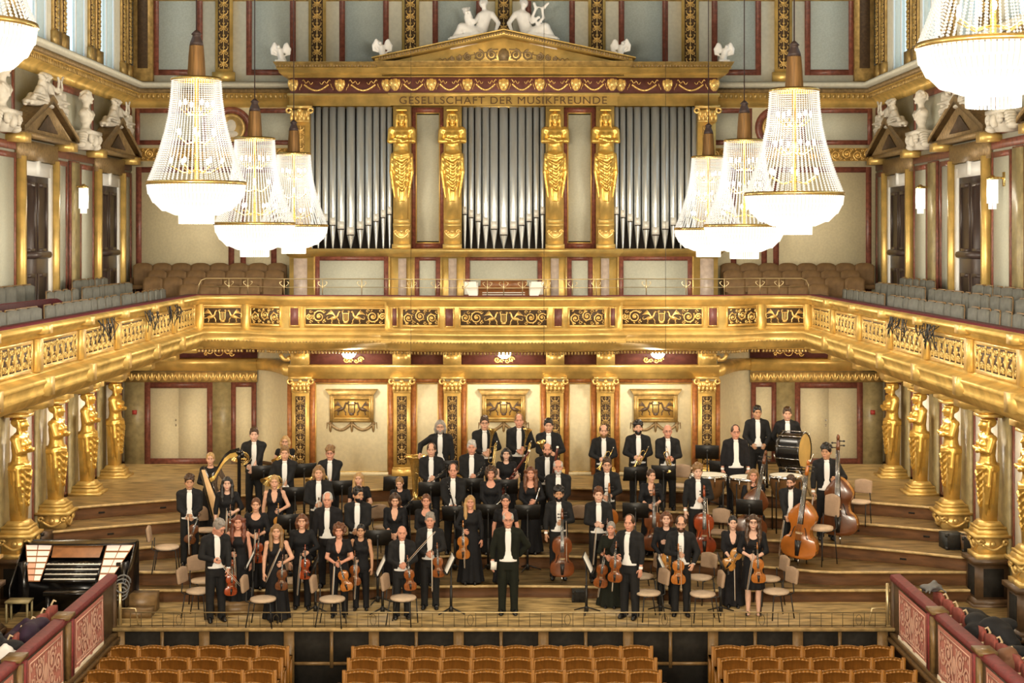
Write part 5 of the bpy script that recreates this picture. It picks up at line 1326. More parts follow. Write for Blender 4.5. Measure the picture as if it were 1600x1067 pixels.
rca = MB().tube([(0.25, -0.36, 0.66), (0.25, -0.18, 0.70), (0.25, 0.02, 0.72), (0.25, 0.10, 0.88), (0.25, 0.06, 0.95), (0.25, 0.02, 0.93)], [0.022, 0.026, 0.022, 0.020, 0.018, 0.012], 6).mesh('arm')
rcl = MB().box(-0.02, 0.02, -0.02, 0.02, 0, 0.40).mesh('leg')
rp = None
for s, sd in ((-1, 'left'), (1, 'right')):
    bx = struct_root('wall_box_'+sd, f'{sd} box parapet with wooden panelling beside the stalls')
    f = lambda a, b_: (min(s*a, s*b_), max(s*a, s*b_))
    x0, x1 = f(6.52, 6.66); ob('parapet', MB().box(x0, x1, 12, 25.72, HALL_Z, 0.78), 'dark_wood', bx)
    x0, x1 = f(6.44, 6.54); ob('base_moulding', MB().box(x0, x1, 12, 25.75, -0.14, -0.06).box(min(s*6.40, s*6.54), max(s*6.40, s*6.54), 12, 25.78, -0.20, -0.14), 'oak_trim', bx)
    ob('velvet_rail', MB().sweep([(0.0, 0.74), (0.05, 0.76), (0.07, 0.81), (0.05, 0.86), (-0.10, 0.88), (-0.14, 0.83), (-0.10, 0.74)], [(-6.55, 12), (-6.55, 25.8)] if s < 0 else [(6.55, 25.8), (6.55, 12)]), 'maroon_velvet', bx)
    ob('end_post', MB().box(*f(6.50, 6.68), 25.66, 25.84, HALL_Z, 0.80), 'dark_wood', bx)
    ob('brass_post', MB().tube([(s*6.46, 25.86, -0.05), (s*6.46, 25.86, 0.70)], 0.03, 8).tube([(s*6.46, 25.86, 0.28), (s*6.2, 25.86, 0.28), (s*6.15, 25.86, 0.0)], 0.014, 6), 'brass_rail', bx)
    ob('box_floor', MB().box(*f(6.6, 9.05), 12, 25.72, -0.5, -0.25), 'dark_wood', bx)
    ob('box_front_step', MB().box(*f(6.6, 9.05), 25.6, 25.75, -0.5, -0.01), 'riser_wood', bx)
    for i in range(5):
        yc = 24.0-2.28*i+(0.0 if s < 0 else 0.35)
        t = thing('box_drape', f'pink brocade drape with fringe on the {sd} box parapet, {["nearest the stage", "second from the stage", "third from the stage", "fourth from the stage", "fifth from the stage"][i]}', 'drape', (s*6.52, yc, 0.37), -s*PI/2)
        ob('cloth', clothm, 'pink_cloth', t); ob('pattern', clm, 'pink_pattern', t, (0, -0.05, 0.0), None, (1.0, 1, 0.92)); ob('pattern_border', cbd, 'pink_pattern', t, (0, -0.05, 0.0)); o = ob('fringe', frm, 'fringe', t); o['kind'] = 'stuff'
        for dy, mt, w_ in ((-1.10, 'oak_trim', 0.12), (-0.95, 'maroon_velvet', 0.16)):
            ob('rail_panel', MB().box(*f(6.46, 6.54), yc+dy-w_/2, yc+dy+w_/2, -0.06, 0.78), mt, bx)
        ob('rail_cap', MB().box(*f(6.44, 6.70), yc-1.26, yc-0.90, 0.84, 0.895), 'oak_trim', bx)
    for i in range(9):
        y = (24.4 if s < 0 else 25.35)-0.545*i
        lb = f'red plush chair behind the {sd} box parapet, {["nearest", "second nearest", "third nearest", "fourth", "fifth", "sixth", "seventh", "eighth", "ninth"][i]} from the stage'
        if rp is None:
            rp = thing('box_chair', lb, 'chair', (s*7.16, y, -0.25), -s*PI/2, 'red box chairs'); ob('backrest', rcbm, 'red_plush', rp); ob('seat', rcs, 'red_plush', rp); ob('arm', rca, 'wood_pale', rp)
            for dx, dy in ((-0.2, -0.4), (0.2, -0.4), (-0.2, 0), (0.2, 0)): ob('leg', rcl, 'dark_wood', rp, (dx, dy, 0))
        else: dup(rp, (s*7.16, y, -0.25), -s*PI/2, lb)
# coats and bags left on the box chairs
def lump(seed, r, m, loc, label, cat, name, k=9, squash=0.6):
    rn = random.Random(seed); s = SDF(grid(-r*1.8, r*1.8, r/9), grid(-r*1.8, r*1.8, r/9), grid(-r*0.9, r*1.5, r/9))
    for i in range(k):
        a = rn.uniform(0, 2*PI); q = rn.uniform(0, r); s.ell((q*math.cos(a), q*math.sin(a), rn.uniform(-0.2, 0.4)*r), (r*rn.uniform(.35, .7), r*rn.uniform(.35, .7), r*squash*rn.uniform(.4, .8)), 0.03)
    for i in range(8):
        a = rn.uniform(0, 2*PI); s.cap((0, 0, 0.6*r), (r*1.2*math.cos(a), r*1.2*math.sin(a), -0.3*r), 0.05*r, 0.1*r, 0.05)
    return tag(ob(name, s.to(name), m, None, loc), label, cat)
lump(1, 0.30, 'coat_purple', (-7.18, 23.1, 0.58), 'dark purple coat heaped over a red chair in the left box', 'coat', 'draped_coat')
lump(2, 0.32, 'coat_black', (-7.2, 22.0, 0.58), 'black coat heaped on the left box chairs beside a white garment', 'coat', 'draped_coat')
lump(3, 0.22, 'shirt_white', (-6.98, 21.5, 0.66), 'white garment folded among the coats in the left box', 'garment', 'white_garment', squash=0.4)
lump(4, 0.34, 'coat_black', (-7.1, 20.9, 0.58), 'large black coat at the picture edge in the left box', 'coat', 'draped_coat')
lump(5, 0.30, 'coat_black', (7.50, 24.9, 0.30), 'black bag behind the red chairs of the right box', 'bag', 'shoulder_bag')
lump(6, 0.34, 'coat_black', (7.45, 23.3, 0.52), 'black coat spread over the right box chairs', 'coat', 'draped_coat')
lump(7, 0.26, 'bag_brown', (7.2, 21.85, 0.50), 'brown leather bag hanging on a right box chair', 'bag', 'leather_bag')
lump(8, 0.36, 'coat_black', (7.75, 22.4, 0.35), 'dark coat slumped by the wall of the right box', 'coat', 'draped_coat')
lump(9, 0.16, 'cable_grey', (7.15, 25.5, 0.70), 'grey scarf thrown over the first chair of the right box', 'scarf', 'grey_scarf', squash=0.4)
tag(ob('coiled_cable', MB().tube([(0.13*math.cos(q*0.5), 0.02*q/6, 0.13*math.sin(q*0.5)-0.006*q) for q in range(44)], 0.014, 6), 'cable_grey', None, (-6.40, 25.80, 0.74), (0, 0.2, 0.3)), 'grey cable coil hung on the end of the left box rail', 'cable')

# ---------------------------------------------------------------- organ console on the stage
oc_ = thing('organ_console', 'black organ console with lit stop tabs at the left of the stage', 'organ console', (XP(119, 26.9), 26.75, 0.0), 0.0)
W0, W1 = 0.93, 0.62
ob('case', MB().box(-0.74, 0.90, 0.12, 0.62, 0, 0.86).box(-0.98, -0.80, 0.0, 0.62, 0, 0.86).box(0.74, 0.95, -0.02, 0.62, 0, 0.86).prism([(-0.98, 0.86), (0.95, 0.86), (0.97, 1.12), (-1.0, 1.12)], 0.40, 0.62), 'black_lacquer', oc_)
ob('kneeboard', MB().box(-0.80, 0.80, 0.08, 0.14, 0.0, 0.62), 'black_lacquer', oc_)
ob('lid', MB().prism([(-1.0, 0.40), (-0.8, 0.30), (-0.4, 0.26), (0, 0.25), (0.4, 0.26), (0.8, 0.30), (0.97, 0.40), (0.97, 0.66), (-1.0, 0.66)], 1.11, 1.14, 'xy'), 'black_lacquer', oc_)
ob('music_desk', MB().add([(-0.42, 0.10, 0.93), (0.42, 0.10, 0.93), (0.44, 0.30, 1.10), (-0.44, 0.30, 1.10)], [(0, 1, 2, 3)]), 'console_wood', oc_)
for i in range(4):
    y, z = -0.30+0.085*i, 0.62+0.068*i
    kb = ob('keyboard', MB().box(-0.44-0.008*i, 0.44+0.008*i, y, y+0.11, z, z+0.02), 'key_white', oc_)
    ob('key_slip', MB().box(-0.46, 0.46, y-0.012, y, z-0.045, z+0.012), 'black_lacquer', kb)
    bk = MB()
    for k in range(34):
        if k % 7 not in (2, 6): bk.box(-0.42+0.025*k, -0.408+0.025*k, y+0.05, y+0.11, z+0.02, z+0.03)
    o = ob('black_key_row', bk, 'ebony', kb); o['kind'] = 'stuff'
for s in (-1, 1):
    jb = ob('stop_jamb', MB().add([(s*0.50, -0.30, 0.60), (s*0.70, -0.30, 0.60), (s*0.96, 0.38, 1.10), (s*0.47, 0.38, 1.10)], [(0, 1, 2, 3) if s > 0 else (3, 2, 1, 0)]), 'console_wood', oc_)
    for r in range(5 + (s < 0)):
        t0, t1 = (r+0.12)/(5+(s < 0)), (r+0.88)/(5+(s < 0)); y0, y1, z0, z1 = -0.30+0.68*t0, -0.30+0.68*t1, 0.606+0.5*t0, 0.606+0.5*t1
        xi0, xo0, xi1, xo1 = 0.50-0.03*t0, 0.70+0.26*t0, 0.50-0.03*t1, 0.70+0.26*t1
        for a, b_, q in ((0.04, 0.52, 0), (0.56, 0.97, 1)):
            lit = not (s < 0 and q == 1 and r in (1, 2, 0)) and not (r == 0 and q == 1)
            ob('stop_tab', MB().add([(s*(xi0+(xo0-xi0)*a), y0, z0), (s*(xi0+(xo0-xi0)*b_), y0, z0), (s*(xi1+(xo1-xi1)*b_), y1, z1), (s*(xi1+(xo1-xi1)*a), y1, z1)], [(0, 1, 2, 3) if s > 0 else (3, 2, 1, 0)]), 'stop_lit' if lit else 'stop_dim', jb)
for a in (-1.0, 0.96): ob('cheek', MB().prism([(-0.40, 0.0), (0.62, 0.0), (0.62, 1.12), (0.40, 1.12), (-0.34, 0.56), (-0.40, 0.5)], a, a+0.03, 'yz'), 'black_lacquer', oc_)
tag(ob('organ_bench', MB().box(-0.5, 0.5, -0.15, 0.15, 0.46, 0.52).box(-0.46, -0.40, -0.13, 0.13, 0, 0.46).box(0.40, 0.46, -0.13, 0.13, 0, 0.46), 'black_lacquer', None, (XP(119, 26.2), 26.12, 0)), 'black bench in front of the stage organ console', 'bench')
stp = MB().box(0, 0.62, 0, 0.34, 0, 0.14).box(0, 0.62, 0.34, 0.72, 0, 0.32)
tag(ob('stage_steps', stp.box(-0.005, 0.625, -0.005, 0.03, 0.14, 0.148), 'oak_trim', None, (XP(178, 26.3), 26.3, 0)), 'small wooden steps beside the stage organ console', 'steps')
# boxes on the platforms
def crate(x, y, z, w, d, h, m, label, cat, name, rz=0):
    t = thing(name, label, cat, (x, y, z), rz)
    ob('body', MB().box(-w/2, w/2, -d/2, d/2, 0, h), m, t); ob('grille', box_mesh(w*0.86, 0.012, h*0.86), 'dark_panel', t, (0, -d/2, h/2))
    for sx in (-1, 1):
        for sz in (0, 1): ob('corner_guard', MB().box(-0.03, 0.03, -0.03, 0.03, -0.03, 0.03), 'black_metal', t, (sx*(w/2-0.025), -d/2+0.02, 0.028 if sz == 0 else h-0.024))
crate(XP(1490, 28.6), 28.75, 0.72, 0.34, 0.36, 0.29, 'case_black', 'dark flight case on the third step beside the right caryatid', 'case', 'flight_case', 0.1)
crate(XP(1515, 28.4), 28.45, 0.72, 0.28, 0.30, 0.28, 'dark_wood', 'brown loudspeaker box against the right caryatid pedestal', 'loudspeaker', 'loudspeaker', -0.1)
crate(XP(62, 29.1), 29.05, 0.72, 0.40, 0.40, 0.26, 'dark_wood', 'brown wooden box on the third step beside the left caryatid', 'box', 'wooden_box', -0.25)
crate(XP(45, 28.7), 28.6, 0.72, 0.36, 0.36, 0.22, 'bag_brown', 'flat brown box in front of the left caryatid plinth', 'box', 'wooden_box', 0.3)
tag(ob('small_table', MB().box(-0.25, 0.25, -0.2, 0.2, 0.42, 0.46).box(-0.24, -0.20, -0.18, -0.14, 0, 0.42).box(0.20, 0.24, -0.18, -0.14, 0, 0.42).box(-0.24, -0.20, 0.14, 0.18, 0, 0.42).box(0.20, 0.24, 0.14, 0.18, 0, 0.42), 'olive_marble', None, (XP(30, 26.1), 26.1, 0), None, 0.8), 'small table beside the organ console near the left box', 'table')
# black cables bundled over the side balconies
for x, y, sd, sdn, n in ((-6.50, 30.2, 1, 'left balcony near the organ', 9), (-6.50, 28.2, 2, 'left balcony at its third panel', 10), (-6.50, 25.1, 3, 'left balcony at its fourth panel', 8), (6.50, 25.3, 4, 'right balcony at its fourth panel', 10), (6.50, 23.6, 5, 'right balcony nearer the viewer', 11)):
    rn = random.Random(sd); b = MB()
    for i in range(n):
        yy = rn.uniform(-0.5, 0.5); b.tube([(0, yy, 5.26), (-0.03*(1 if x > 0 else -1), yy+rn.uniform(-.1, .1), 5.1), (-0.04*(1 if x > 0 else -1), yy+rn.uniform(-.3, .3), 4.9+rn.uniform(-.1, .1)), (-0.02*(1 if x > 0 else -1), yy+rn.uniform(-.4, .4), 5.05), (0, yy+rn.uniform(-.3, .3), 5.20)], 0.008, 5)
    tag(ob('cable_bundle', b, 'black_metal', None, (x, y, 0)), f'black cables looped over the {sdn}', 'cables')['kind'] = 'stuff'
for px, ya, Y, nm in ((642, 0, 31.5, 'left of the organ centre'), (1040, 0, 31.0, 'right of the organ centre'), (850, 60, 30.5, 'before the middle pipes')):
    tag(ob('microphone_cable', MB().tube([(0, 0, 15.4), (0, 0, ZP(560, Y))], 0.004, 4), 'black_metal', None, (XP(px, Y), Y, 0)), f'thin microphone cable hanging {nm}', 'cable')
# ---------------------------------------------------------------- people: body, head, hands, clothes
def hand_quads(curl=0.9):
    """hand hanging from the wrist at the origin: fingers towards -z, palm towards -y, thumb on +x; quads only"""
    V = []; Q = []
    def tube(pts, rs, n=6, flat=1.0, wide=None):
        o = len(V); pts = [Vector(p) for p in pts]; m = len(pts)
        for i in range(m):
            t = (pts[min(i+1, m-1)]-pts[max(0, i-1)]).normalized(); a = Vector((1, 0, 0)); a = (a-t*a.dot(t)).normalized(); b = t.cross(a)
            for j in range(n):
                q = 2*PI*j/n; w = (wide[i] if wide else rs[i]); V.append(tuple(pts[i]+a*math.cos(q)*w+b*math.sin(q)*rs[i]))
        for i in range(m-1):
            for j in range(n): Q.append((o+i*n+j, o+i*n+(j+1) % n, o+(i+1)*n+(j+1) % n, o+(i+1)*n+j))
    tube([(0, 0, 0.03), (0, 0, 0.0), (0.002, 0, -0.03), (0.002, -0.002, -0.065), (0, -0.004, -0.09), (0, -0.006, -0.098)], [0.020, 0.021, 0.018, 0.017, 0.013, 0.001], 8, wide=[0.024, 0.027, 0.036, 0.041, 0.038, 0.002])
    for k, (x, L) in enumerate(((0.030, 0.070), (0.010, 0.080), (-0.010, 0.074), (-0.029, 0.058))):
        p = Vector((x, -0.004, -0.088)); P = [p]; a = 0.25*curl
        for s_ in (0.42, 0.32, 0.26):
            p = p+Vector((x*0.12, -math.sin(a), -math.cos(a)))*L*s_; P.append(p); a += curl*0.75
        tube(P, [0.0105, 0.0100, 0.0085, 0.0030], 6)
    tube([(0.024, -0.006, -0.025), (0.050, -0.016, -0.050), (0.056, -0.030, -0.075), (0.050, -0.040, -0.092)], [0.0125, 0.0125, 0.0105, 0.0035], 6)
    return np.array(V), np.array(Q)
HANDQ = {c: hand_quads(c) for c in (0.35, 1.1)}
def ik(S, T, a, b, pole):
    S, T = Vector(S), Vector(T); d = T-S; L = min(d.length, (a+b)*0.995); dr = d.normalized(); T = S+dr*L
    x = (a*a-b*b+L*L)/(2*L); h = math.sqrt(max(1e-6, a*a-x*x)); p = Vector(pole); p = (p-dr*p.dot(dr)).normalized()
    return S+dr*x+p*h, T
POSES = {   # viewer-left hand, viewer-right hand, curl
    'clasp': ((-0.03, -0.215, 1.00), (0.035, -0.225, 1.02)), 'clasp_high': ((-0.03, -0.21, 1.10), (0.03, -0.22, 1.12)),
    'side': ((-0.255, -0.03, 0.80), (0.255, -0.03, 0.80)), 'back': ((-0.13, 0.17, 0.96), (0.13, 0.17, 0.96)),
    'v1': ((-0.055, -0.225, 1.06), (0.075, -0.235, 1.08)), 'v1m': ((-0.075, -0.235, 1.08), (0.055, -0.225, 1.06)),
    'v2': ((-0.24, -0.08, 0.78), (0.13, -0.225, 1.09)), 'v2m': ((-0.13, -0.225, 1.09), (0.24, -0.06, 0.79)),
    'lean': ((-0.10, -0.25, 1.10), (0.16, -0.22, 0.92)),
    'cello': ((-0.25, -0.08, 0.84), (0.07, -0.26, 1.13)), 'cellom': ((-0.07, -0.26, 1.13), (0.25, -0.08, 0.84)), 'cello2': ((-0.08, -0.27, 1.05), (0.08, -0.27, 1.08)),
    'wind': ((-0.035, -0.23, 1.02), (0.085, -0.26, 1.10)), 'windm': ((-0.085, -0.26, 1.10), (0.035, -0.23, 1.02)), 'wind_low': ((-0.05, -0.22, 0.97), (0.05, -0.22, 0.98)),
    'trumpet': ((-0.10, -0.23, 1.07), (0.07, -0.24, 1.07)), 'horn': ((-0.14, -0.20, 1.02), (-0.02, -0.23, 0.97)), 'tuba': ((-0.42, -0.10, 1.10), (0.24, -0.02, 0.82)),
    'trombone': ((-0.03, -0.25, 1.06), (0.12, -0.24, 1.10)), 'harp': ((-0.06, -0.30, 1.12), (0.22, -0.10, 0.95)), 'bass': ((-0.25, -0.10, 0.86), (0.16, -0.24, 1.16)), 'bass_lean': ((-0.08, -0.28, 0.92), (0.14, -0.30, 1.02)),
    'percussion': ((-0.14, -0.20, 0.98), (0.14, -0.20, 0.98)), 'tympani': ((-0.27, -0.02, 0.82), (0.26, -0.08, 0.80)), 'held_high': ((-0.10, -0.22, 1.00), (0.02, -0.24, 1.22)), 'conduct': ((-0.27, -0.02, 0.88), (0.18, 0.14, 0.98)),
}
SEATED = 0.42     # drop of the pelvis when seated on a high stool
HS = 1.10    # head size
def head_prims(s, R, piv, fem, fat=1.0):
    c = lambda p: tuple(piv+R@np.array(p)*HS)
    e = lambda p, r, k=0.02, cut=False: s.ell(c(p), tuple(a*HS for a in r), k, cut, rot=R)
    f = 0.95 if fem else 1.0
    e((0, -0.005, 0.165), (0.076*f, 0.096*f, 0.098*f), 0.02)                 # skull
    e((0, -0.030, 0.107), (0.066*f*fat, 0.075*f, 0.083*f), 0.03)             # face
    e((0, -0.068, 0.040), (0.030*f, 0.030, 0.022), 0.025)                    # chin
    for q in (-1, 1):
        e((q*0.040, -0.066, 0.108), (0.024, 0.022, 0.022), 0.02)             # cheek
        e((q*0.031, -0.112, 0.147), (0.018, 0.014, 0.011), 0.014, True)      # eye socket
        e((q*0.080*f, 0.008, 0.128), (0.010, 0.022, 0.032), 0.008)           # ear
    s.cap(c((0, -0.098, 0.145)), c((0, -0.119, 0.113)), 0.008, 0.0135, 0.010) # nose
    e((0, -0.100, 0.076), (0.027, 0.016, 0.012), 0.012)                      # mouth
    e((0, -0.090, 0.172), (0.050, 0.022, 0.012), 0.02)                       # brow
def frame_from(d, n):
    """rotation whose -z runs along d and whose -y is as close to n as it can be"""
    z = -np.array(d)/np.linalg.norm(d); y = -np.array(n); y = y-z*(y@z); y /= np.linalg.norm(y); x = np.cross(y, z); return np.stack([x, y, z], 1)
EYE = MB().ellipsoid((0, 0, 0), (0.0110, 0.006, 0.0055), 8, 5).mesh('eye', True)
BROW = MB().tube([(-0.018, 0.004, -0.003), (0, -0.002, 0.003), (0.018, 0.003, 0.0)], [0.002, 0.0036, 0.002], 5).mesh('eyebrow')
MOUTH = MB().ellipsoid((0, 0, 0), (0.024, 0.007, 0.006), 10, 5).mesh('mouth', True)
BOW = MB()
for q in (-1, 1): BOW.add([(0, -0.008, 0.007), (0, -0.008, -0.007), (q*0.045, -0.004, -0.018), (q*0.045, -0.004, 0.018), (0, 0.006, 0.007), (0, 0.006, -0.007), (q*0.045, 0.008, -0.018), (q*0.045, 0.008, 0.018)], [(0, 1, 2, 3), (7, 6, 5, 4), (0, 3, 7, 4), (1, 5, 6, 2), (2, 6, 7, 3)])
BOW = BOW.mesh('bow_tie')
g = MB()
for q in (-1, 1): g.tube([(q*0.033+0.021*math.cos(a), -0.118-0.004*math.sin(a), 0.143+0.016*math.sin(a)) for a in [k*PI/5 for k in range(11)]], 0.0018, 4, False); g.tube([(q*0.054, -0.114, 0.146), (q*0.082, 0.0, 0.142)], 0.0017, 4)
g.tube([(-0.012, -0.122, 0.146), (0.012, -0.122, 0.146)], 0.0018, 4); GLASSES = g.mesh('glasses')
s = SDF(grid(-0.075, 0.075, 0.009), grid(-0.19, 0.13, 0.011), grid(-0.02, 0.13, 0.009))
s.ell((0, 0.0, 0.035), (0.042, 0.075, 0.030), 0.0); s.ell((0, -0.085, 0.03), (0.045, 0.075, 0.035), 0.03); s.ell((0, -0.05, 0.055), (0.036, 0.09, 0.05), 0.02)
s.boxr((0, 0.0, -0.02), (0.2, 0.3, 0.022), 0.0, 0.0, True); SHOE = s.to('shoe')
def beard_mesh():
    s = SDF(grid(-0.10, 0.10, 0.008), grid(-0.15, 0.06, 0.008), grid(-0.01, 0.13, 0.008))
    s.ell((0, -0.030, 0.090), (0.068, 0.082, 0.085), 0.0); s.ell((0, -0.070, 0.038), (0.037, 0.036, 0.028), 0.02)
    s.ell((0, -0.115, 0.078), (0.022, 0.03, 0.007), 0.0, True); s.boxr((0, -0.03, 0.165), (0.2, 0.2, 0.068), 0.0, 0.01, True); s.ell((0, -0.12, 0.125), (0.045, 0.06, 0.032), 0.01, True); s.ell((0, 0.06, 0.08), (0.12, 0.07, 0.2), 0.01, True)
    return s.to('beard')
BEARD = beard_mesh()
def hair_mesh(style):
    long_ = style in ('long', 'wavy', 'ponytail', 'side_long')
    s = SDF(grid(-0.17, 0.17, 0.010), grid(-0.17, 0.16, 0.010), grid(-0.34 if long_ else -0.06, 0.33, 0.010))
    rn = random.Random(hash(style) % 1000 if False else len(style)*7+3)
    e = lambda p, r, k=0.02, cut=False: s.ell(p, r, k, cut)
    shell = (0.086, 0.106, 0.108)
    e((0, 0.004, 0.172), shell, 0.0)
    face = lambda top: (e((0, -0.105, 0.085), (0.078, 0.075, 0.09+0.0), 0.008, True), e((0, -0.115, 0.13), (0.068, 0.060, top), 0.008, True))
    if style == 'short':
        for i in range(26):
            a = rn.uniform(0, 2*PI); e_ = rn.uniform(0.5, 1.5); e((0.080*math.cos(e_)*math.cos(a), 0.004+0.098*math.cos(e_)*math.sin(a), 0.176+0.10*math.sin(e_)), (0.022, 0.026, 0.016), 0.01)
        face(0.075); e((0, -0.03, -0.01), (0.13, 0.14, 0.10), 0.01, True); s.boxr((0, -0.10, 0.06), (0.12, 0.10, 0.06), 0.0, 0.01, True)
    elif style == 'thick':
        for i in range(30):
            a = rn.uniform(0, 2*PI); e_ = rn.uniform(0.1, 1.5); e((0.085*math.cos(e_)*math.cos(a), 0.01+0.10*math.cos(e_)*math.sin(a), 0.18+0.10*math.sin(e_)), (0.030, 0.030, 0.028), 0.012)
        face(0.072); e((0, -0.03, -0.01), (0.13, 0.14, 0.10), 0.01, True); s.boxr((0, -0.10, 0.06), (0.12, 0.10, 0.06), 0.0, 0.01, True)
    elif style == 'receding':
        face(0.085); e((0, -0.085, 0.245), (0.055, 0.085, 0.06), 0.01, True); e((0, -0.03, -0.01), (0.13, 0.14, 0.10), 0.01, True); s.boxr((0, -0.10, 0.06), (0.12, 0.10, 0.06), 0.0, 0.01, True)
    elif style == 'fringe':
        face(0.10); e((0, -0.03, 0.27), (0.075, 0.12, 0.095), 0.01, True); e((0, -0.03, -0.01), (0.13, 0.14, 0.10), 0.01, True); s.boxr((0, -0.12, 0.06), (0.12, 0.10, 0.06), 0.0, 0.01, True)
    elif style in ('bob', 'bangs', 'mane'):
        for q in (-1, 1): s.chain([(q*0.072, 0.0, 0.18), (q*0.088, -0.012, 0.10), (q*0.085, -0.018, 0.03 if style != 'mane' else 0.035)], [0.030, 0.029, 0.020] if style == 'mane' else [0.035, 0.036, 0.026], 0.02)
        s.loft([-0.01, 0.05, 0.12, 0.2], 0, 0.05, [0.075, 0.09, 0.092, 0.085], [0.05, 0.06, 0.065, 0.06], k=0.03)
        face(0.070 if style != 'bangs' else 0.045)
    elif style in ('long', 'wavy', 'side_long'):
        w = 0.10 if style == 'wavy' else 0.085
        for q in (-1, 1):
            if style == 'side_long' and q > 0: continue
            s.chain([(q*0.070, -0.01, 0.19), (q*0.090, -0.018, 0.10), (q*(w+0.005), -0.035, 0.0), (q*(w+0.005), -0.085, -0.10), (q*(w-0.01), -0.115, -0.22)], [0.034, 0.036, 0.036, 0.034, 0.016], 0.02)
        s.loft([-0.25, -0.12, 0.0, 0.12, 0.2], 0, [0.10, 0.09, 0.055, 0.05, 0.03], [0.07, 0.10, 0.10, 0.095, 0.085], [0.03, 0.05, 0.05, 0.06, 0.07], k=0.03)
        if style == 'wavy':
            for i in range(34):
                q = rn.choice((-1, 1)); z = rn.uniform(-0.2, 0.2); e((q*rn.uniform(0.075, 0.115), rn.uniform(-0.05, 0.04)-(0.06 if z < -0.05 else 0), z), (0.026, 0.026, 0.03), 0.012)
        face(0.072)
    elif style == 'curly':
        for i in range(60):
            a = rn.uniform(0, 2*PI); e_ = rn.uniform(-0.6, 1.5); e((0.105*math.cos(e_)*math.cos(a), 0.015+0.105*math.cos(e_)*math.sin(a), 0.15+0.125*math.sin(e_)), (0.032, 0.032, 0.032), 0.010)
        face(0.070)
    elif style in ('bun', 'ponytail'):
        face(0.078); e((0, -0.03, -0.01), (0.12, 0.13, 0.10), 0.01, True); s.boxr((0, -0.10, 0.06), (0.12, 0.10, 0.06), 0.0, 0.01, True)
        e((0, 0.115, 0.16), (0.045, 0.04, 0.045), 0.015)
        if style == 'ponytail': s.chain([(0, 0.12, 0.14), (0.03, 0.13, 0.0), (0.08, 0.06, -0.12), (0.10, -0.06, -0.2)], [0.035, 0.035, 0.03, 0.012], 0.02)
    return s.to('hair')
_HAIR = {}
def hair(style):
    if style not in _HAIR: _HAIR[style] = hair_mesh(style)
    return _HAIR[style]
def cut_neck(s, kind, fat):
    if kind == 'v': s.loft([1.22, 1.30, 1.40, 1.50], 0, -0.15, [0.012, 0.045, 0.085, 0.10], 0.12, k=0.004, cut=True)
    elif kind == 'scoop': s.ell((0, -0.13, 1.47), (0.125, 0.14, 0.135), 0.004, True)
    elif kind == 'round': s.ell((0, -0.09, 1.49), (0.085, 0.10, 0.075), 0.004, True)
    elif kind == 'boat': s.ell((0, -0.06, 1.51), (0.14, 0.12, 0.07), 0.004, True)
    elif kind == 'strap': s.boxr((0, 0, 1.47), (0.40, 0.3, 0.09), 0.0, 0.004, True)
    s.cap((0, 0.01, 1.42), (0, -0.005, 1.6), 0.062, 0.062, 0.004, True)
SKINM = ['skin_fair', 'skin_rosy', 'skin_tan', 'skin_pale']
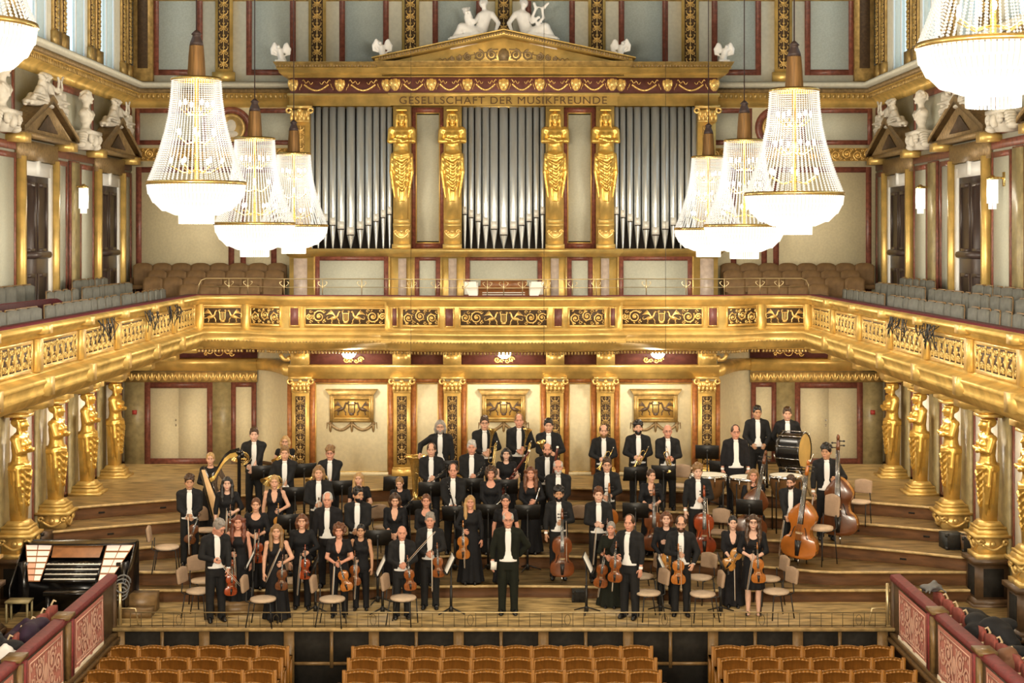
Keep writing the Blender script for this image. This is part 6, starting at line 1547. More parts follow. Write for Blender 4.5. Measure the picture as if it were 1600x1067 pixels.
def make_person(label, x, y, z, h, fem=False, hairstyle='short', hcol='hair_brown', pose='clasp', yaw=0.0, cloth='tails', neck='round', sleeve='short', bottom='long', beard=None, glasses=False, fat=1.0, skin='skin_fair', head=(0, 0), hands=None, mat_cloth=None, seated=False, curl=1.1):
    k = h/1.76
    t = thing('person', label, 'person', (x, y, z), yaw, 'orchestra musicians', k)
    H = hands or POSES[pose]; sh = 0.165 if fem else 0.185
    dz = -SEATED if seated else 0.0
    R = np.array(Matrix.Rotation(head[0], 3, 'Z') @ Matrix.Rotation(head[1], 3, 'X')); piv = np.array((0, -0.008, 1.478))
    arms = []
    for q, T in zip((-1, 1), H):
        S = (q*sh, 0.01, 1.405); T = Vector(T)-Vector((0, 0, dz)) if seated else Vector(T)
        E, W = ik(S, T, 0.285, 0.255, (q*0.75, 0.45 if T[1] < 0.1 else 0.2, -0.45)); arms.append((S, tuple(E), tuple(W)))
    # --- skin
    lo = min(0.92, min(a[2][2] for a in arms)-0.06)
    barelegs = bottom == 'knee'
    s = SDF(grid_fine(-0.52, 0.52, 0.019, -0.098, 0.098, 0.0088), grid_fine(-0.36, 0.26, 0.019, -0.15, 0.02, 0.010), grid_fine(0.0 if barelegs else lo, 1.80, 0.019, 1.50, 1.79, 0.0095))
    head_prims(s, R, piv, fem, fat**0.5)
    s.cap((0, 0.012, 1.42), (0, -0.008, 1.55), 0.054 if fem else 0.062, 0.052 if fem else 0.060, 0.03)
    if fem:
        s.loft([0.92, 1.05, 1.16, 1.28, 1.40, 1.455], 0, [0, 0, 0, -0.008, 0, 0.005], [0.13*fat, 0.115*fat, 0.13*fat, 0.15*fat, 0.155, 0.07], [0.09*fat, 0.085*fat, 0.095*fat, 0.11*fat, 0.085, 0.055], k=0.03)
        for q in (-1, 1): s.ell((q*0.07, -0.085*fat, 1.255), (0.062, 0.055, 0.058), 0.04)
    else: s.loft([0.95, 1.2, 1.38, 1.455], 0, 0, [0.12, 0.14, 0.14, 0.07], [0.08, 0.09, 0.085, 0.055], k=0.03)
    for q, (S, E, W) in zip((-1, 1), arms):
        s.ell(S, (0.055, 0.055, 0.055), 0.03); s.cap(S, E, 0.047*fat**0.5, 0.038, 0.015); s.cap(E, W, 0.038, 0.026, 0.012)
    if barelegs:
        for q in (-1, 1): s.loft([0.03, 0.09, 0.30, 0.46, 0.65], q*0.09, [0.01, 0.01, 0.02, 0, 0], [0.034, 0.033, 0.052, 0.05, 0.06], [0.05, 0.04, 0.055, 0.052, 0.06], k=0.01); s.ell((q*0.09, -0.06, 0.035), (0.038, 0.10, 0.03), 0.02)
    V, Q = s.mesh()
    for q, (S, E, W) in zip((-1, 1), arms):
        d = np.array(W)-np.array(E); d /= np.linalg.norm(d)
        n = np.array((-q*0.8, 0.45, -0.2)) if W[1] < 0.05 else np.array((0, 1.0, 0))
        HV, HQ = HANDQ[curl if W[2] > 0.9 else 0.35]; M = frame_from(d, n)
        HVm = HV.copy()
        if q > 0: HVm[:, 0] *= -1; HQ = HQ[:, ::-1]
        # the thumb points up and to the front
        if (M@np.array((1.0 if q < 0 else -1.0, 0, 0)))[2] < 0: HVm[:, 0] *= -1; HQ = HQ[:, ::-1]
        Q = np.concatenate([Q, HQ+len(V)]); V = np.concatenate([V, HVm@M.T+np.array(W)-d*0.012])
    V = V+np.array((0, 0, dz))
    ob('body', np_mesh('body', V, Q, True), skin, t)
    off = (0, 0, dz)
    # --- face and hair, turned with the head
    Rm = Matrix(R.tolist()).to_4x4(); eul = Rm.to_euler(); pv = (piv[0], piv[1], piv[2]+dz)
    def hp(nm, me, mt, p=(0, 0, 0), sc=None):
        q = Rm@Vector(p)*HS; sc = tuple(a*HS for a in (sc or (1, 1, 1))); return ob(nm, me, mt, t, (pv[0]+q.x, pv[1]+q.y, pv[2]+q.z), eul, sc)
    for q in (-1, 1): hp('eye', EYE, 'eye_dark', (q*0.031, -0.0995, 0.145)); hp('eyebrow', BROW, hcol if hcol not in ('hair_white',) else 'hair_grey', (q*0.032, -0.1085, 0.166), (q, 1, 1))
    hp('mouth', MOUTH, 'lips', (0, -0.1125, 0.077))
    if hairstyle != 'bald': hp('hair', hair(hairstyle), hcol, (0, 0, 0), (0.96 if fem else 1.0,)*3)
    if beard: hp('beard', BEARD, beard)
    if glasses: hp('glasses', GLASSES, 'black_metal')
    # --- clothes
    mc = mat_cloth or ('black_cloth' if cloth == 'tails' else 'black_silk')
    gx, gy = grid(-0.54, 0.54, 0.020), grid(-0.36, 0.28, 0.020)
    if cloth == 'tails':
        j = SDF(gx, gy, grid(0.40, 1.56, 0.020))
        j.loft([0.84, 0.95, 1.05, 1.20, 1.33, 1.42, 1.47, 1.51], 0, [0.01, 0, 0, 0, 0, 0.005, 0.015, 0.02], [0.185*fat, 0.178*fat, 0.172*fat, 0.192*fat**0.6, 0.205, 0.195, 0.105, 0.07], [0.14*fat, 0.132*fat, 0.127*fat, 0.130*fat**0.7, 0.128, 0.110, 0.085, 0.07], k=0.0)
        for q, (S, E, W) in zip((-1, 1), arms):
            j.ell((q*(sh-0.01), 0.01, 1.405), (0.080, 0.085, 0.075), 0.03); Wv = Vector(E).lerp(Vector(W), 0.90)
            j.cap((q*sh, 0.01, 1.40), E, 0.070, 0.058, 0.015); j.cap(E, tuple(Wv), 0.057, 0.045, 0.012)
        for q in (-1, 1): j.cap((q*0.055, 0.025, 1.475), (q*0.15, 0.012, 1.435), 0.045, 0.05, 0.03)
        j.boxr((0, -0.22, 0.755), (0.30, 0.215, 0.20), 0.0, 0.02, True)
        j.loft([0.94, 1.0, 1.06, 1.12, 1.25, 1.38, 1.46, 1.52], 0, -0.175, [0.100, 0.072, 0.050, 0.042, 0.052, 0.058, 0.052, 0.055], 0.155, k=0.004, cut=True)
        for q in (-1, 1):
            j.chain([(q*0.056, -0.075, 1.465), (q*0.072, -0.122, 1.38), (q*0.066, -0.134, 1.25), (q*0.050, -0.132*fat**0.7, 1.11)], [0.012, 0.018, 0.015, 0.008], 0.006)
            j.loft([0.42, 0.6, 0.9], q*0.075, [0.10, 0.10, 0.075], [0.04, 0.06, 0.09], [0.022, 0.028, 0.06], k=0.015)
        Vj, Qj = j.mesh(); ob('tailcoat', np_mesh('tailcoat', Vj+np.array(off), Qj, True), mc, t)
        sp_ = SDF(grid(-0.165, 0.165, 0.015), grid(-0.19, 0.08, 0.015), grid(0.90, 1.53, 0.015))
        sp_.loft([0.925, 1.0, 1.05, 1.20, 1.33, 1.42, 1.455], 0, 0, [0.165*fat, 0.163*fat, 0.160*fat, 0.172*fat**0.6, 0.17, 0.155, 0.08], [0.131*fat, 0.126*fat, 0.119*fat, 0.121*fat**0.7, 0.118, 0.100, 0.075], k=0.0)
        sp_.loft([1.42, 1.495], 0, 0.0, [0.068, 0.066], [0.074, 0.070], k=0.008)
        sp_.boxr((0, 0.16, 1.2), (0.3, 0.12, 0.5), 0, 0.0, True)
        Vs, Qs = sp_.mesh(); nV = [Vs]; nQ = [Qs]; cnt = len(Vs)
        for S, E, W in arms:                                             # cuffs
            E, W = Vector(E), Vector(W); d = (W-E).normalized(); b = MB().tube([W-d*0.045, W-d*0.005], 0.036, 10)
            q4 = np.array([f for f in b.f if len(f) == 4]); nV.append(np.array(b.v)); nQ.append(q4+cnt); cnt += len(b.v)
        ob('shirt', np_mesh('shirt', np.concatenate(nV)+np.array(off), np.concatenate(nQ), True), 'shirt_white', t)
        ob('bow_tie', BOW, 'shirt_white', t, (0, -0.080, 1.468+dz))
        legs = 'trousers'
    else:
        long_ = bottom == 'long'; z0 = 0.03 if long_ else (0.46 if barelegs else 0.84)
        if seated: z0 = 0.84
        j = SDF(gx if not long_ else grid(-0.54, 0.54, 0.021), grid(-0.36, 0.34, 0.021), grid(z0-0.03, 1.54, 0.021))
        zt = [0.90, 1.05, 1.16, 1.28, 1.40, 1.45, 1.475]
        j.loft(zt, 0, [0, 0, 0, -0.008, 0, 0.01, 0.012], [0.172*fat, 0.142*fat, 0.150*fat, 0.170*fat, 0.178, 0.115, 0.075], [0.128*fat, 0.108*fat, 0.112*fat, 0.126*fat, 0.102, 0.082, 0.066], k=0.0)
        for q in (-1, 1): j.ell((q*0.07, -0.092*fat, 1.255), (0.070, 0.060, 0.066), 0.04)
        if long_ and not seated: j.loft([0.03, 0.3, 0.6, 0.85, 1.0], 0, [0.01, 0.01, 0, 0, 0], [0.255*fat, 0.225*fat, 0.20*fat, 0.185*fat, 0.15*fat], [0.20*fat, 0.175*fat, 0.155*fat, 0.145*fat, 0.11*fat], k=0.03, fold=(9, [0.09, 0.06, 0.03, 0.01, 0], 0.7))
        elif barelegs: j.loft([0.46, 0.6, 0.85, 1.0], 0, 0, [0.195*fat, 0.195*fat, 0.18*fat, 0.15*fat], [0.15*fat, 0.145*fat, 0.135*fat, 0.11*fat], k=0.03, fold=(8, [0.07, 0.05, 0.02, 0], 0.3))
        else: j.loft([0.82, 0.9, 1.02], 0, 0, [0.182*fat, 0.176*fat, 0.145*fat], [0.135*fat, 0.13*fat, 0.11*fat], k=0.03)
        if sleeve != 'none':
            for q, (S, E, W) in zip((-1, 1), arms):
                j.ell((q*(sh-0.005), 0.01, 1.41), (0.066, 0.07, 0.062), 0.03); E, W = Vector(E), Vector(W); S = Vector(S)
                if sleeve == 'cap': j.cap(S, S.lerp(E, 0.22), 0.062, 0.060, 0.01)
                elif sleeve == 'short': j.cap(S, S.lerp(E, 0.55), 0.060, 0.056, 0.01)
                else:
                    j.cap(S, E, 0.058*fat**0.5, 0.050, 0.012); j.cap(E, E.lerp(W, 0.30 if sleeve == 'elbow' else 0.90), 0.050, 0.046 if sleeve == 'elbow' else 0.038, 0.012)
        cut_neck(j, neck, fat)
        if sleeve == 'none' and neck != 'strap':
            for q in (-1, 1): j.ell((q*0.205, 0.0, 1.37), (0.055, 0.14, 0.115), 0.004, True)
        if neck == 'strap' or sleeve == 'none':
            for q in (-1, 1): j.chain([(q*0.09, -0.112, 1.36), (q*0.105, -0.075, 1.44), (q*0.105, 0.0, 1.475), (q*0.10, 0.07, 1.42)], [0.020, 0.020, 0.020, 0.020], 0.006)
        Vj, Qj = j.mesh(); ob('dress' if (long_ or barelegs) else 'blouse', np_mesh('dress', Vj+np.array(off), Qj, True), mc, t)
        legs = None if (long_ or barelegs) and not seated else 'trousers'
    if legs or seated:
        l = SDF(grid(-0.26, 0.26, 0.021), grid(-0.60 if seated else -0.20, 0.24, 0.021), grid(0.03, 1.06, 0.021))
        w = (0.95 if fem else 1.0)
        if seated:
            l.ell((0, 0.0, 0.90+dz), (0.17, 0.15, 0.12), 0.03)
            for q in (-1, 1): l.cap((q*0.09, 0, 0.88+dz), (q*0.13, -0.42, 0.86+dz), 0.09, 0.075, 0.03); l.cap((q*0.13, -0.42, 0.86+dz), (q*0.12, -0.40, 0.08), 0.074, 0.062, 0.02)
        else:
            l.loft([0.78, 0.88, 1.02], 0, 0, [0.16*fat, 0.166*fat, 0.158*fat], [0.118*fat, 0.124*fat, 0.118*fat], k=0.0)
            for q in (-1, 1): l.loft([0.035, 0.12, 0.45, 0.70, 0.86], [q*0.105, q*0.105, q*0.100, q*0.088, q*0.085], [0.005, 0.01, 0.0, 0, 0], [0.072*w, 0.066*w, 0.076*w, 0.088*fat*w, 0.088*fat*w], [0.082*w, 0.072*w, 0.080*w, 0.096*fat, 0.105*fat], k=0.015, fold=(4, [0.05, 0.03, 0.02, 0.02, 0], 1.0, 9))
        ob('trousers', l.to('trousers'), mc, t)
    for q in (-1, 1):
        if not (cloth != 'tails' and bottom == 'long' and not seated):
            ob('shoe', SHOE, 'shoe_black', t, (q*(0.12 if seated else 0.105 if not barelegs else 0.09), -0.42 if seated else -0.01, 0.0), (0, 0, q*0.18), (0.8 if fem else 1.0,)*3 if not barelegs else (0.85, 0.85, 0.7))
        else: ob('shoe', SHOE, 'shoe_black', t, (q*0.08, -0.13, 0.0), (0, 0, q*0.15), 0.8)
    return t
# ---------------------------------------------------------------- instruments
OUT = [(0, 0.0), (0.012, 0.16), (0.05, 0.235), (0.12, 0.28), (0.20, 0.290), (0.28, 0.278), (0.34, 0.25), (0.375, 0.215), (0.40, 0.178), (0.46, 0.158), (0.53, 0.155), (0.59, 0.170), (0.62, 0.205), (0.66, 0.226), (0.74, 0.236), (0.82, 0.232), (0.90, 0.200), (0.955, 0.14), (0.985, 0.075), (1.0, 0.0)]
def fiddle_parts(depth, kind):
    """string instrument with body length 1: z=0 at the lower end, front towards -y"""
    out = OUT if kind != 'bass' else [(t, w*(1.05 if t < 0.6 else (1.02-0.55*max(0, (t-0.74)/0.26)) if t > 0.74 else 1.0)) for t, w in OUT]
    m = len(out); V = []; Fs = []; rings = []
    for y, sc in ((-depth/2, 1.0), (depth/2, 1.0)):
        o = len(V)
        for t, w in out: V.append((-w*sc, y, t))
        for t, w in out[-2:0:-1]: V.append((w*sc, y, t))
        rings.append(o)
    n = 2*m-2
    for i in range(n): Fs.append((rings[0]+i, rings[1]+i, rings[1]+(i+1) % n, rings[0]+(i+1) % n))
    ribs = MB().add(V, Fs).mesh('rib')
    def plate(sgn):
        V = []; Fs = []; us = (-1.03, -0.8, -0.45, 0, 0.45, 0.8, 1.03); k = len(us)
        for t, w in out:
            for u in us: V.append((w*u, sgn*(depth/2+0.012+0.05*(1-u*u)*min(1, w*5)), t))
        for i in range(m-1):
            for j in range(k-1):
                q = (i*k+j, i*k+j+1, (i+1)*k+j+1, (i+1)*k+j); Fs.append(q if sgn < 0 else q[::-1])
        return MB().add(V, Fs).mesh('plate', True)
    f = -depth/2
    nl = {'violin': 0.40, 'cello': 0.42, 'bass': 0.46}[kind]
    neck = MB().tube([(0, f-0.005, 0.97), (0, f-0.02, 1.0+nl)], [0.035, 0.028], 8)
    sc = [(0, f-0.02, 1.0+nl), (0, f-0.005, 1.08+nl), (0, f+0.02, 1.17+nl), (0, f+0.02, 1.22+nl)]
    neck.tube(sc, [0.034, 0.036, 0.03, 0.026], 8)
    neck.tube([(0, f+0.005+0.045*math.cos(q)*(1-q/11), 1.215+nl+0.045*math.sin(q)*(1-q/11)) for q in [k*PI/4 for k in range(11)]], 0.024, 6)
    pegs = MB()
    for i, z in enumerate((1.045, 1.085, 1.125, 1.16)): d = 1 if i % 2 else -1; pegs.tube([(0, f-0.003, z+nl), (d*0.085, f-0.003, z+nl)], 0.010, 5); pegs.ellipsoid((d*0.10, f-0.003, z+nl), (0.022, 0.008, 0.018), 7, 5)
    fb = MB().add([(-0.05, f-0.085, 0.62), (0.05, f-0.085, 0.62), (0.032, f-0.045, 1.0+nl), (-0.032, f-0.045, 1.0+nl), (-0.05, f-0.055, 0.62), (0.05, f-0.055, 0.62), (0.032, f-0.02, 1.0+nl), (-0.032, f-0.02, 1.0+nl)], [(0, 1, 2, 3), (4, 7, 6, 5), (0, 4, 5, 1), (1, 5, 6, 2), (3, 2, 6, 7), (0, 3, 7, 4)])
    tp = MB().add([(-0.03, f-0.07, 0.06), (0.03, f-0.07, 0.06), (0.055, f-0.09, 0.33), (-0.055, f-0.09, 0.33), (-0.03, f-0.05, 0.06), (0.03, f-0.05, 0.06), (0.055, f-0.065, 0.33), (-0.055, f-0.065, 0.33)], [(0, 1, 2, 3), (4, 7, 6, 5), (0, 4, 5, 1), (1, 5, 6, 2), (3, 2, 6, 7), (0, 3, 7, 4)])
    br = MB().prism([(-0.07, f-0.055), (0.07, f-0.055), (0.055, f-0.12), (0, f-0.135), (-0.055, f-0.12)], 0.455, 0.475, 'xy')
    st = MB()
    for x in (-0.03, -0.01, 0.01, 0.03): st.tube([(x*1.3, f-0.088, 0.32), (x*1.3, f-0.132, 0.465), (x*0.7, f-0.05, 1.0+nl)], 0.0035, 4)
    fh = MB()
    for d in (-1, 1): fh.tube([(d*0.085, f-0.068, 0.56), (d*0.105, f-0.066, 0.53), (d*0.12, f-0.062, 0.46), (d*0.135, f-0.058, 0.40), (d*0.155, f-0.054, 0.37)], [0.012, 0.007, 0.008, 0.007, 0.013], 5)
    return dict(rib=ribs, front=plate(-1), back=plate(1), neck=neck.mesh('neck', True), pegs=pegs.mesh('peg'), fingerboard=fb.mesh('fingerboard'), tailpiece=tp.mesh('tailpiece'), bridge=br.mesh('bridge'), strings=st.mesh('string_set'), fh=fh.mesh('f_hole'))
FID = {'violin': fiddle_parts(0.09, 'violin'), 'cello': fiddle_parts(0.16, 'cello'), 'bass': fiddle_parts(0.20, 'bass')}
def fiddle(kind, name, label, L, mt, side=None, front=None):
    P = FID[kind]; t = thing(name, label, name.replace('_', ' '), (0, 0, 0), 0, None, L)
    ob('rib', P['rib'], side or mt, t); ob('front_plate', P['front'], front or mt, t); ob('back_plate', P['back'], mt, t); nk = ob('neck', P['neck'], mt, t)
    o = ob('peg_set', P['pegs'], 'ebony', nk); o['kind'] = 'stuff'
    ob('fingerboard', P['fingerboard'], 'ebony', t); ob('tailpiece', P['tailpiece'], 'ebony', t); ob('bridge', P['bridge'], 'wood_pale', t); o = ob('string_set', P['strings'], 'silver', t); o['kind'] = 'stuff'; o = ob('f_hole_pair', P['fh'], 'ebony', t); o['kind'] = 'stuff'
    if kind != 'violin': ob('endpin', MB().tube([(0, 0, 0.02), (0, 0, -0.16)], [0.022, 0.010], 6), 'chrome', t)
    return t
def M_place(o, person, loc, rot=(0, 0, 0)):
    """put a thing at a place given in a person's own space (nominal height 1.76)"""
    P = Matrix.Translation(person.location) @ Matrix.Rotation(person.rotation_euler.z, 4, 'Z'); k = person.scale.x
    M = P @ Matrix.Translation(Vector(loc)*k) @ (Matrix.Rotation(rot[2], 4, 'Z') @ Matrix.Rotation(rot[1], 4, 'Y') @ Matrix.Rotation(rot[0], 4, 'X'))
    o.location = M.to_translation(); o.rotation_euler = M.to_euler()
    return o
bst = MB().tube([(0, 0, 0), (0, 0.006, 0.35), (0, 0.0, 0.70), (0, -0.01, 0.735)], [0.0055, 0.005, 0.004, 0.006], 6).mesh('stick'); bhr = MB().box(-0.005, 0.005, -0.020, -0.016, 0.03, 0.725).mesh('hair_ribbon'); bfr = MB().box(-0.007, 0.007, -0.022, 0.004, 0.0, 0.05).mesh('frog')
def bow(label, L=1.0, mt='bow_wood'):
    t = thing('bow', label, 'bow', (0, 0, 0), 0, 'string bows', L); ob('stick', bst, mt, t); ob('hair_ribbon', bhr, 'paper', t); ob('frog', bfr, 'ebony', t); return t
def wind(kind, label):
    t = thing(kind, label, kind)
    if kind in ('flute',):
        ob('tube', MB().tube([(0, 0, -0.33), (0, 0, 0.33)], 0.0095, 8), 'silver', t); ob('lip_plate', MB().ellipsoid((0, -0.008, 0.25), (0.013, 0.008, 0.022), 8, 5), 'silver', t)
        kb = MB()
        for i in range(9): kb.lathe([(0.009, 0), (0.009, 0.005)], 8, (0, 0, 0), True).xf(Matrix.Translation((0, -0.010, -0.26+0.045*i)) @ Matrix.Rotation(PI/2, 4, 'X'), len(kb.v)-16)
        o = ob('key_set', kb, 'silver', t); o['kind'] = 'stuff'
    elif kind in ('clarinet', 'oboe'):
        ob('tube', MB().tube([(0, 0, -0.30), (0, 0, -0.22), (0, 0, 0.22), (0, 0, 0.26)], [0.030, 0.014, 0.013, 0.012], 10), 'grenadilla', t)
        ob('bell_rim', MB().lathe([(0.028, -0.305), (0.032, -0.303), (0.028, -0.295)], 12, cap=False), 'silver', t); ob('mouthpiece', MB().tube([(0, 0, 0.26), (0, -0.006, 0.34)], [0.011, 0.005], 8), 'grenadilla' if kind == 'clarinet' else 'wood_pale', t)
        kb = MB()
        for i in range(8): kb.tube([(0.004, -0.013, -0.18+0.05*i), (0.016*(-1)**i, -0.016, -0.15+0.05*i)], 0.004, 5)
        kb.tube([(0.012, -0.01, -0.2), (0.012, -0.01, 0.2)], 0.0025, 4); o = ob('key_set', kb, 'silver', t); o['kind'] = 'stuff'
    elif kind == 'bassoon':
        ob('long_joint', MB().tube([(0, 0, -0.55), (0, 0, 0.62), (0, 0, 0.72)], [0.028, 0.024, 0.021], 10), 'bassoon_wood', t); ob('wing_joint', MB().tube([(0.045, 0, -0.52), (0.042, 0, 0.12)], [0.026, 0.016], 8), 'bassoon_wood', t)
        ob('bell_ring', MB().lathe([(0.023, 0.70), (0.027, 0.72), (0.022, 0.735)], 12, cap=False), 'key_white', t); ob('bocal', MB().tube([(0.042, 0, 0.12), (0.05, -0.02, 0.22), (0.09, -0.06, 0.25), (0.14, -0.08, 0.20)], 0.006, 6), 'silver', t)
        kb = MB()
        for i in range(8): kb.tube([(-0.02, -0.022, -0.45+0.09*i), (0.02, -0.026, -0.42+0.09*i)], 0.005, 5)
        o = ob('key_set', kb, 'silver', t); o['kind'] = 'stuff'
    return t
def circ(c, r, a0, a1, n=14, ax='xz'):
    P = []
    for i in range(n+1):
        q = a0+(a1-a0)*i/n; u, v = r*math.cos(q), r*math.sin(q); P.append((c[0]+u, c[1], c[2]+v) if ax == 'xz' else (c[0]+u, c[1]+v, c[2]))
    return P
def brass(kind, label):
    t = thing(kind.replace(' ', '_'), label, kind)
    if kind == 'trumpet':      # bell down, leadpipe up
        ob('bell', MB().tube([(0.0, 0, 0.16), (0.0, 0, 0.0), (0, 0, -0.14), (0, 0, -0.20), (0, 0, -0.235)], [0.008, 0.011, 0.018, 0.034, 0.060], 14, False), 'brass', t, smooth=True)
        ob('tubing', MB().tube([(0, 0, 0.14)]+circ((0.045, 0, 0.14), 0.045, PI, 0, 8)+[(0.09, 0, -0.08)]+circ((0.045, 0, -0.08), 0.045, 0, -PI, 8)[1:-1]+[(0.0, 0.02, -0.06)], 0.008, 7).tube([(0.09, -0.02, -0.02), (0.09, -0.02, 0.26)], 0.007, 6), 'brass', t, smooth=True)
        for i in range(3): ob('valve', MB().lathe([(0.016, -0.06), (0.016, 0.07), (0.005, 0.075), (0.005, 0.10), (0.013, 0.105), (0.013, 0.11)], 10), 'brass', t, (0.045, -0.005, -0.03+0.045*(i-1)), (PI/2, 0, 0))
        ob('mouthpiece', MB().tube([(0.09, -0.02, 0.26), (0.09, -0.02, 0.31)], [0.007, 0.013], 8), 'silver', t)
    elif kind == 'french horn':
        ob('coil', MB().tube(circ((0, 0, 0), 0.15, 0, 2*PI, 26), 0.012, 7).tube(circ((0.01, 0.02, 0), 0.12, 0.5, 2*PI+0.3, 22), 0.010, 7).tube(circ((0, -0.025, 0.01), 0.085, 0, 2*PI, 20), 0.009, 6), 'brass', t, smooth=True)
        ob('bell', MB().tube([(0.10, 0.03, 0.10), (0.0, 0.04, 0.155), (-0.10, 0.03, 0.13), (-0.18, 0.0, 0.05), (-0.22, -0.04, -0.04), (-0.235, -0.08, -0.10)], [0.012, 0.018, 0.026, 0.045, 0.085, 0.145], 16, False), 'brass', t, smooth=True)
        ob('valve_set', MB().lathe([(0.022, -0.03), (0.022, 0.03)], 10, (0.02, 0, 0.0)).lathe([(0.022, -0.03), (0.022, 0.03)], 10, (0.06, 0, 0.02)).lathe([(0.022, -0.03), (0.022, 0.03)], 10, (-0.02, 0, -0.02)), 'brass', t)['kind'] = 'stuff'
        ob('leadpipe', MB().tube([(0.13, -0.03, -0.08), (0.16, -0.06, 0.05), (0.12, -0.10, 0.20)], [0.008, 0.007, 0.006], 6), 'silver', t)
    elif kind == 'trombone':   # held upright, bell up at the left of the slide
        ob('bell', MB().tube([(0.0, 0, -0.25), (0, 0, 0.10), (0, 0, 0.28), (0, 0, 0.36), (0, 0, 0.41)], [0.009, 0.013, 0.030, 0.060, 0.105], 16, False), 'brass', t, smooth=True)
        ob('tuning_slide', MB().tube([(0, 0, -0.25)]+circ((0.045, 0, -0.25), 0.045, PI, 2*PI, 10)+[(0.09, 0, 0.1)], 0.009, 7), 'brass', t, smooth=True)
        ob('hand_slide', MB().tube([(0.09, -0.03, 0.15), (0.09, -0.03, -0.62)]+circ((0.09, -0.06, -0.62), 0.03, PI/2, -PI/2, 8, 'xy')[0:0]+[(0.09, -0.05, -0.65), (0.09, -0.09, -0.65), (0.09, -0.11, -0.62), (0.09, -0.11, 0.15)], 0.008, 7), 'brass', t)
        ob('brace', MB().tube([(0.0, 0, 0.05), (0.09, 0, 0.05)], 0.005, 5).tube([(0.09, -0.03, 0.1), (0.09, -0.11, 0.1)], 0.005, 5), 'brass', t)
        ob('mouthpiece', MB().tube([(0.09, -0.11, 0.15), (0.09, -0.11, 0.20)], [0.008, 0.014], 8), 'silver', t)
    elif kind == 'tuba':
        ob('bell', MB().tube([(0, 0, 0.25), (0, 0, 0.55), (0, 0, 0.82), (0, 0, 0.94), (0, 0, 1.0), (0, 0, 1.02)], [0.075, 0.09, 0.12, 0.16, 0.21, 0.235], 22, False), 'brass', t, smooth=True)
        ob('bell_rim', MB().tube(circ((0, 0, 1.02), 0.235, 0, 2*PI, 24, 'xy'), 0.010, 6), 'brass', t)
        ob('body_bow', MB().tube([(0, 0, 0.30), (0, 0, 0.16), (0.06, 0, 0.07), (0.15, 0, 0.05), (0.23, 0, 0.10), (0.26, 0, 0.22), (0.26, 0, 0.50), (0.24, 0, 0.58)], [0.078, 0.075, 0.072, 0.068, 0.062, 0.055, 0.045, 0.04], 14), 'brass', t, smooth=True)
        ob('branch', MB().tube([(0.26, 0, 0.5), (0.27, -0.02, 0.62), (0.20, -0.06, 0.68), (0.14, -0.08, 0.60), (0.13, -0.09, 0.25)], [0.04, 0.036, 0.032, 0.028, 0.024], 12), 'brass', t, smooth=True)
        cb2 = MB()
        for i in range(5): cb2.tube(circ((0.10+0.018*i, -0.10, 0.30-0.03*i), 0.07, 0.3*i, 0.3*i+1.6*PI, 12), 0.012, 6)
        ob('tubing', cb2, 'brass', t, smooth=True)['kind'] = 'stuff'
        for i in range(4): ob('valve', MB().lathe([(0.02, -0.10), (0.02, 0.10), (0.008, 0.11), (0.008, 0.14), (0.018, 0.145)], 10), 'silver', t, (0.08+0.05*i, -0.13, 0.40))
        ob('leadpipe', MB().tube([(0.13, -0.1, 0.5), (0.05, -0.16, 0.66), (-0.04, -0.22, 0.72)], [0.012, 0.010, 0.008], 6), 'brass', t)
    return t
# ---------------------------------------------------------------- chairs, stands
ch_seat = MB().lathe([(0.02, 0.425), (0.215, 0.425), (0.235, 0.445), (0.225, 0.470), (0.10, 0.478), (0.0, 0.478)], 16)
ch_seat.v = [(x*1.0, y*0.95, z) for x, y, z in ch_seat.v]; ch_seat = ch_seat.mesh('seat', True)
cbk = SDF(grid(-0.24, 0.24, 0.02), grid(-0.08, 0.10, 0.015), grid(0.50, 0.92, 0.02))
cbk.boxr((0, 0, 0.70), (0.175, 0.028, 0.13), 0.028, 0.0); cbk.ell((0, 0, 0.75), (0.165, 0.028, 0.11), 0.03); cbk = cbk.to('backrest')
cbk2 = MB().box(-0.15, 0.15, 0.022, 0.036, 0.59, 0.81).mesh('back_shell')
cfr = MB()
for q in (-1, 1): cfr.tube([(q*0.15, 0.24, 0.60), (q*0.16, 0.25, 0.44), (q*0.17, 0.18, 0.42), (q*0.18, -0.17, 0.42)], 0.011, 6)
cfr = cfr.tube([(-0.17, 0.18, 0.42), (0.17, 0.18, 0.42)], 0.009, 5).mesh('frame'); clf = MB().tube([(0, 0, 0.42), (0, -0.03, 0.0)], 0.011, 6).mesh('leg'); clb = MB().tube([(0, 0, 0.42), (0, 0.07, 0.0)], 0.011, 6).mesh('leg')
def chair(px, py, lev, rz, label, tone='chair_pale', Y=None, hs=1.0):
    """px, py: seat centre in the photograph; depth follows from the floor the chair stands on"""
    zl = LEV[lev][0]; Y = Y or (CZ-zl-0.47*hs)*F/(py-VY); x = XP(px, Y)
    t = thing('orchestra_chair', label, 'chair', (x, Y, zl), rz, 'orchestra chairs', (1, 1, hs))
    ob('seat', ch_seat, tone, t); b_ = ob('backrest', cbk, 'chair_fabric' if tone == 'chair_pale' else tone, t, (0, 0.235, 0.0), (-0.12, 0, 0)); ob('back_shell', cbk2, 'chair_plastic', b_)
    ob('frame', cfr, 'black_metal', t)
    for q in (-1, 1): ob('leg', clf, 'black_metal', t, (q*0.18, -0.17, 0)); ob('leg', clb, 'black_metal', t, (q*0.17, 0.18, 0))
    return t
sd_desk = MB().box(-0.245, 0.245, -0.006, 0.006, -0.165, 0.165).box(-0.245, 0.245, -0.055, 0.0, -0.175, -0.160).mesh('desk'); sd_rib = MB().box(-0.03, 0.03, 0.004, 0.03, -0.08, 0.08).mesh('bracket')
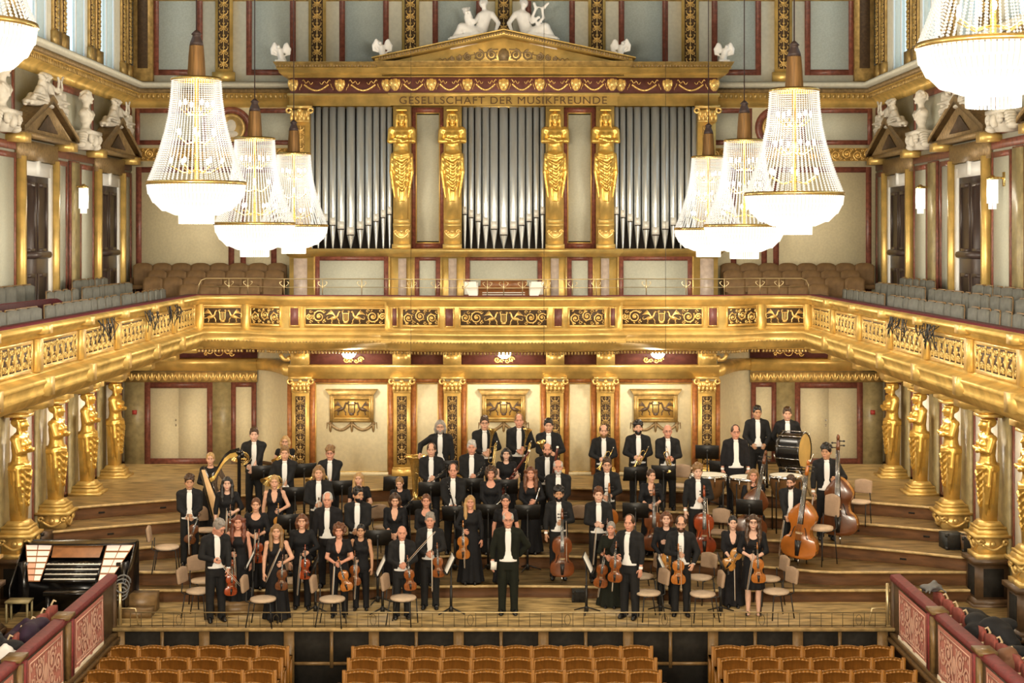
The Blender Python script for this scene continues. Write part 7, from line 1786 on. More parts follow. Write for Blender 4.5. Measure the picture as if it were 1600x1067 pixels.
sd_leg = MB().tube([(0, 0, 0.10), (0, -0.12, 0.06), (0, -0.26, 0.012)], [0.014, 0.014, 0.010], 6).mesh('leg')
sheet_m = MB().add([(-0.22, 0, -0.15), (0, -0.012, -0.15), (0.22, 0, -0.15), (0.22, 0, 0.15), (0, -0.012, 0.15), (-0.22, 0, 0.15), (-0.22, 0.004, -0.15), (0.22, 0.004, -0.15), (0.22, 0.004, 0.15), (-0.22, 0.004, 0.15)], [(0, 1, 4, 5), (1, 2, 3, 4), (9, 8, 7, 6), (2, 7, 8, 3), (0, 5, 9, 6)]).mesh('sheet_music')
def stand(px, py, lev, rz, label, sheet=None, Y=None, hd=None, tilt=0.45):
    """px, py: desk centre in the photograph. rz = 0 turns the desk front to the viewer; pi shows its back"""
    if lev is None:
        best = None
        for l in 'SABCDE':
            zl = LEV[l][0]
            for f_ in (0.3, 0.6, 0.9):
                x_ = XP(px, 30); y0 = edge_y(l, x_); nx = {'S': 'A', 'A': 'B', 'B': 'C', 'C': 'D', 'D': 'E', 'E': None}[l]; y1 = edge_y(nx, x_) if nx else 34.2
                Yc = y0+(y1-y0)*f_; h_ = CZ-zl-(py-VY)*Yc/F
                if best is None or abs(h_-1.02) < best[0]: best = (abs(h_-1.02), l, Yc, h_)
        _, lev, Y, hd = best
    zl = LEV[lev][0]; hd = hd or 1.05; Y = Y or (CZ-zl-hd)*F/(py-VY); x = XP(px, Y)
    t = thing('music_stand', label, 'music stand', (x, Y, zl), rz, 'black music stands')
    d = ob('desk', sd_desk, 'black_metal', t, (0, 0.0, hd), (-tilt, 0, 0)); ob('bracket', sd_rib, 'black_metal', d)
    ob('pole', MB().tube([(0, 0.02, 0.05), (0, 0.02, hd-0.02)], 0.014, 7).tube([(0, 0.02, 0.08), (0, 0.02, hd*0.55)], 0.024, 8), 'black_metal', t)
    for i in range(3): ob('leg', sd_leg, 'black_metal', t, (0, 0.02, 0), (0, 0, 2*PI*i/3+0.5))
    ob('hub', MB().lathe([(0.04, 0.02), (0.04, 0.10), (0.02, 0.13)], 10, (0, 0.02, 0)), 'black_metal', t)
    if sheet:
        M = Matrix.Translation((x, Y, zl)) @ Matrix.Rotation(rz, 4, 'Z') @ Matrix.Translation((0, 0, hd)) @ Matrix.Rotation(-tilt, 4, 'X') @ Matrix.Translation((0, -0.014, 0.0))
        o = ob('sheet_music', sheet_m, 'paper'); o.matrix_world = M; tag(o, sheet, 'sheet music')
    return t
# ---------------------------------------------------------------- the orchestra
def person_at(label, px, ytop, lev, h, Y=None, **kw):
    """depth from the floor level the person stands on, the height of the top of the head and the person's height"""
    zl = LEV[lev][0]
    if Y is None: Y = (CZ-zl-h)*F/(ytop-VY)
    x = XP(px, Y)
    lo = edge_y(lev, x)+0.16; nx = {'S': 'A', 'A': 'B', 'B': 'C', 'C': 'D', 'D': 'E', 'E': None}[lev]
    hi = (edge_y(nx, x)-0.18) if nx else 34.0
    if lo > hi: hi = lo
    Y2 = min(max(Y, lo), hi)
    if abs(Y2-Y) > 1e-6: Y = Y2; x = XP(px, Y)
    h = min(1.90, max(1.48, CZ-zl-(ytop-VY)*Y/F))
    return make_person(label, x, Y, zl, h, **kw)
def fiddle_for(p, who, kind='violin', hand=1, mt='violin_amber', tilt=0.0, grip=None, bowpos=None, L=None, face=0.0):
    """violin or viola hanging by the neck from one hand, with its bow"""
    L = L or (0.365 if kind == 'violin' else 0.42)
    v = fiddle('violin', kind, f'{kind} held by the {who}', L, mt)
    k = p.scale.x; g_ = grip or (hand*0.085, -0.285, 1.06)
    # neck grip point is at 1.22 body lengths
    d = Vector((math.sin(tilt), 0, math.cos(tilt))); base = Vector(g_)-d*(1.20*L/k)
    M_place(v, p, base, (0, tilt, face))
    if bowpos is not None:
        b_ = bow(f'bow held by the {who}', 1.0); a, e = Vector(bowpos[0]), Vector(bowpos[1]); dd = (e-a).normalized()
        q = dd.to_track_quat('Z', 'Y').to_euler()
        M_place(b_, p, a, (0, 0, 0)); P = Matrix.Rotation(p.rotation_euler.z, 4, 'Z') @ q.to_matrix().to_4x4(); b_.rotation_euler = P.to_euler()
    return v
def bow_for(p, who, a, e, L=1.0):
    b_ = bow(f'bow held by the {who}', L); a, e = Vector(a), Vector(e); q = (e-a).normalized().to_track_quat('Z', 'Y').to_euler()
    M_place(b_, p, a); b_.rotation_euler = (Matrix.Rotation(p.rotation_euler.z, 4, 'Z') @ q.to_matrix().to_4x4()).to_euler()
B1 = ((0.0, -0.32, 1.20), (-0.03, -0.34, 0.46)); B1M = ((0.0, -0.32, 1.20), (0.03, -0.34, 0.46))

def horn(label):
    t = brass('french horn', label); t.scale = (0.82,)*3; return t
# --- front row, stage floor
p = person_at('person in tailcoat bending over a violin at the front left', 337, 810, 'S', 1.75, 26.1, pose='lean', hairstyle='short', hcol='hair_grey', head=(0.55, 0.42), yaw=0.45, glasses=True, skin='skin_rosy')
fiddle_for(p, 'person bending at the front left', 'violin', 1, 'violin_red', 0.05, (0.20, -0.28, 0.92), ((-0.06, -0.30, 1.13), (0.36, -0.42, 0.62)))
p = person_at('person in strapped black gown with violin behind the bending violinist', 372, 805, 'S', 1.66, 26.95, fem=True, hairstyle='wavy', hcol='hair_auburn', pose='v2m', cloth='dress', neck='strap', sleeve='none', yaw=0.15, skin='skin_rosy')
fiddle_for(p, 'person in a strapped gown', 'violin', -1, 'violin_brown', 0.0, (-0.14, -0.285, 1.08), ((-0.06, -0.33, 1.20), (-0.02, -0.35, 0.46)))
p = person_at('person in sleeveless long gown holding violin and bow apart at the front left', 432, 819, 'S', 1.63, 26.2, fem=True, hairstyle='long', hcol='hair_darkblond', pose='v2', cloth='dress', neck='round', sleeve='none', yaw=0.1)
fiddle_for(p, 'person in a sleeveless long gown', 'violin', 1, 'violin_dark', 0.04, (0.12, -0.285, 1.08), ((-0.21, -0.14, 0.70), (0.04, -0.34, 1.30)))
p = person_at('person in long-sleeved black blouse and trousers with violin in the front left group', 472, 803, 'S', 1.66, 27.0, fem=True, hairstyle='bangs', hcol='hair_chestnut', pose='v2', cloth='dress', neck='round', sleeve='long', bottom='trousers', yaw=0.05)
fiddle_for(p, 'person in blouse and trousers at the front left', 'violin', 1, 'violin_red', 0.0, (0.08, -0.285, 1.07), ((0.0, -0.33, 1.10), (-0.06, -0.35, 0.42)))
p = person_at('person in short-sleeved V-necked black top holding a tilted violin at the front', 530, 818, 'S', 1.61, 26.4, fem=True, hairstyle='curly', hcol='hair_chestnut', pose='v1', cloth='dress', neck='v', sleeve='short', bottom='trousers', skin='skin_rosy')
fiddle_for(p, 'person in a short-sleeved V-necked top', 'violin', 1, 'violin_amber', -0.28, (0.06, -0.285, 1.02), ((-0.06, -0.32, 1.08), (-0.10, -0.36, 0.36)))
p = person_at('person in sleeveless black top and trousers with violin beside the short-sleeved violinist', 564, 819, 'S', 1.56, 26.9, fem=True, hairstyle='bun', hcol='hair_black', pose='v2m', cloth='dress', neck='round', sleeve='none', bottom='trousers', skin='skin_tan')
fiddle_for(p, 'person in a sleeveless top and trousers', 'violin', -1, 'violin_brown', 0.0, (-0.10, -0.285, 1.08), ((-0.06, -0.34, 1.16), (-0.10, -0.36, 0.42)))
p = person_at('person in tailcoat with bow raised aslant before the white-paged stand', 628, 822, 'S', 1.62, 26.3, hairstyle='bald', pose='v1', skin='skin_rosy', yaw=0.1)
fiddle_for(p, 'person with raised bow at the front', 'violin', 1, 'violin_brown', -0.10, (0.11, -0.285, 1.08), ((0.06, -0.34, 1.12), (0.46, -0.36, 1.56)))
p = person_at('person in tailcoat holding a violin low just behind the raised bow', 672, 802, 'S', 1.70, 27.0, hairstyle='short', hcol='hair_grey', pose='v1', skin='skin_rosy')
fiddle_for(p, 'person standing behind the raised bow', 'violin', 1, 'violin_brown', -0.05, (0.15, -0.285, 1.10), ((0.05, -0.32, 1.16), (0.06, -0.34, 0.45)))
p = person_at('person in tailcoat standing alone at the front centre holding folded papers', 794, 800, 'S', 1.75, 26.6, hairstyle='fringe', hcol='hair_white', pose='conduct', glasses=True, fat=1.08, skin='skin_rosy', mat_cloth='green_black_cloth')
tag(ob('folded_paper', MB().box(-0.05, 0.05, -0.004, 0.004, -0.07, 0.07).box(-0.046, 0.05, -0.008, -0.0045, -0.064, 0.07), 'paper', None, (p.location.x-0.25, p.location.y-0.10, 0.86), (0.1, 0.05, 0.1)), 'folded white paper held by the conductor', 'paper')
p = person_at('person in long green-black dress holding a viola right of the conductor', 955, 815, 'S', 1.52, 27.15, fem=True, hairstyle='ponytail', hcol='hair_grey', pose='v1m', cloth='dress', neck='round', sleeve='elbow', fat=1.2, yaw=-0.2, skin='skin_rosy', mat_cloth='green_black_cloth')
fiddle_for(p, 'person in green-black right of the conductor', 'viola', -1, 'violin_brown', 0.12, (-0.12, -0.30, 1.04), ((-0.10, -0.32, 1.10), (-0.22, -0.30, 0.40)))
p = person_at('person in tailcoat stepping forward with a viola at the front right', 984, 805, 'S', 1.77, 26.3, hairstyle='receding', hcol='hair_brown', pose='v2m', yaw=-0.55, head=(0.2, 0), skin='skin_rosy')
fiddle_for(p, 'person stepping forward at the front right', 'viola', -1, 'violin_brown', 0.04, (-0.11, -0.30, 1.16), ((-0.12, -0.32, 1.22), (-0.20, -0.28, 0.50)), face=0.3)
p = person_at('person in long-sleeved black top with pale viola behind the front right violists', 1041, 799, 'S', 1.68, 27.15, fem=True, hairstyle='bob', hcol='hair_chestnut', pose='held_high', cloth='dress', neck='round', sleeve='long', bottom='trousers', yaw=-0.1, skin='skin_pale')
fiddle_for(p, 'person in a long-sleeved top behind the violists', 'viola', 1, 'violin_gold', 0.0, (0.02, -0.30, 1.16), None)
p = person_at('person in tailcoat and glasses holding viola and upright bow at the front right', 1064, 807, 'S', 1.71, 26.5, hairstyle='receding', hcol='hair_brown', pose='v2m', hands=((-0.06, -0.235, 1.13), (0.21, -0.13, 0.94)), glasses=True, beard='hair_brown', yaw=-0.1)
fiddle_for(p, 'person in glasses at the front right', 'viola', -1, 'violin_amber', 0.0, (-0.05, -0.30, 1.14), ((0.0, -0.35, 1.26), (0.0, -0.37, 0.46)))
p = person_at('person in black jacket holding a viola aslant across the chest at the right', 1145, 806, 'S', 1.57, 27.2, fem=True, hairstyle='bun', hcol='hair_black', pose='v1', hands=((-0.06, -0.23, 0.98), (0.13, -0.24, 1.14)), cloth='dress', neck='v', sleeve='elbow', yaw=-0.1, skin='skin_pale', mat_cloth='charcoal_cloth')
fiddle_for(p, 'person in a black jacket', 'viola', 1, 'violin_gold', 0.62, (0.17, -0.31, 1.25), ((0.02, -0.27, 0.98), (0.03, -0.30, 0.32)))
p = person_at('person with glasses in knee-length black skirt holding a viola at the right', 1177, 804, 'S', 1.70, 26.55, fem=True, hairstyle='wavy', hcol='hair_brown', pose='v1m', cloth='dress', neck='scoop', sleeve='elbow', bottom='knee', glasses=True, yaw=-0.15, skin='skin_pale')
fiddle_for(p, 'person in a knee-length skirt', 'viola', 1, 'violin_amber', -0.04, (0.07, -0.30, 1.14), ((0.0, -0.35, 1.20), (-0.12, -0.37, 0.48)))

# --- first step
p = person_at('person in tailcoat with hands crossed over a violin at the far left', 296, 743, 'B', 1.70, 28.35, hairstyle='thick', hcol='hair_brown', pose='clasp', yaw=0.2, skin='skin_tan')
fiddle_for(p, 'person at the far left', 'violin', 1, 'violin_dark', 0.35, (0.14, -0.24, 0.92), ((-0.02, -0.30, 1.06), (0.0, -0.34, 0.34)))
p = person_at('person in scoop-necked black dress with red violin on the first step', 400, 778, 'A', 1.66, fem=True, hairstyle='bun', hcol='hair_chestnut', pose='v1', cloth='dress', neck='scoop', sleeve='elbow', yaw=0.1)
fiddle_for(p, 'person in a scoop-necked dress on the first step', 'violin', 1, 'violin_red', 0.05, (0.07, -0.285, 1.02), B1)
p = person_at('person in charcoal tailcoat with arms at the sides on the first step left', 512, 770, 'A', 1.76, hairstyle='receding', hcol='hair_white', pose='side', mat_cloth='charcoal_cloth', skin='skin_rosy')
p = person_at('person in tailcoat looking sideways with clasped hands on the first step', 559, 762, 'A', 1.74, hairstyle='short', hcol='hair_black', pose='clasp', head=(0.7, 0.0), beard='hair_black', skin='skin_tan')
p = person_at('person in V-necked dress looking down on the first step left of centre', 617, 769, 'A', 1.65, fem=True, hairstyle='bob', hcol='hair_brown', pose='wind_low', cloth='dress', neck='v', sleeve='elbow', head=(0.1, 0.25))
p = person_at('person in wide-necked black dress with clasped hands behind the raised bow', 666, 772, 'A', 1.65, fem=True, hairstyle='bun', hcol='hair_chestnut', pose='clasp', cloth='dress', neck='scoop', sleeve='long', skin='skin_rosy')
p = person_at('person in long black gown holding viola and bow left of the conductor', 735, 774, 'A', 1.60, fem=True, hairstyle='side_long', hcol='hair_blond', pose='v2m', cloth='dress', neck='round', sleeve='long', skin='skin_rosy', fat=1.05)
fiddle_for(p, 'person in a long gown left of the conductor', 'viola', -1, 'violin_amber', 0.0, (-0.14, -0.30, 1.10), ((-0.13, -0.34, 1.18), (-0.10, -0.36, 0.46)))
p = person_at('person in V-necked short-sleeved dress, arms down, just behind the conductor', 790, 772, 'A', 1.65, fem=True, hairstyle='bun', hcol='hair_black', pose='side', cloth='dress', neck='v', sleeve='short', skin='skin_rosy')
p = person_at('person in tailcoat standing with a brown cello right of the conductor', 873, 761, 'A', 1.70, 28.35, hairstyle='thick', hcol='hair_black', pose='cello', beard='hair_black', skin='skin_tan')
def cello_for(p, who, dx, mt, base_y=-0.36, L=0.76, tilt=0.0, kind='cello', side=None, z=0.13, face=0.0, lean=0.0):
    k = p.scale.x; c = fiddle(kind, 'cello' if kind == 'cello' else 'double_bass', f'{"cello" if kind == "cello" else "double bass"} held by the {who}', L, mt, side)
    M_place(c, p, (dx, base_y, z/k), (lean, tilt, face)); return c
cello_for(p, 'cellist right of the conductor', 0.05, 'cello_brown', L=0.74); bow_for(p, 'cellist right of the conductor', (0.13, -0.30, 1.17), (0.13, -0.56, 0.50))
p = person_at('person in tailcoat with clasped hands and viola between two cellists', 935, 762, 'A', 1.72, hairstyle='short', hcol='hair_chestnut', pose='clasp_high', skin='skin_pale')
fiddle_for(p, 'person between two cellists', 'viola', 1, 'violin_dark', 0.05, (0.14, -0.285, 1.04), ((-0.05, -0.25, 1.12), (-0.12, -0.30, 0.42)))

# --- second step
p = person_at('person in round-necked elbow-sleeved dress with violin beside the harp', 355, 745, 'B', 1.64, fem=True, hairstyle='long', hcol='hair_black', pose='v2', cloth='dress', neck='round', sleeve='elbow', yaw=0.15, skin='skin_pale')
fiddle_for(p, 'person beside the harp', 'violin', 1, 'violin_dark', 0.0, (0.07, -0.285, 1.08), ((0.0, -0.33, 1.20), (-0.03, -0.35, 0.46)))
p = person_at('person in sleeveless V-necked gown with pale violin on the second step', 429, 743, 'B', 1.66, fem=True, hairstyle='bun', hcol='hair_blond', pose='v2', cloth='dress', neck='v', sleeve='none', yaw=0.1)
fiddle_for(p, 'person in a sleeveless V-necked gown', 'violin', 1, 'violin_gold', 0.0, (0.09, -0.285, 1.06), None)
p = person_at('person in tailcoat holding a red violin and bow on the second step', 498, 728, 'B', 1.76, hairstyle='mane', hcol='hair_darkblond', pose='v1', yaw=0.1)
fiddle_for(p, 'person in tailcoat on the second step left', 'violin', 1, 'violin_red', 0.0, (0.08, -0.285, 1.10), ((0.0, -0.33, 1.22), (-0.02, -0.35, 0.48)))
p = person_at('person in short-sleeved black dress with a clarinet on the second step', 561, 738, 'B', 1.64, fem=True, hairstyle='side_long', hcol='hair_blond', pose='wind', cloth='dress', neck='round', sleeve='short', head=(-0.1, 0))
M_place(wind('clarinet', 'clarinet held by the person in a short-sleeved dress'), p, (0.08, -0.29, 1.02), (0.2, 1.25, 0))
p = person_at('person in long-sleeved black dress looking down with an oboe before a stand', 625, 744, 'B', 1.56, fem=True, hairstyle='bun', hcol='hair_darkblond', pose='wind', cloth='dress', neck='round', sleeve='long', head=(-0.1, 0.3))
M_place(wind('oboe', 'oboe held by the person looking down at a stand'), p, (0.07, -0.29, 1.06), (0.2, 0.75, 0))
p = person_at('person in tailcoat holding a clarinet upright left of the flutes', 708, 725, 'B', 1.74, hairstyle='receding', hcol='hair_brown', pose='wind_low', skin='skin_rosy')
M_place(wind('clarinet', 'clarinet held upright left of the flutes'), p, (-0.02, -0.29, 1.14), (0.1, -0.25, 0))
p = person_at('person in scoop-necked long-sleeved dress holding a flute low', 767, 729, 'B', 1.66, fem=True, hairstyle='curly', hcol='hair_brown', pose='wind_low', cloth='dress', neck='scoop', sleeve='long', skin='skin_rosy')
M_place(wind('flute', 'flute held low in front of a stand'), p, (0.03, -0.29, 0.94), (0.2, 0.75, 0))
p = person_at('person in scoop-necked dress holding a flute upright', 829, 729, 'B', 1.66, fem=True, hairstyle='wavy', hcol='hair_chestnut', pose='wind', cloth='dress', neck='scoop', sleeve='long', skin='skin_rosy')
M_place(wind('flute', 'flute held upright right of the other flute'), p, (0.08, -0.29, 1.05), (0.1, 0.28, 0))
p = person_at('person in tailcoat with hands low standing right of the flutes', 872, 719, 'B', 1.76, hairstyle='fringe', hcol='hair_white', pose='wind_low', beard='hair_white', skin='skin_rosy')
p = person_at('person in tailcoat and glasses holding a cello before the trumpets', 948, 716, 'B', 1.76, hairstyle='short', hcol='hair_brown', pose='cello2', glasses=True)
cello_for(p, 'person before the trumpets', 0.02, 'bass_orange', L=0.72)
p = person_at('person in black V-necked shirt holding a cello right of centre', 1017, 733, 'B', 1.62, fem=True, hairstyle='bun', hcol='hair_brown', pose='cello2', cloth='dress', neck='v', sleeve='elbow', head=(0.3, 0))
cello_for(p, 'person in a black shirt', 0.02, 'cello_brown', L=0.74); bow_for(p, 'cellist in a black shirt', (0.10, -0.31, 1.12), (0.08, -0.56, 0.48))
p = person_at('person in tailcoat with a red cello in front of the timpani', 1090, 726, 'B', 1.74, hairstyle='thick', hcol='hair_darkblond', pose='cello', skin='skin_pale')
cello_for(p, 'person before the timpani', 0.07, 'cello_red', L=0.76); bow_for(p, 'cellist before the timpani', (0.14, -0.30, 1.17), (0.16, -0.56, 0.50))
p = person_at('person in tailcoat and glasses leaning over an orange double bass', 1236, 743, 'B', 1.60, 28.85, hairstyle='short', hcol='hair_brown', pose='bass_lean', glasses=True, yaw=-0.25, head=(-0.2, 0.1), beard='hair_brown')
c = fiddle('bass', 'double_bass', 'orange double bass leaning against the player in glasses', 1.06, 'bass_orange', 'bass_side'); c.location = (XP(1247, 28.4), 28.35, 0.47+0.15); c.rotation_euler = (-0.02, 0.11, -0.45)
bow_for(p, 'person leaning over a double bass', (-0.12, -0.30, 0.94), (-0.22, -0.30, 0.24))

# --- third step
p = person_at('person in boat-necked black dress standing behind the harp', 329, 707, 'C', 1.62, fem=True, hairstyle='bun', hcol='hair_blond', pose='harp', cloth='dress', neck='boat', sleeve='long', yaw=0.1)
p = person_at('person in tailcoat holding a horn in front of another horn player', 445, 698, 'C', 1.75, hairstyle='short', hcol='hair_darkblond', pose='horn', yaw=0.1)
M_place(horn('French horn held in front of another horn player'), p, (-0.16, -0.32, 1.10), (0.1, 0.5, 0.2))
p = person_at('person in tailcoat and glasses holding a horn beside the cream wall', 516, 698, 'C', 1.72, hairstyle='thick', hcol='hair_darkblond', pose='horn', glasses=True, fat=1.1, skin='skin_rosy')
M_place(horn('French horn held beside the cream wall'), p, (-0.14, -0.32, 1.12), (0.1, 0.3, 0.1))
p = person_at('person in tailcoat holding a clarinet aslant beside the tuba', 674, 693, 'C', 1.76, hairstyle='receding', hcol='hair_brown', pose='wind')
M_place(wind('clarinet', 'dark clarinet held aslant beside the tuba'), p, (0.10, -0.29, 1.10), (0.1, 0.85, 0))
p = person_at('person in tailcoat holding a clarinet left of the slanting bassoon', 737, 689, 'C', 1.78, hairstyle='short', hcol='hair_white', pose='wind', fat=1.1, skin='skin_rosy')
M_place(wind('clarinet', 'clarinet held left of the slanting bassoon'), p, (0.10, -0.29, 1.08), (0.1, 0.55, 0))
p = person_at('person in cap-sleeved black dress holding a bassoon aslant in the centre', 791, 700, 'C', 1.64, fem=True, hairstyle='bob', hcol='hair_black', pose='wind', cloth='dress', neck='round', sleeve='cap', skin='skin_pale')
M_place(wind('bassoon', 'dark bassoon held aslant in the centre'), p, (0.06, -0.30, 1.10), (0.05, 0.60, 0))
p = person_at('person in tailcoat holding a bassoon upright right of the slanting bassoon', 855, 693, 'C', 1.78, hairstyle='fringe', hcol='hair_brown', pose='wind', beard='hair_brown', skin='skin_rosy')
M_place(wind('bassoon', 'bassoon held upright right of the slanting one'), p, (0.09, -0.30, 1.0), (0.05, 0.15, 0))
p = make_person('person in black top and trousers seated with a double bass before the timpani', XP(1177, 29.95), 29.95, 0.72, 1.70, fem=True, hairstyle='long', hcol='hair_darkblond', hands=((-0.06, -0.26, 0.62), (0.06, -0.26, 0.60)), cloth='dress', neck='round', sleeve='elbow', bottom='trousers', seated=True, yaw=-0.1, skin='skin_rosy')
c = fiddle('bass', 'double_bass', 'dark double bass leaning on the seated player', 0.98, 'bass_brown', 'bass_side'); c.location = (XP(1168, 29.55)+0.0, 29.42, 0.72+0.06); c.rotation_euler = (-0.12, 0.20, -0.1)
tag(ob('bass_stool', MB().lathe([(0.17, 0.50), (0.18, 0.52), (0.18, 0.55), (0.0, 0.56)], 14).tube([(0.1, 0.1, 0.5), (0.17, 0.17, 0)], 0.012, 5).tube([(-0.1, 0.1, 0.5), (-0.17, 0.17, 0)], 0.012, 5).tube([(0.1, -0.1, 0.5), (0.17, -0.17, 0)], 0.012, 5).tube([(-0.1, -0.1, 0.5), (-0.17, -0.17, 0)], 0.012, 5), 'black_metal', None, (XP(1177, 29.95), 30.0, 0.72)), 'black stool under the seated double bass player', 'stool')
p = person_at('person in tailcoat standing with a large double bass at the far right', 1291, 695, 'C', 1.80, 29.55, hairstyle='thick', hcol='hair_black', pose='bass', yaw=-0.1, head=(-0.35, 0), skin='skin_tan')
c = fiddle('bass', 'double_bass', 'large brown double bass held by the person at the far right', 1.10, 'bass_brown', 'bass_side'); c.location = (XP(1312, 29.15), 29.12, 0.72+0.165); c.rotation_euler = (-0.06, -0.02, -0.42)
bow_for(p, 'double bass player at the far right', (-0.26, -0.14, 0.86), (-0.34, -0.20, 0.2))

# --- fourth step
p = person_at('person in tailcoat holding a horn at the back left beside the harp', 397, 669, 'D', 1.78, hairstyle='short', hcol='hair_brown', pose='horn', yaw=0.15, skin='skin_pale')
M_place(horn('French horn held at the back left beside the harp'), p, (-0.22, -0.30, 1.18), (0.1, 0.6, 0.3))
p = person_at('person in cap-sleeved black dress and glasses holding a horn at the back left', 446, 681, 'D', 1.60, fem=True, hairstyle='bob', hcol='hair_blond', pose='horn', cloth='dress', neck='round', sleeve='cap', glasses=True)
M_place(horn('French horn held by the cap-sleeved player at the back'), p, (0.08, -0.32, 1.24), (0.1, 0.3, 0.2))
p = person_at('person in tailcoat and glasses with one hand on a tuba', 688, 657, 'D', 1.80, hairstyle='mane', hcol='hair_grey', pose='tuba', glasses=True, beard='hair_grey')
tb_ = brass('tuba', 'upright brass tuba standing beside its player at the back'); tb_.location = (XP(650, 31.85), 31.9, 0.95); tb_.scale = (1.02,)*3; tb_.rotation_euler = (0, 0, 0.2)
p = person_at('person in tailcoat and glasses holding a trombone, left of three at the back', 757, 651, 'D', 1.83, hairstyle='short', hcol='hair_brown', pose='trombone', glasses=True, yaw=0.05)
M_place(brass('trombone', 'trombone held by the left of three players at the back'), p, (0.10, -0.30, 1.15), (0.1, 0.1, 0.3))
p = person_at('person in tailcoat holding a trombone, middle of three at the back', 811, 647, 'D', 1.86, hairstyle='receding', hcol='hair_darkblond', pose='trombone', fat=1.08, skin='skin_rosy')
M_place(brass('trombone', 'trombone held by the middle of three players at the back'), p, (0.10, -0.30, 1.12), (0.1, 0.15, 0.3))
p = person_at('person in tailcoat holding a tilted trombone, right of three at the back', 857, 655, 'D', 1.82, hairstyle='short', hcol='hair_black', pose='trombone', fat=1.08)
M_place(brass('trombone', 'tilted trombone held by the right of three players'), p, (-0.06, -0.30, 0.98), (0.1, -0.3, 0.3))
p = person_at('person in tailcoat holding a trumpet, left of the three trumpeters', 943, 664, 'D', 1.76, hairstyle='fringe', hcol='hair_brown', pose='trumpet', beard='hair_darkblond')
M_place(brass('trumpet', 'trumpet held by the left of three trumpeters'), p, (-0.02, -0.30, 1.08), (0.1, 0.4, 0.2))
p = person_at('person in tailcoat with raised chin holding a trumpet, middle of three trumpeters', 997, 659, 'D', 1.78, hairstyle='thick', hcol='hair_black', pose='trumpet', head=(0, -0.15), beard='hair_black', fat=1.05)
M_place(brass('trumpet', 'trumpet held by the middle of three trumpeters'), p, (-0.02, -0.30, 1.06), (0.1, 0.4, 0.2))
p = person_at('person in tailcoat and glasses holding a trumpet, right of three trumpeters', 1043, 664, 'D', 1.76, hairstyle='bald', pose='trumpet', hands=((-0.02, -0.24, 1.10), (0.06, -0.23, 1.10)), glasses=True, skin='skin_rosy')
M_place(brass('trumpet', 'trumpet held by the right of three trumpeters'), p, (-0.06, -0.30, 1.06), (0.1, -0.35, 0.2))
p = person_at('person in charcoal tailcoat and white waistcoat standing behind the timpani', 1149, 665, 'D', 1.78, 31.0, hairstyle='receding', hcol='hair_brown', pose='tympani', fat=1.22, glasses=True, skin='skin_rosy', mat_cloth='charcoal_cloth')
p = person_at('person in tailcoat standing at the percussion at the back right', 1183, 635, 'E', 1.76, hairstyle='short', hcol='hair_black', pose='percussion', skin='skin_tan')
p = person_at('person in tailcoat with hands behind the back beside the bass drum', 1230, 637, 'E', 1.76, hairstyle='short', hcol='hair_brown', pose='back', yaw=-0.1)

# ---------------------------------------------------------------- harp, timpani, bass drum
hpY = 29.35; hz = LEV['C'][0]
hp_ = thing('harp', 'black and gold concert harp at the left of the orchestra', 'harp', (XP(345, hpY), hpY, hz), 0.0)
colx = XP(372, hpY)-XP(345, hpY)+0.02
ob('column', MB().lathe([(0.07, 0.08), (0.045, 0.16), (0.036, 0.3), (0.034, 1.55), (0.05, 1.62), (0.036, 1.68)], 12, (colx, 0, 0)), 'black_lacquer', hp_, smooth=True)
ob('crown', MB().lathe([(0.045, 1.66), (0.07, 1.70), (0.065, 1.74), (0.03, 1.76)], 12, (colx, 0, 0)).ellipsoid((colx+0.05, 0, 1.66), (0.05, 0.04, 0.07), 8, 6), 'black_lacquer', hp_)
NK = [(-0.33, 1.37), (-0.30, 1.24), (-0.22, 1.18), (-0.12, 1.24), (-0.02, 1.42), (0.08, 1.58), (0.18, 1.66), (colx, 1.70)]
def sweep_bar(pts, w, d, dz=0.0):
    b = MB(); top = [(x, z+w/2+dz) for x, z in pts]; bot = [(x, z-w/2+dz) for x, z in pts][::-1]
    n_ = len(pts); V = [(x, -d, z) for x, z in top+bot]+[(x, d, z) for x, z in top+bot]
    Fs = [(i, i+1, 2*n_-2-i, 2*n_-1-i) for i in range(n_-1)]+[(2*n_+2*n_-1-i, 2*n_+2*n_-2-i, 2*n_+i+1, 2*n_+i) for i in range(n_-1)]+[(i+1, i, 2*n_+i, 2*n_+i+1) for i in range(n_-1)]+[(2*n_-1-i, 2*n_-2-i, 4*n_-2-i, 4*n_-1-i)[::-1] for i in range(n_-1)]
    return b.add(V, Fs)
ob('neck', sweep_bar(NK, 0.10, 0.030, 0.04), 'black_lacquer', hp_); ob('neck_plate', sweep_bar(NK, 0.085, 0.038, -0.02), 'harp_gold', hp_)
SBx0, SBz0, SBx1, SBz1 = -0.34, 1.36, 0.08, 0.14
ob('soundbox', MB().tube([(SBx0, 0.0, SBz0), (SBx1, 0.0, SBz1)], [0.07, 0.17], 10), 'black_lacquer', hp_, smooth=True)
ob('soundboard', MB().add([(SBx0-0.015, -0.075, SBz0+0.02), (SBx0+0.05, -0.075, SBz0+0.02), (SBx1+0.13, -0.185, SBz1), (SBx1-0.09, -0.185, SBz1), (SBx0-0.015, -0.06, SBz0+0.02), (SBx0+0.05, -0.06, SBz0+0.02), (SBx1+0.13, -0.17, SBz1), (SBx1-0.09, -0.17, SBz1)], [(0, 1, 2, 3), (7, 6, 5, 4), (1, 5, 6, 2), (0, 3, 7, 4), (0, 4, 5, 1), (3, 2, 6, 7)]), 'harp_maple', hp_)
ob('base', MB().lathe([(0.20, 0), (0.21, 0.04), (0.19, 0.08), (0.14, 0.14), (0.10, 0.15)], 14, (0.20, 0, 0)), 'black_lacquer', hp_)
hs = MB()
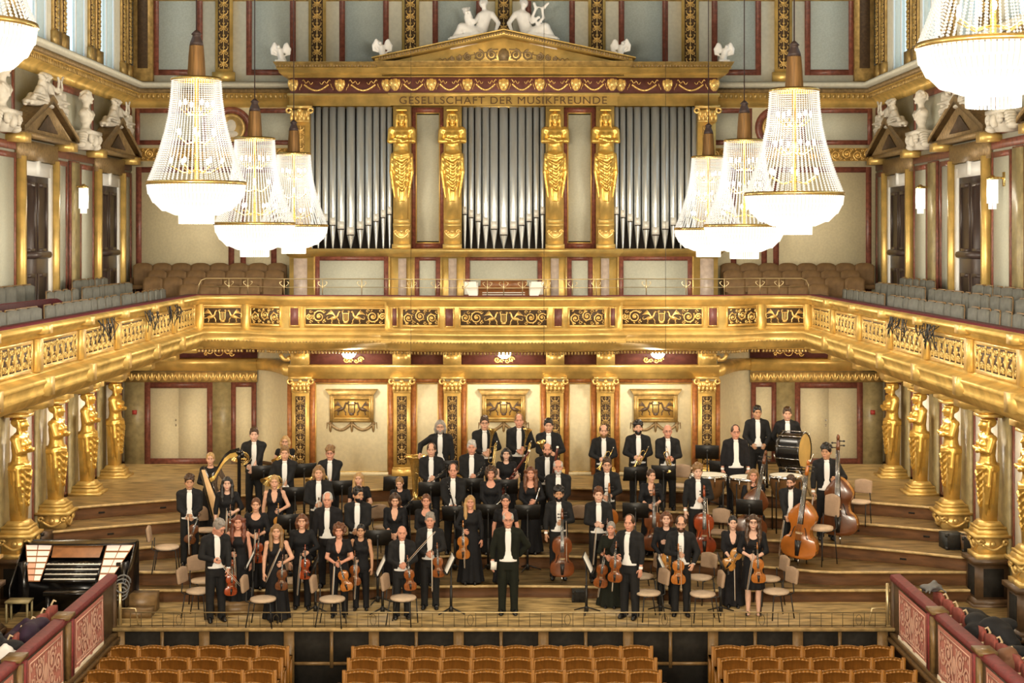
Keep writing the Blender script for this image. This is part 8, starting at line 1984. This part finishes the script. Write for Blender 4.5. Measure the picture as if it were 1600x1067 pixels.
for i in range(30):
    u = (i+0.5)/30; xs_ = -0.28+u*(colx+0.22); zt = float(np.interp(xs_, [p_[0] for p_ in NK], [p_[1] for p_ in NK])); xb = SBx0+0.03+u*(SBx1-SBx0+0.05)+0.02
    zb = SBz0+(SBz1-SBz0)*(xb-SBx0)/(SBx1-SBx0); hs.tube([(xs_, 0, zt), (xb+0.03, -0.02, zb)], 0.0022, 4)
o = ob('string_set', hs, 'chair_fabric', hp_); o['kind'] = 'stuff'
for i, (px, py, r_) in enumerate(((1107, 741, 0.36), (1168, 745, 0.36), (1228, 742, 0.33))):
    lv = 'D'; zl = LEV['C'][0]; Yt = 30.25-0.12*abs(i-1)*0; zt = ZP(py, Yt)
    t = thing('timpani_drum', f'copper kettledrum with white head, {["left", "middle", "right"][i]} of the three timpani', 'drum', (XP(px, Yt), Yt, zl if Yt < edge_y('D', XP(px, Yt)) else LEV['D'][0]))
    zb = zt-t.location.z
    ob('kettle', MB().lathe([(0.03, zb-0.52), (0.14, zb-0.50), (0.25, zb-0.40), (r_*0.93, zb-0.22), (r_*0.97, zb-0.04)], 24, cap=False), 'copper_kettle', t, smooth=True)
    ob('hoop', MB().lathe([(r_*0.98, zb-0.06), (r_*1.03, zb-0.05), (r_*1.03, zb-0.005), (r_*0.98, zb+0.008)], 28, cap=False), 'chrome', t); ob('drum_head', MB().lathe([(r_*0.99, zb-0.002), (0.0, zb+0.004)], 28, cap=False), 'drum_skin', t)
    for k_ in range(4):
        a = PI/4+k_*PI/2; ob('leg', MB().tube([(r_*math.cos(a), r_*math.sin(a), zb-0.1), (r_*0.98*math.cos(a), r_*0.98*math.sin(a), 0.02)], 0.014, 6), 'black_metal', t)
    for k_ in range(8):
        a = k_*PI/4+0.2; ob('tension_rod', MB().tube([(r_*1.05*math.cos(a), r_*1.05*math.sin(a), zb-0.01), (r_*1.02*math.cos(a), r_*1.02*math.sin(a), zb-0.2)], 0.009, 5), 'chrome', t)
Yd = 31.75; zd = LEV['E'][0] if Yd > edge_y('E', XP(1243, Yd)) else LEV['D'][0]; cz_ = ZP(704, Yd)
bd = thing('bass_drum', 'black bass drum with yellowed skin on a stand at the back right', 'drum', (XP(1240, Yd), Yd, zd), 0.0)
drum = Matrix.Translation((0, 0, cz_-zd)) @ Matrix.Rotation(-0.55, 4, 'Z') @ Matrix.Rotation(PI/2, 4, 'Y') @ Matrix.Rotation(0, 4, 'X')
ob('shell', MB().lathe([(0.37, -0.24), (0.37, 0.24)], 32, cap=False).xf(drum), 'black_lacquer', bd, smooth=True)
for z0 in (-0.25, 0.20): ob('hoop', MB().lathe([(0.37, z0), (0.395, z0), (0.395, z0+0.05), (0.37, z0+0.05)], 32, cap=False).xf(drum), 'black_lacquer', bd, smooth=True)
ob('drum_head', MB().lathe([(0.372, 0.235), (0.0, 0.242)], 32, cap=False).xf(drum), 'drum_skin_yellow', bd); ob('drum_head', MB().lathe([(0.0, -0.242), (0.372, -0.235)], 32, cap=False).xf(drum), 'drum_skin_yellow', bd)
for k_ in range(10):
    a = k_*PI/5; ob('tension_rod', MB().tube([(0.40*math.cos(a), 0.40*math.sin(a), -0.25), (0.40*math.cos(a), 0.40*math.sin(a), 0.25)], 0.009, 5).xf(drum), 'chrome', bd)
for d in (-1, 1): ob('stand_leg', MB().tube([(d*0.12, -0.1, cz_-zd-0.36), (d*0.30, -0.25, 0.02)], 0.018, 6).tube([(d*0.12, 0.1, cz_-zd-0.36), (d*0.30, 0.25, 0.02)], 0.018, 6), 'chrome', bd)
ob('stand_ring', MB().tube(circ((0, 0, cz_-zd), 0.41, PI*1.05, PI*1.95, 14), 0.018, 6), 'chrome', bd)

# ---------------------------------------------------------------- chairs and stands
CH_ = [  # px, py of the seat, level, turn, label
    (261, 853, 'B', 1.15, 'beige chair standing empty at the far left of the platform'), (311, 921, 'S', 0.9, 'beige chair in front of the step beside the bending violinist'), (318, 905, 'S', 0.6, 'beige chair behind the bending violinist at the front left'),
    (411, 934, 'S', 1.0, 'pale chair beside the sleeveless long gown at the front'), (519, 934, 'S', 1.0, 'pale chair beside the short-sleeved violinist'), (630, 932, 'S', 0.9, 'pale chair in front of the raised-bow violinist'),
    (1012, 924, 'S', -0.8, 'beige chair behind the forward-stepping violist'), (1002, 898, 'S', -0.9, 'beige chair further back between the right-hand violists'), (1098, 926, 'S', -1.0, 'beige chair to the right of the violist in glasses'), (1093, 900, 'S', -0.7, 'beige chair behind the violist in glasses'),
    (1120, 829, 'B', -0.4, 'brown-backed chair beside the red cello'), (1213, 922, 'S', -0.8, 'beige chair at the right end of the front row'), (1200, 902, 'S', -0.9, 'beige chair behind the person in the knee-length skirt'),
    (1342, 782, 'D', -0.5, 'grey-brown chair at the far right of the platform'), (322, 826, 'B', 0.4, 'beige chair behind the person at the far left'), (903, 822, 'A', -0.2, 'brown chair between two cellists on the first step'),
    (602, 822, 'B', 0.5, 'brown chair behind the raised-bow violinist on the platform'), (456, 905, 'S', 0.4, 'brown chair between the front left violinists'), (1062, 757, 'D', -0.3, 'beige chair beside the right trumpeter'), (1067, 730, 'D', -0.1, 'black-backed chair right of the trumpeters')]
for px, py, lv, rz, lb in CH_: chair(px, py, lv, rz*1.45 if abs(rz) > 0.75 else rz, lb, 'chair_pale' if 'brown-backed' not in lb else 'chair_fabric')
chair(1283, 822, 'B', -0.9, 'tall bass stool chair between the two double basses', 'chair_pale', None, 1.5)
ST = [(393, 872, 'S', -PI/2+0.12, 'music stand seen edge-on beside the sleeveless long gown', 'pale sheet music on the stand beside the sleeveless long gown', 26.9), (491, 882, 'S', -PI/2+0.14, 'music stand seen edge-on beside the short-sleeved violinist', None, 26.75),
      (596, 884, 'S', -PI/2+0.12, 'music stand with white sheets left of the raised-bow violinist', 'white sheet music on the stand left of the raised-bow violinist', 26.67), (703, 880, 'S', -PI/2+0.14, 'music stand with white sheets left of the conductor', 'white sheet music on the stand left of the conductor', 26.67),
      (918, 879, 'S', PI/2-0.14, 'music stand with white sheets right of the conductor', 'white sheet music on the stand right of the conductor', 26.7), (1034, 881, 'S', PI/2-0.14, 'music stand with white sheets before the long-sleeved violist', 'white sheet music before the long-sleeved violist', 26.75),
      (1128, 880, 'S', PI/2-0.12, 'music stand seen edge-on left of the black jacket', None, 26.7)]
for px, py, lv, rz, lb, sh, Y in ST: stand(px, py, lv, rz, lb, sh, Y, CZ-(py-VY)*Y/F)
ST2 = [(412, 738, 'beside the harp and the back horn player'), (475, 735, 'right of the cap-sleeved horn player'), (461, 772, 'before the horn player in tails'), (453, 815, 'left of the charcoal tailcoat on the first step'), (534, 762, 'before the horn player with glasses'), (618, 755, 'behind the oboist looking down'),
       (673, 764, 'below the woodwind player beside the tuba'), (698, 730, 'in front of the tuba player'), (737, 758, 'below the clarinet left of the bassoon'), (640, 793, 'right of the V-necked dress'), (711, 802, 'below the clarinettist'), (790, 760, 'below the slanting bassoon'),
       (824, 800, 'before the upright flute'), (763, 799, 'before the low-held flute'), (993, 740, 'before the middle trumpeter'), (1037, 738, 'before the right trumpeter'), (993, 797, 'left of the cellist in a shirt'), (1105, 706, 'behind the red cello near the gilded pilaster'),
       (1127, 731, 'in front of the timpanist'), (1171, 792, 'before the seated double bass player'), (1198, 694, 'before the percussionist at the back'), (590, 840, 'behind the sleeveless-top violinist')]
for i, (px, py, lb) in enumerate(ST2): stand(px, py, None, PI+0.12*math.sin(i*2.3)+(0.25 if px < 640 else -0.25 if px > 1000 else 0), 'black music stand '+lb)
crate(XP(905, 27.62), 27.60, 0.0, 0.26, 0.26, 0.20, 'case_black', 'dark box at the foot of the first step right of the conductor', 'box', 'equipment_box')
tag(ob('low_podium', MB().box(-0.42, 0.42, -0.30, 0.30, 0, 0.16).box(-0.425, 0.425, -0.305, 0.305, 0.16, 0.175), 'oak_trim', None, (XP(372, 26.9), 26.85, 0), (0, 0, 0.3)), 'low wooden podium under the strapped-gown violinist', 'podium')
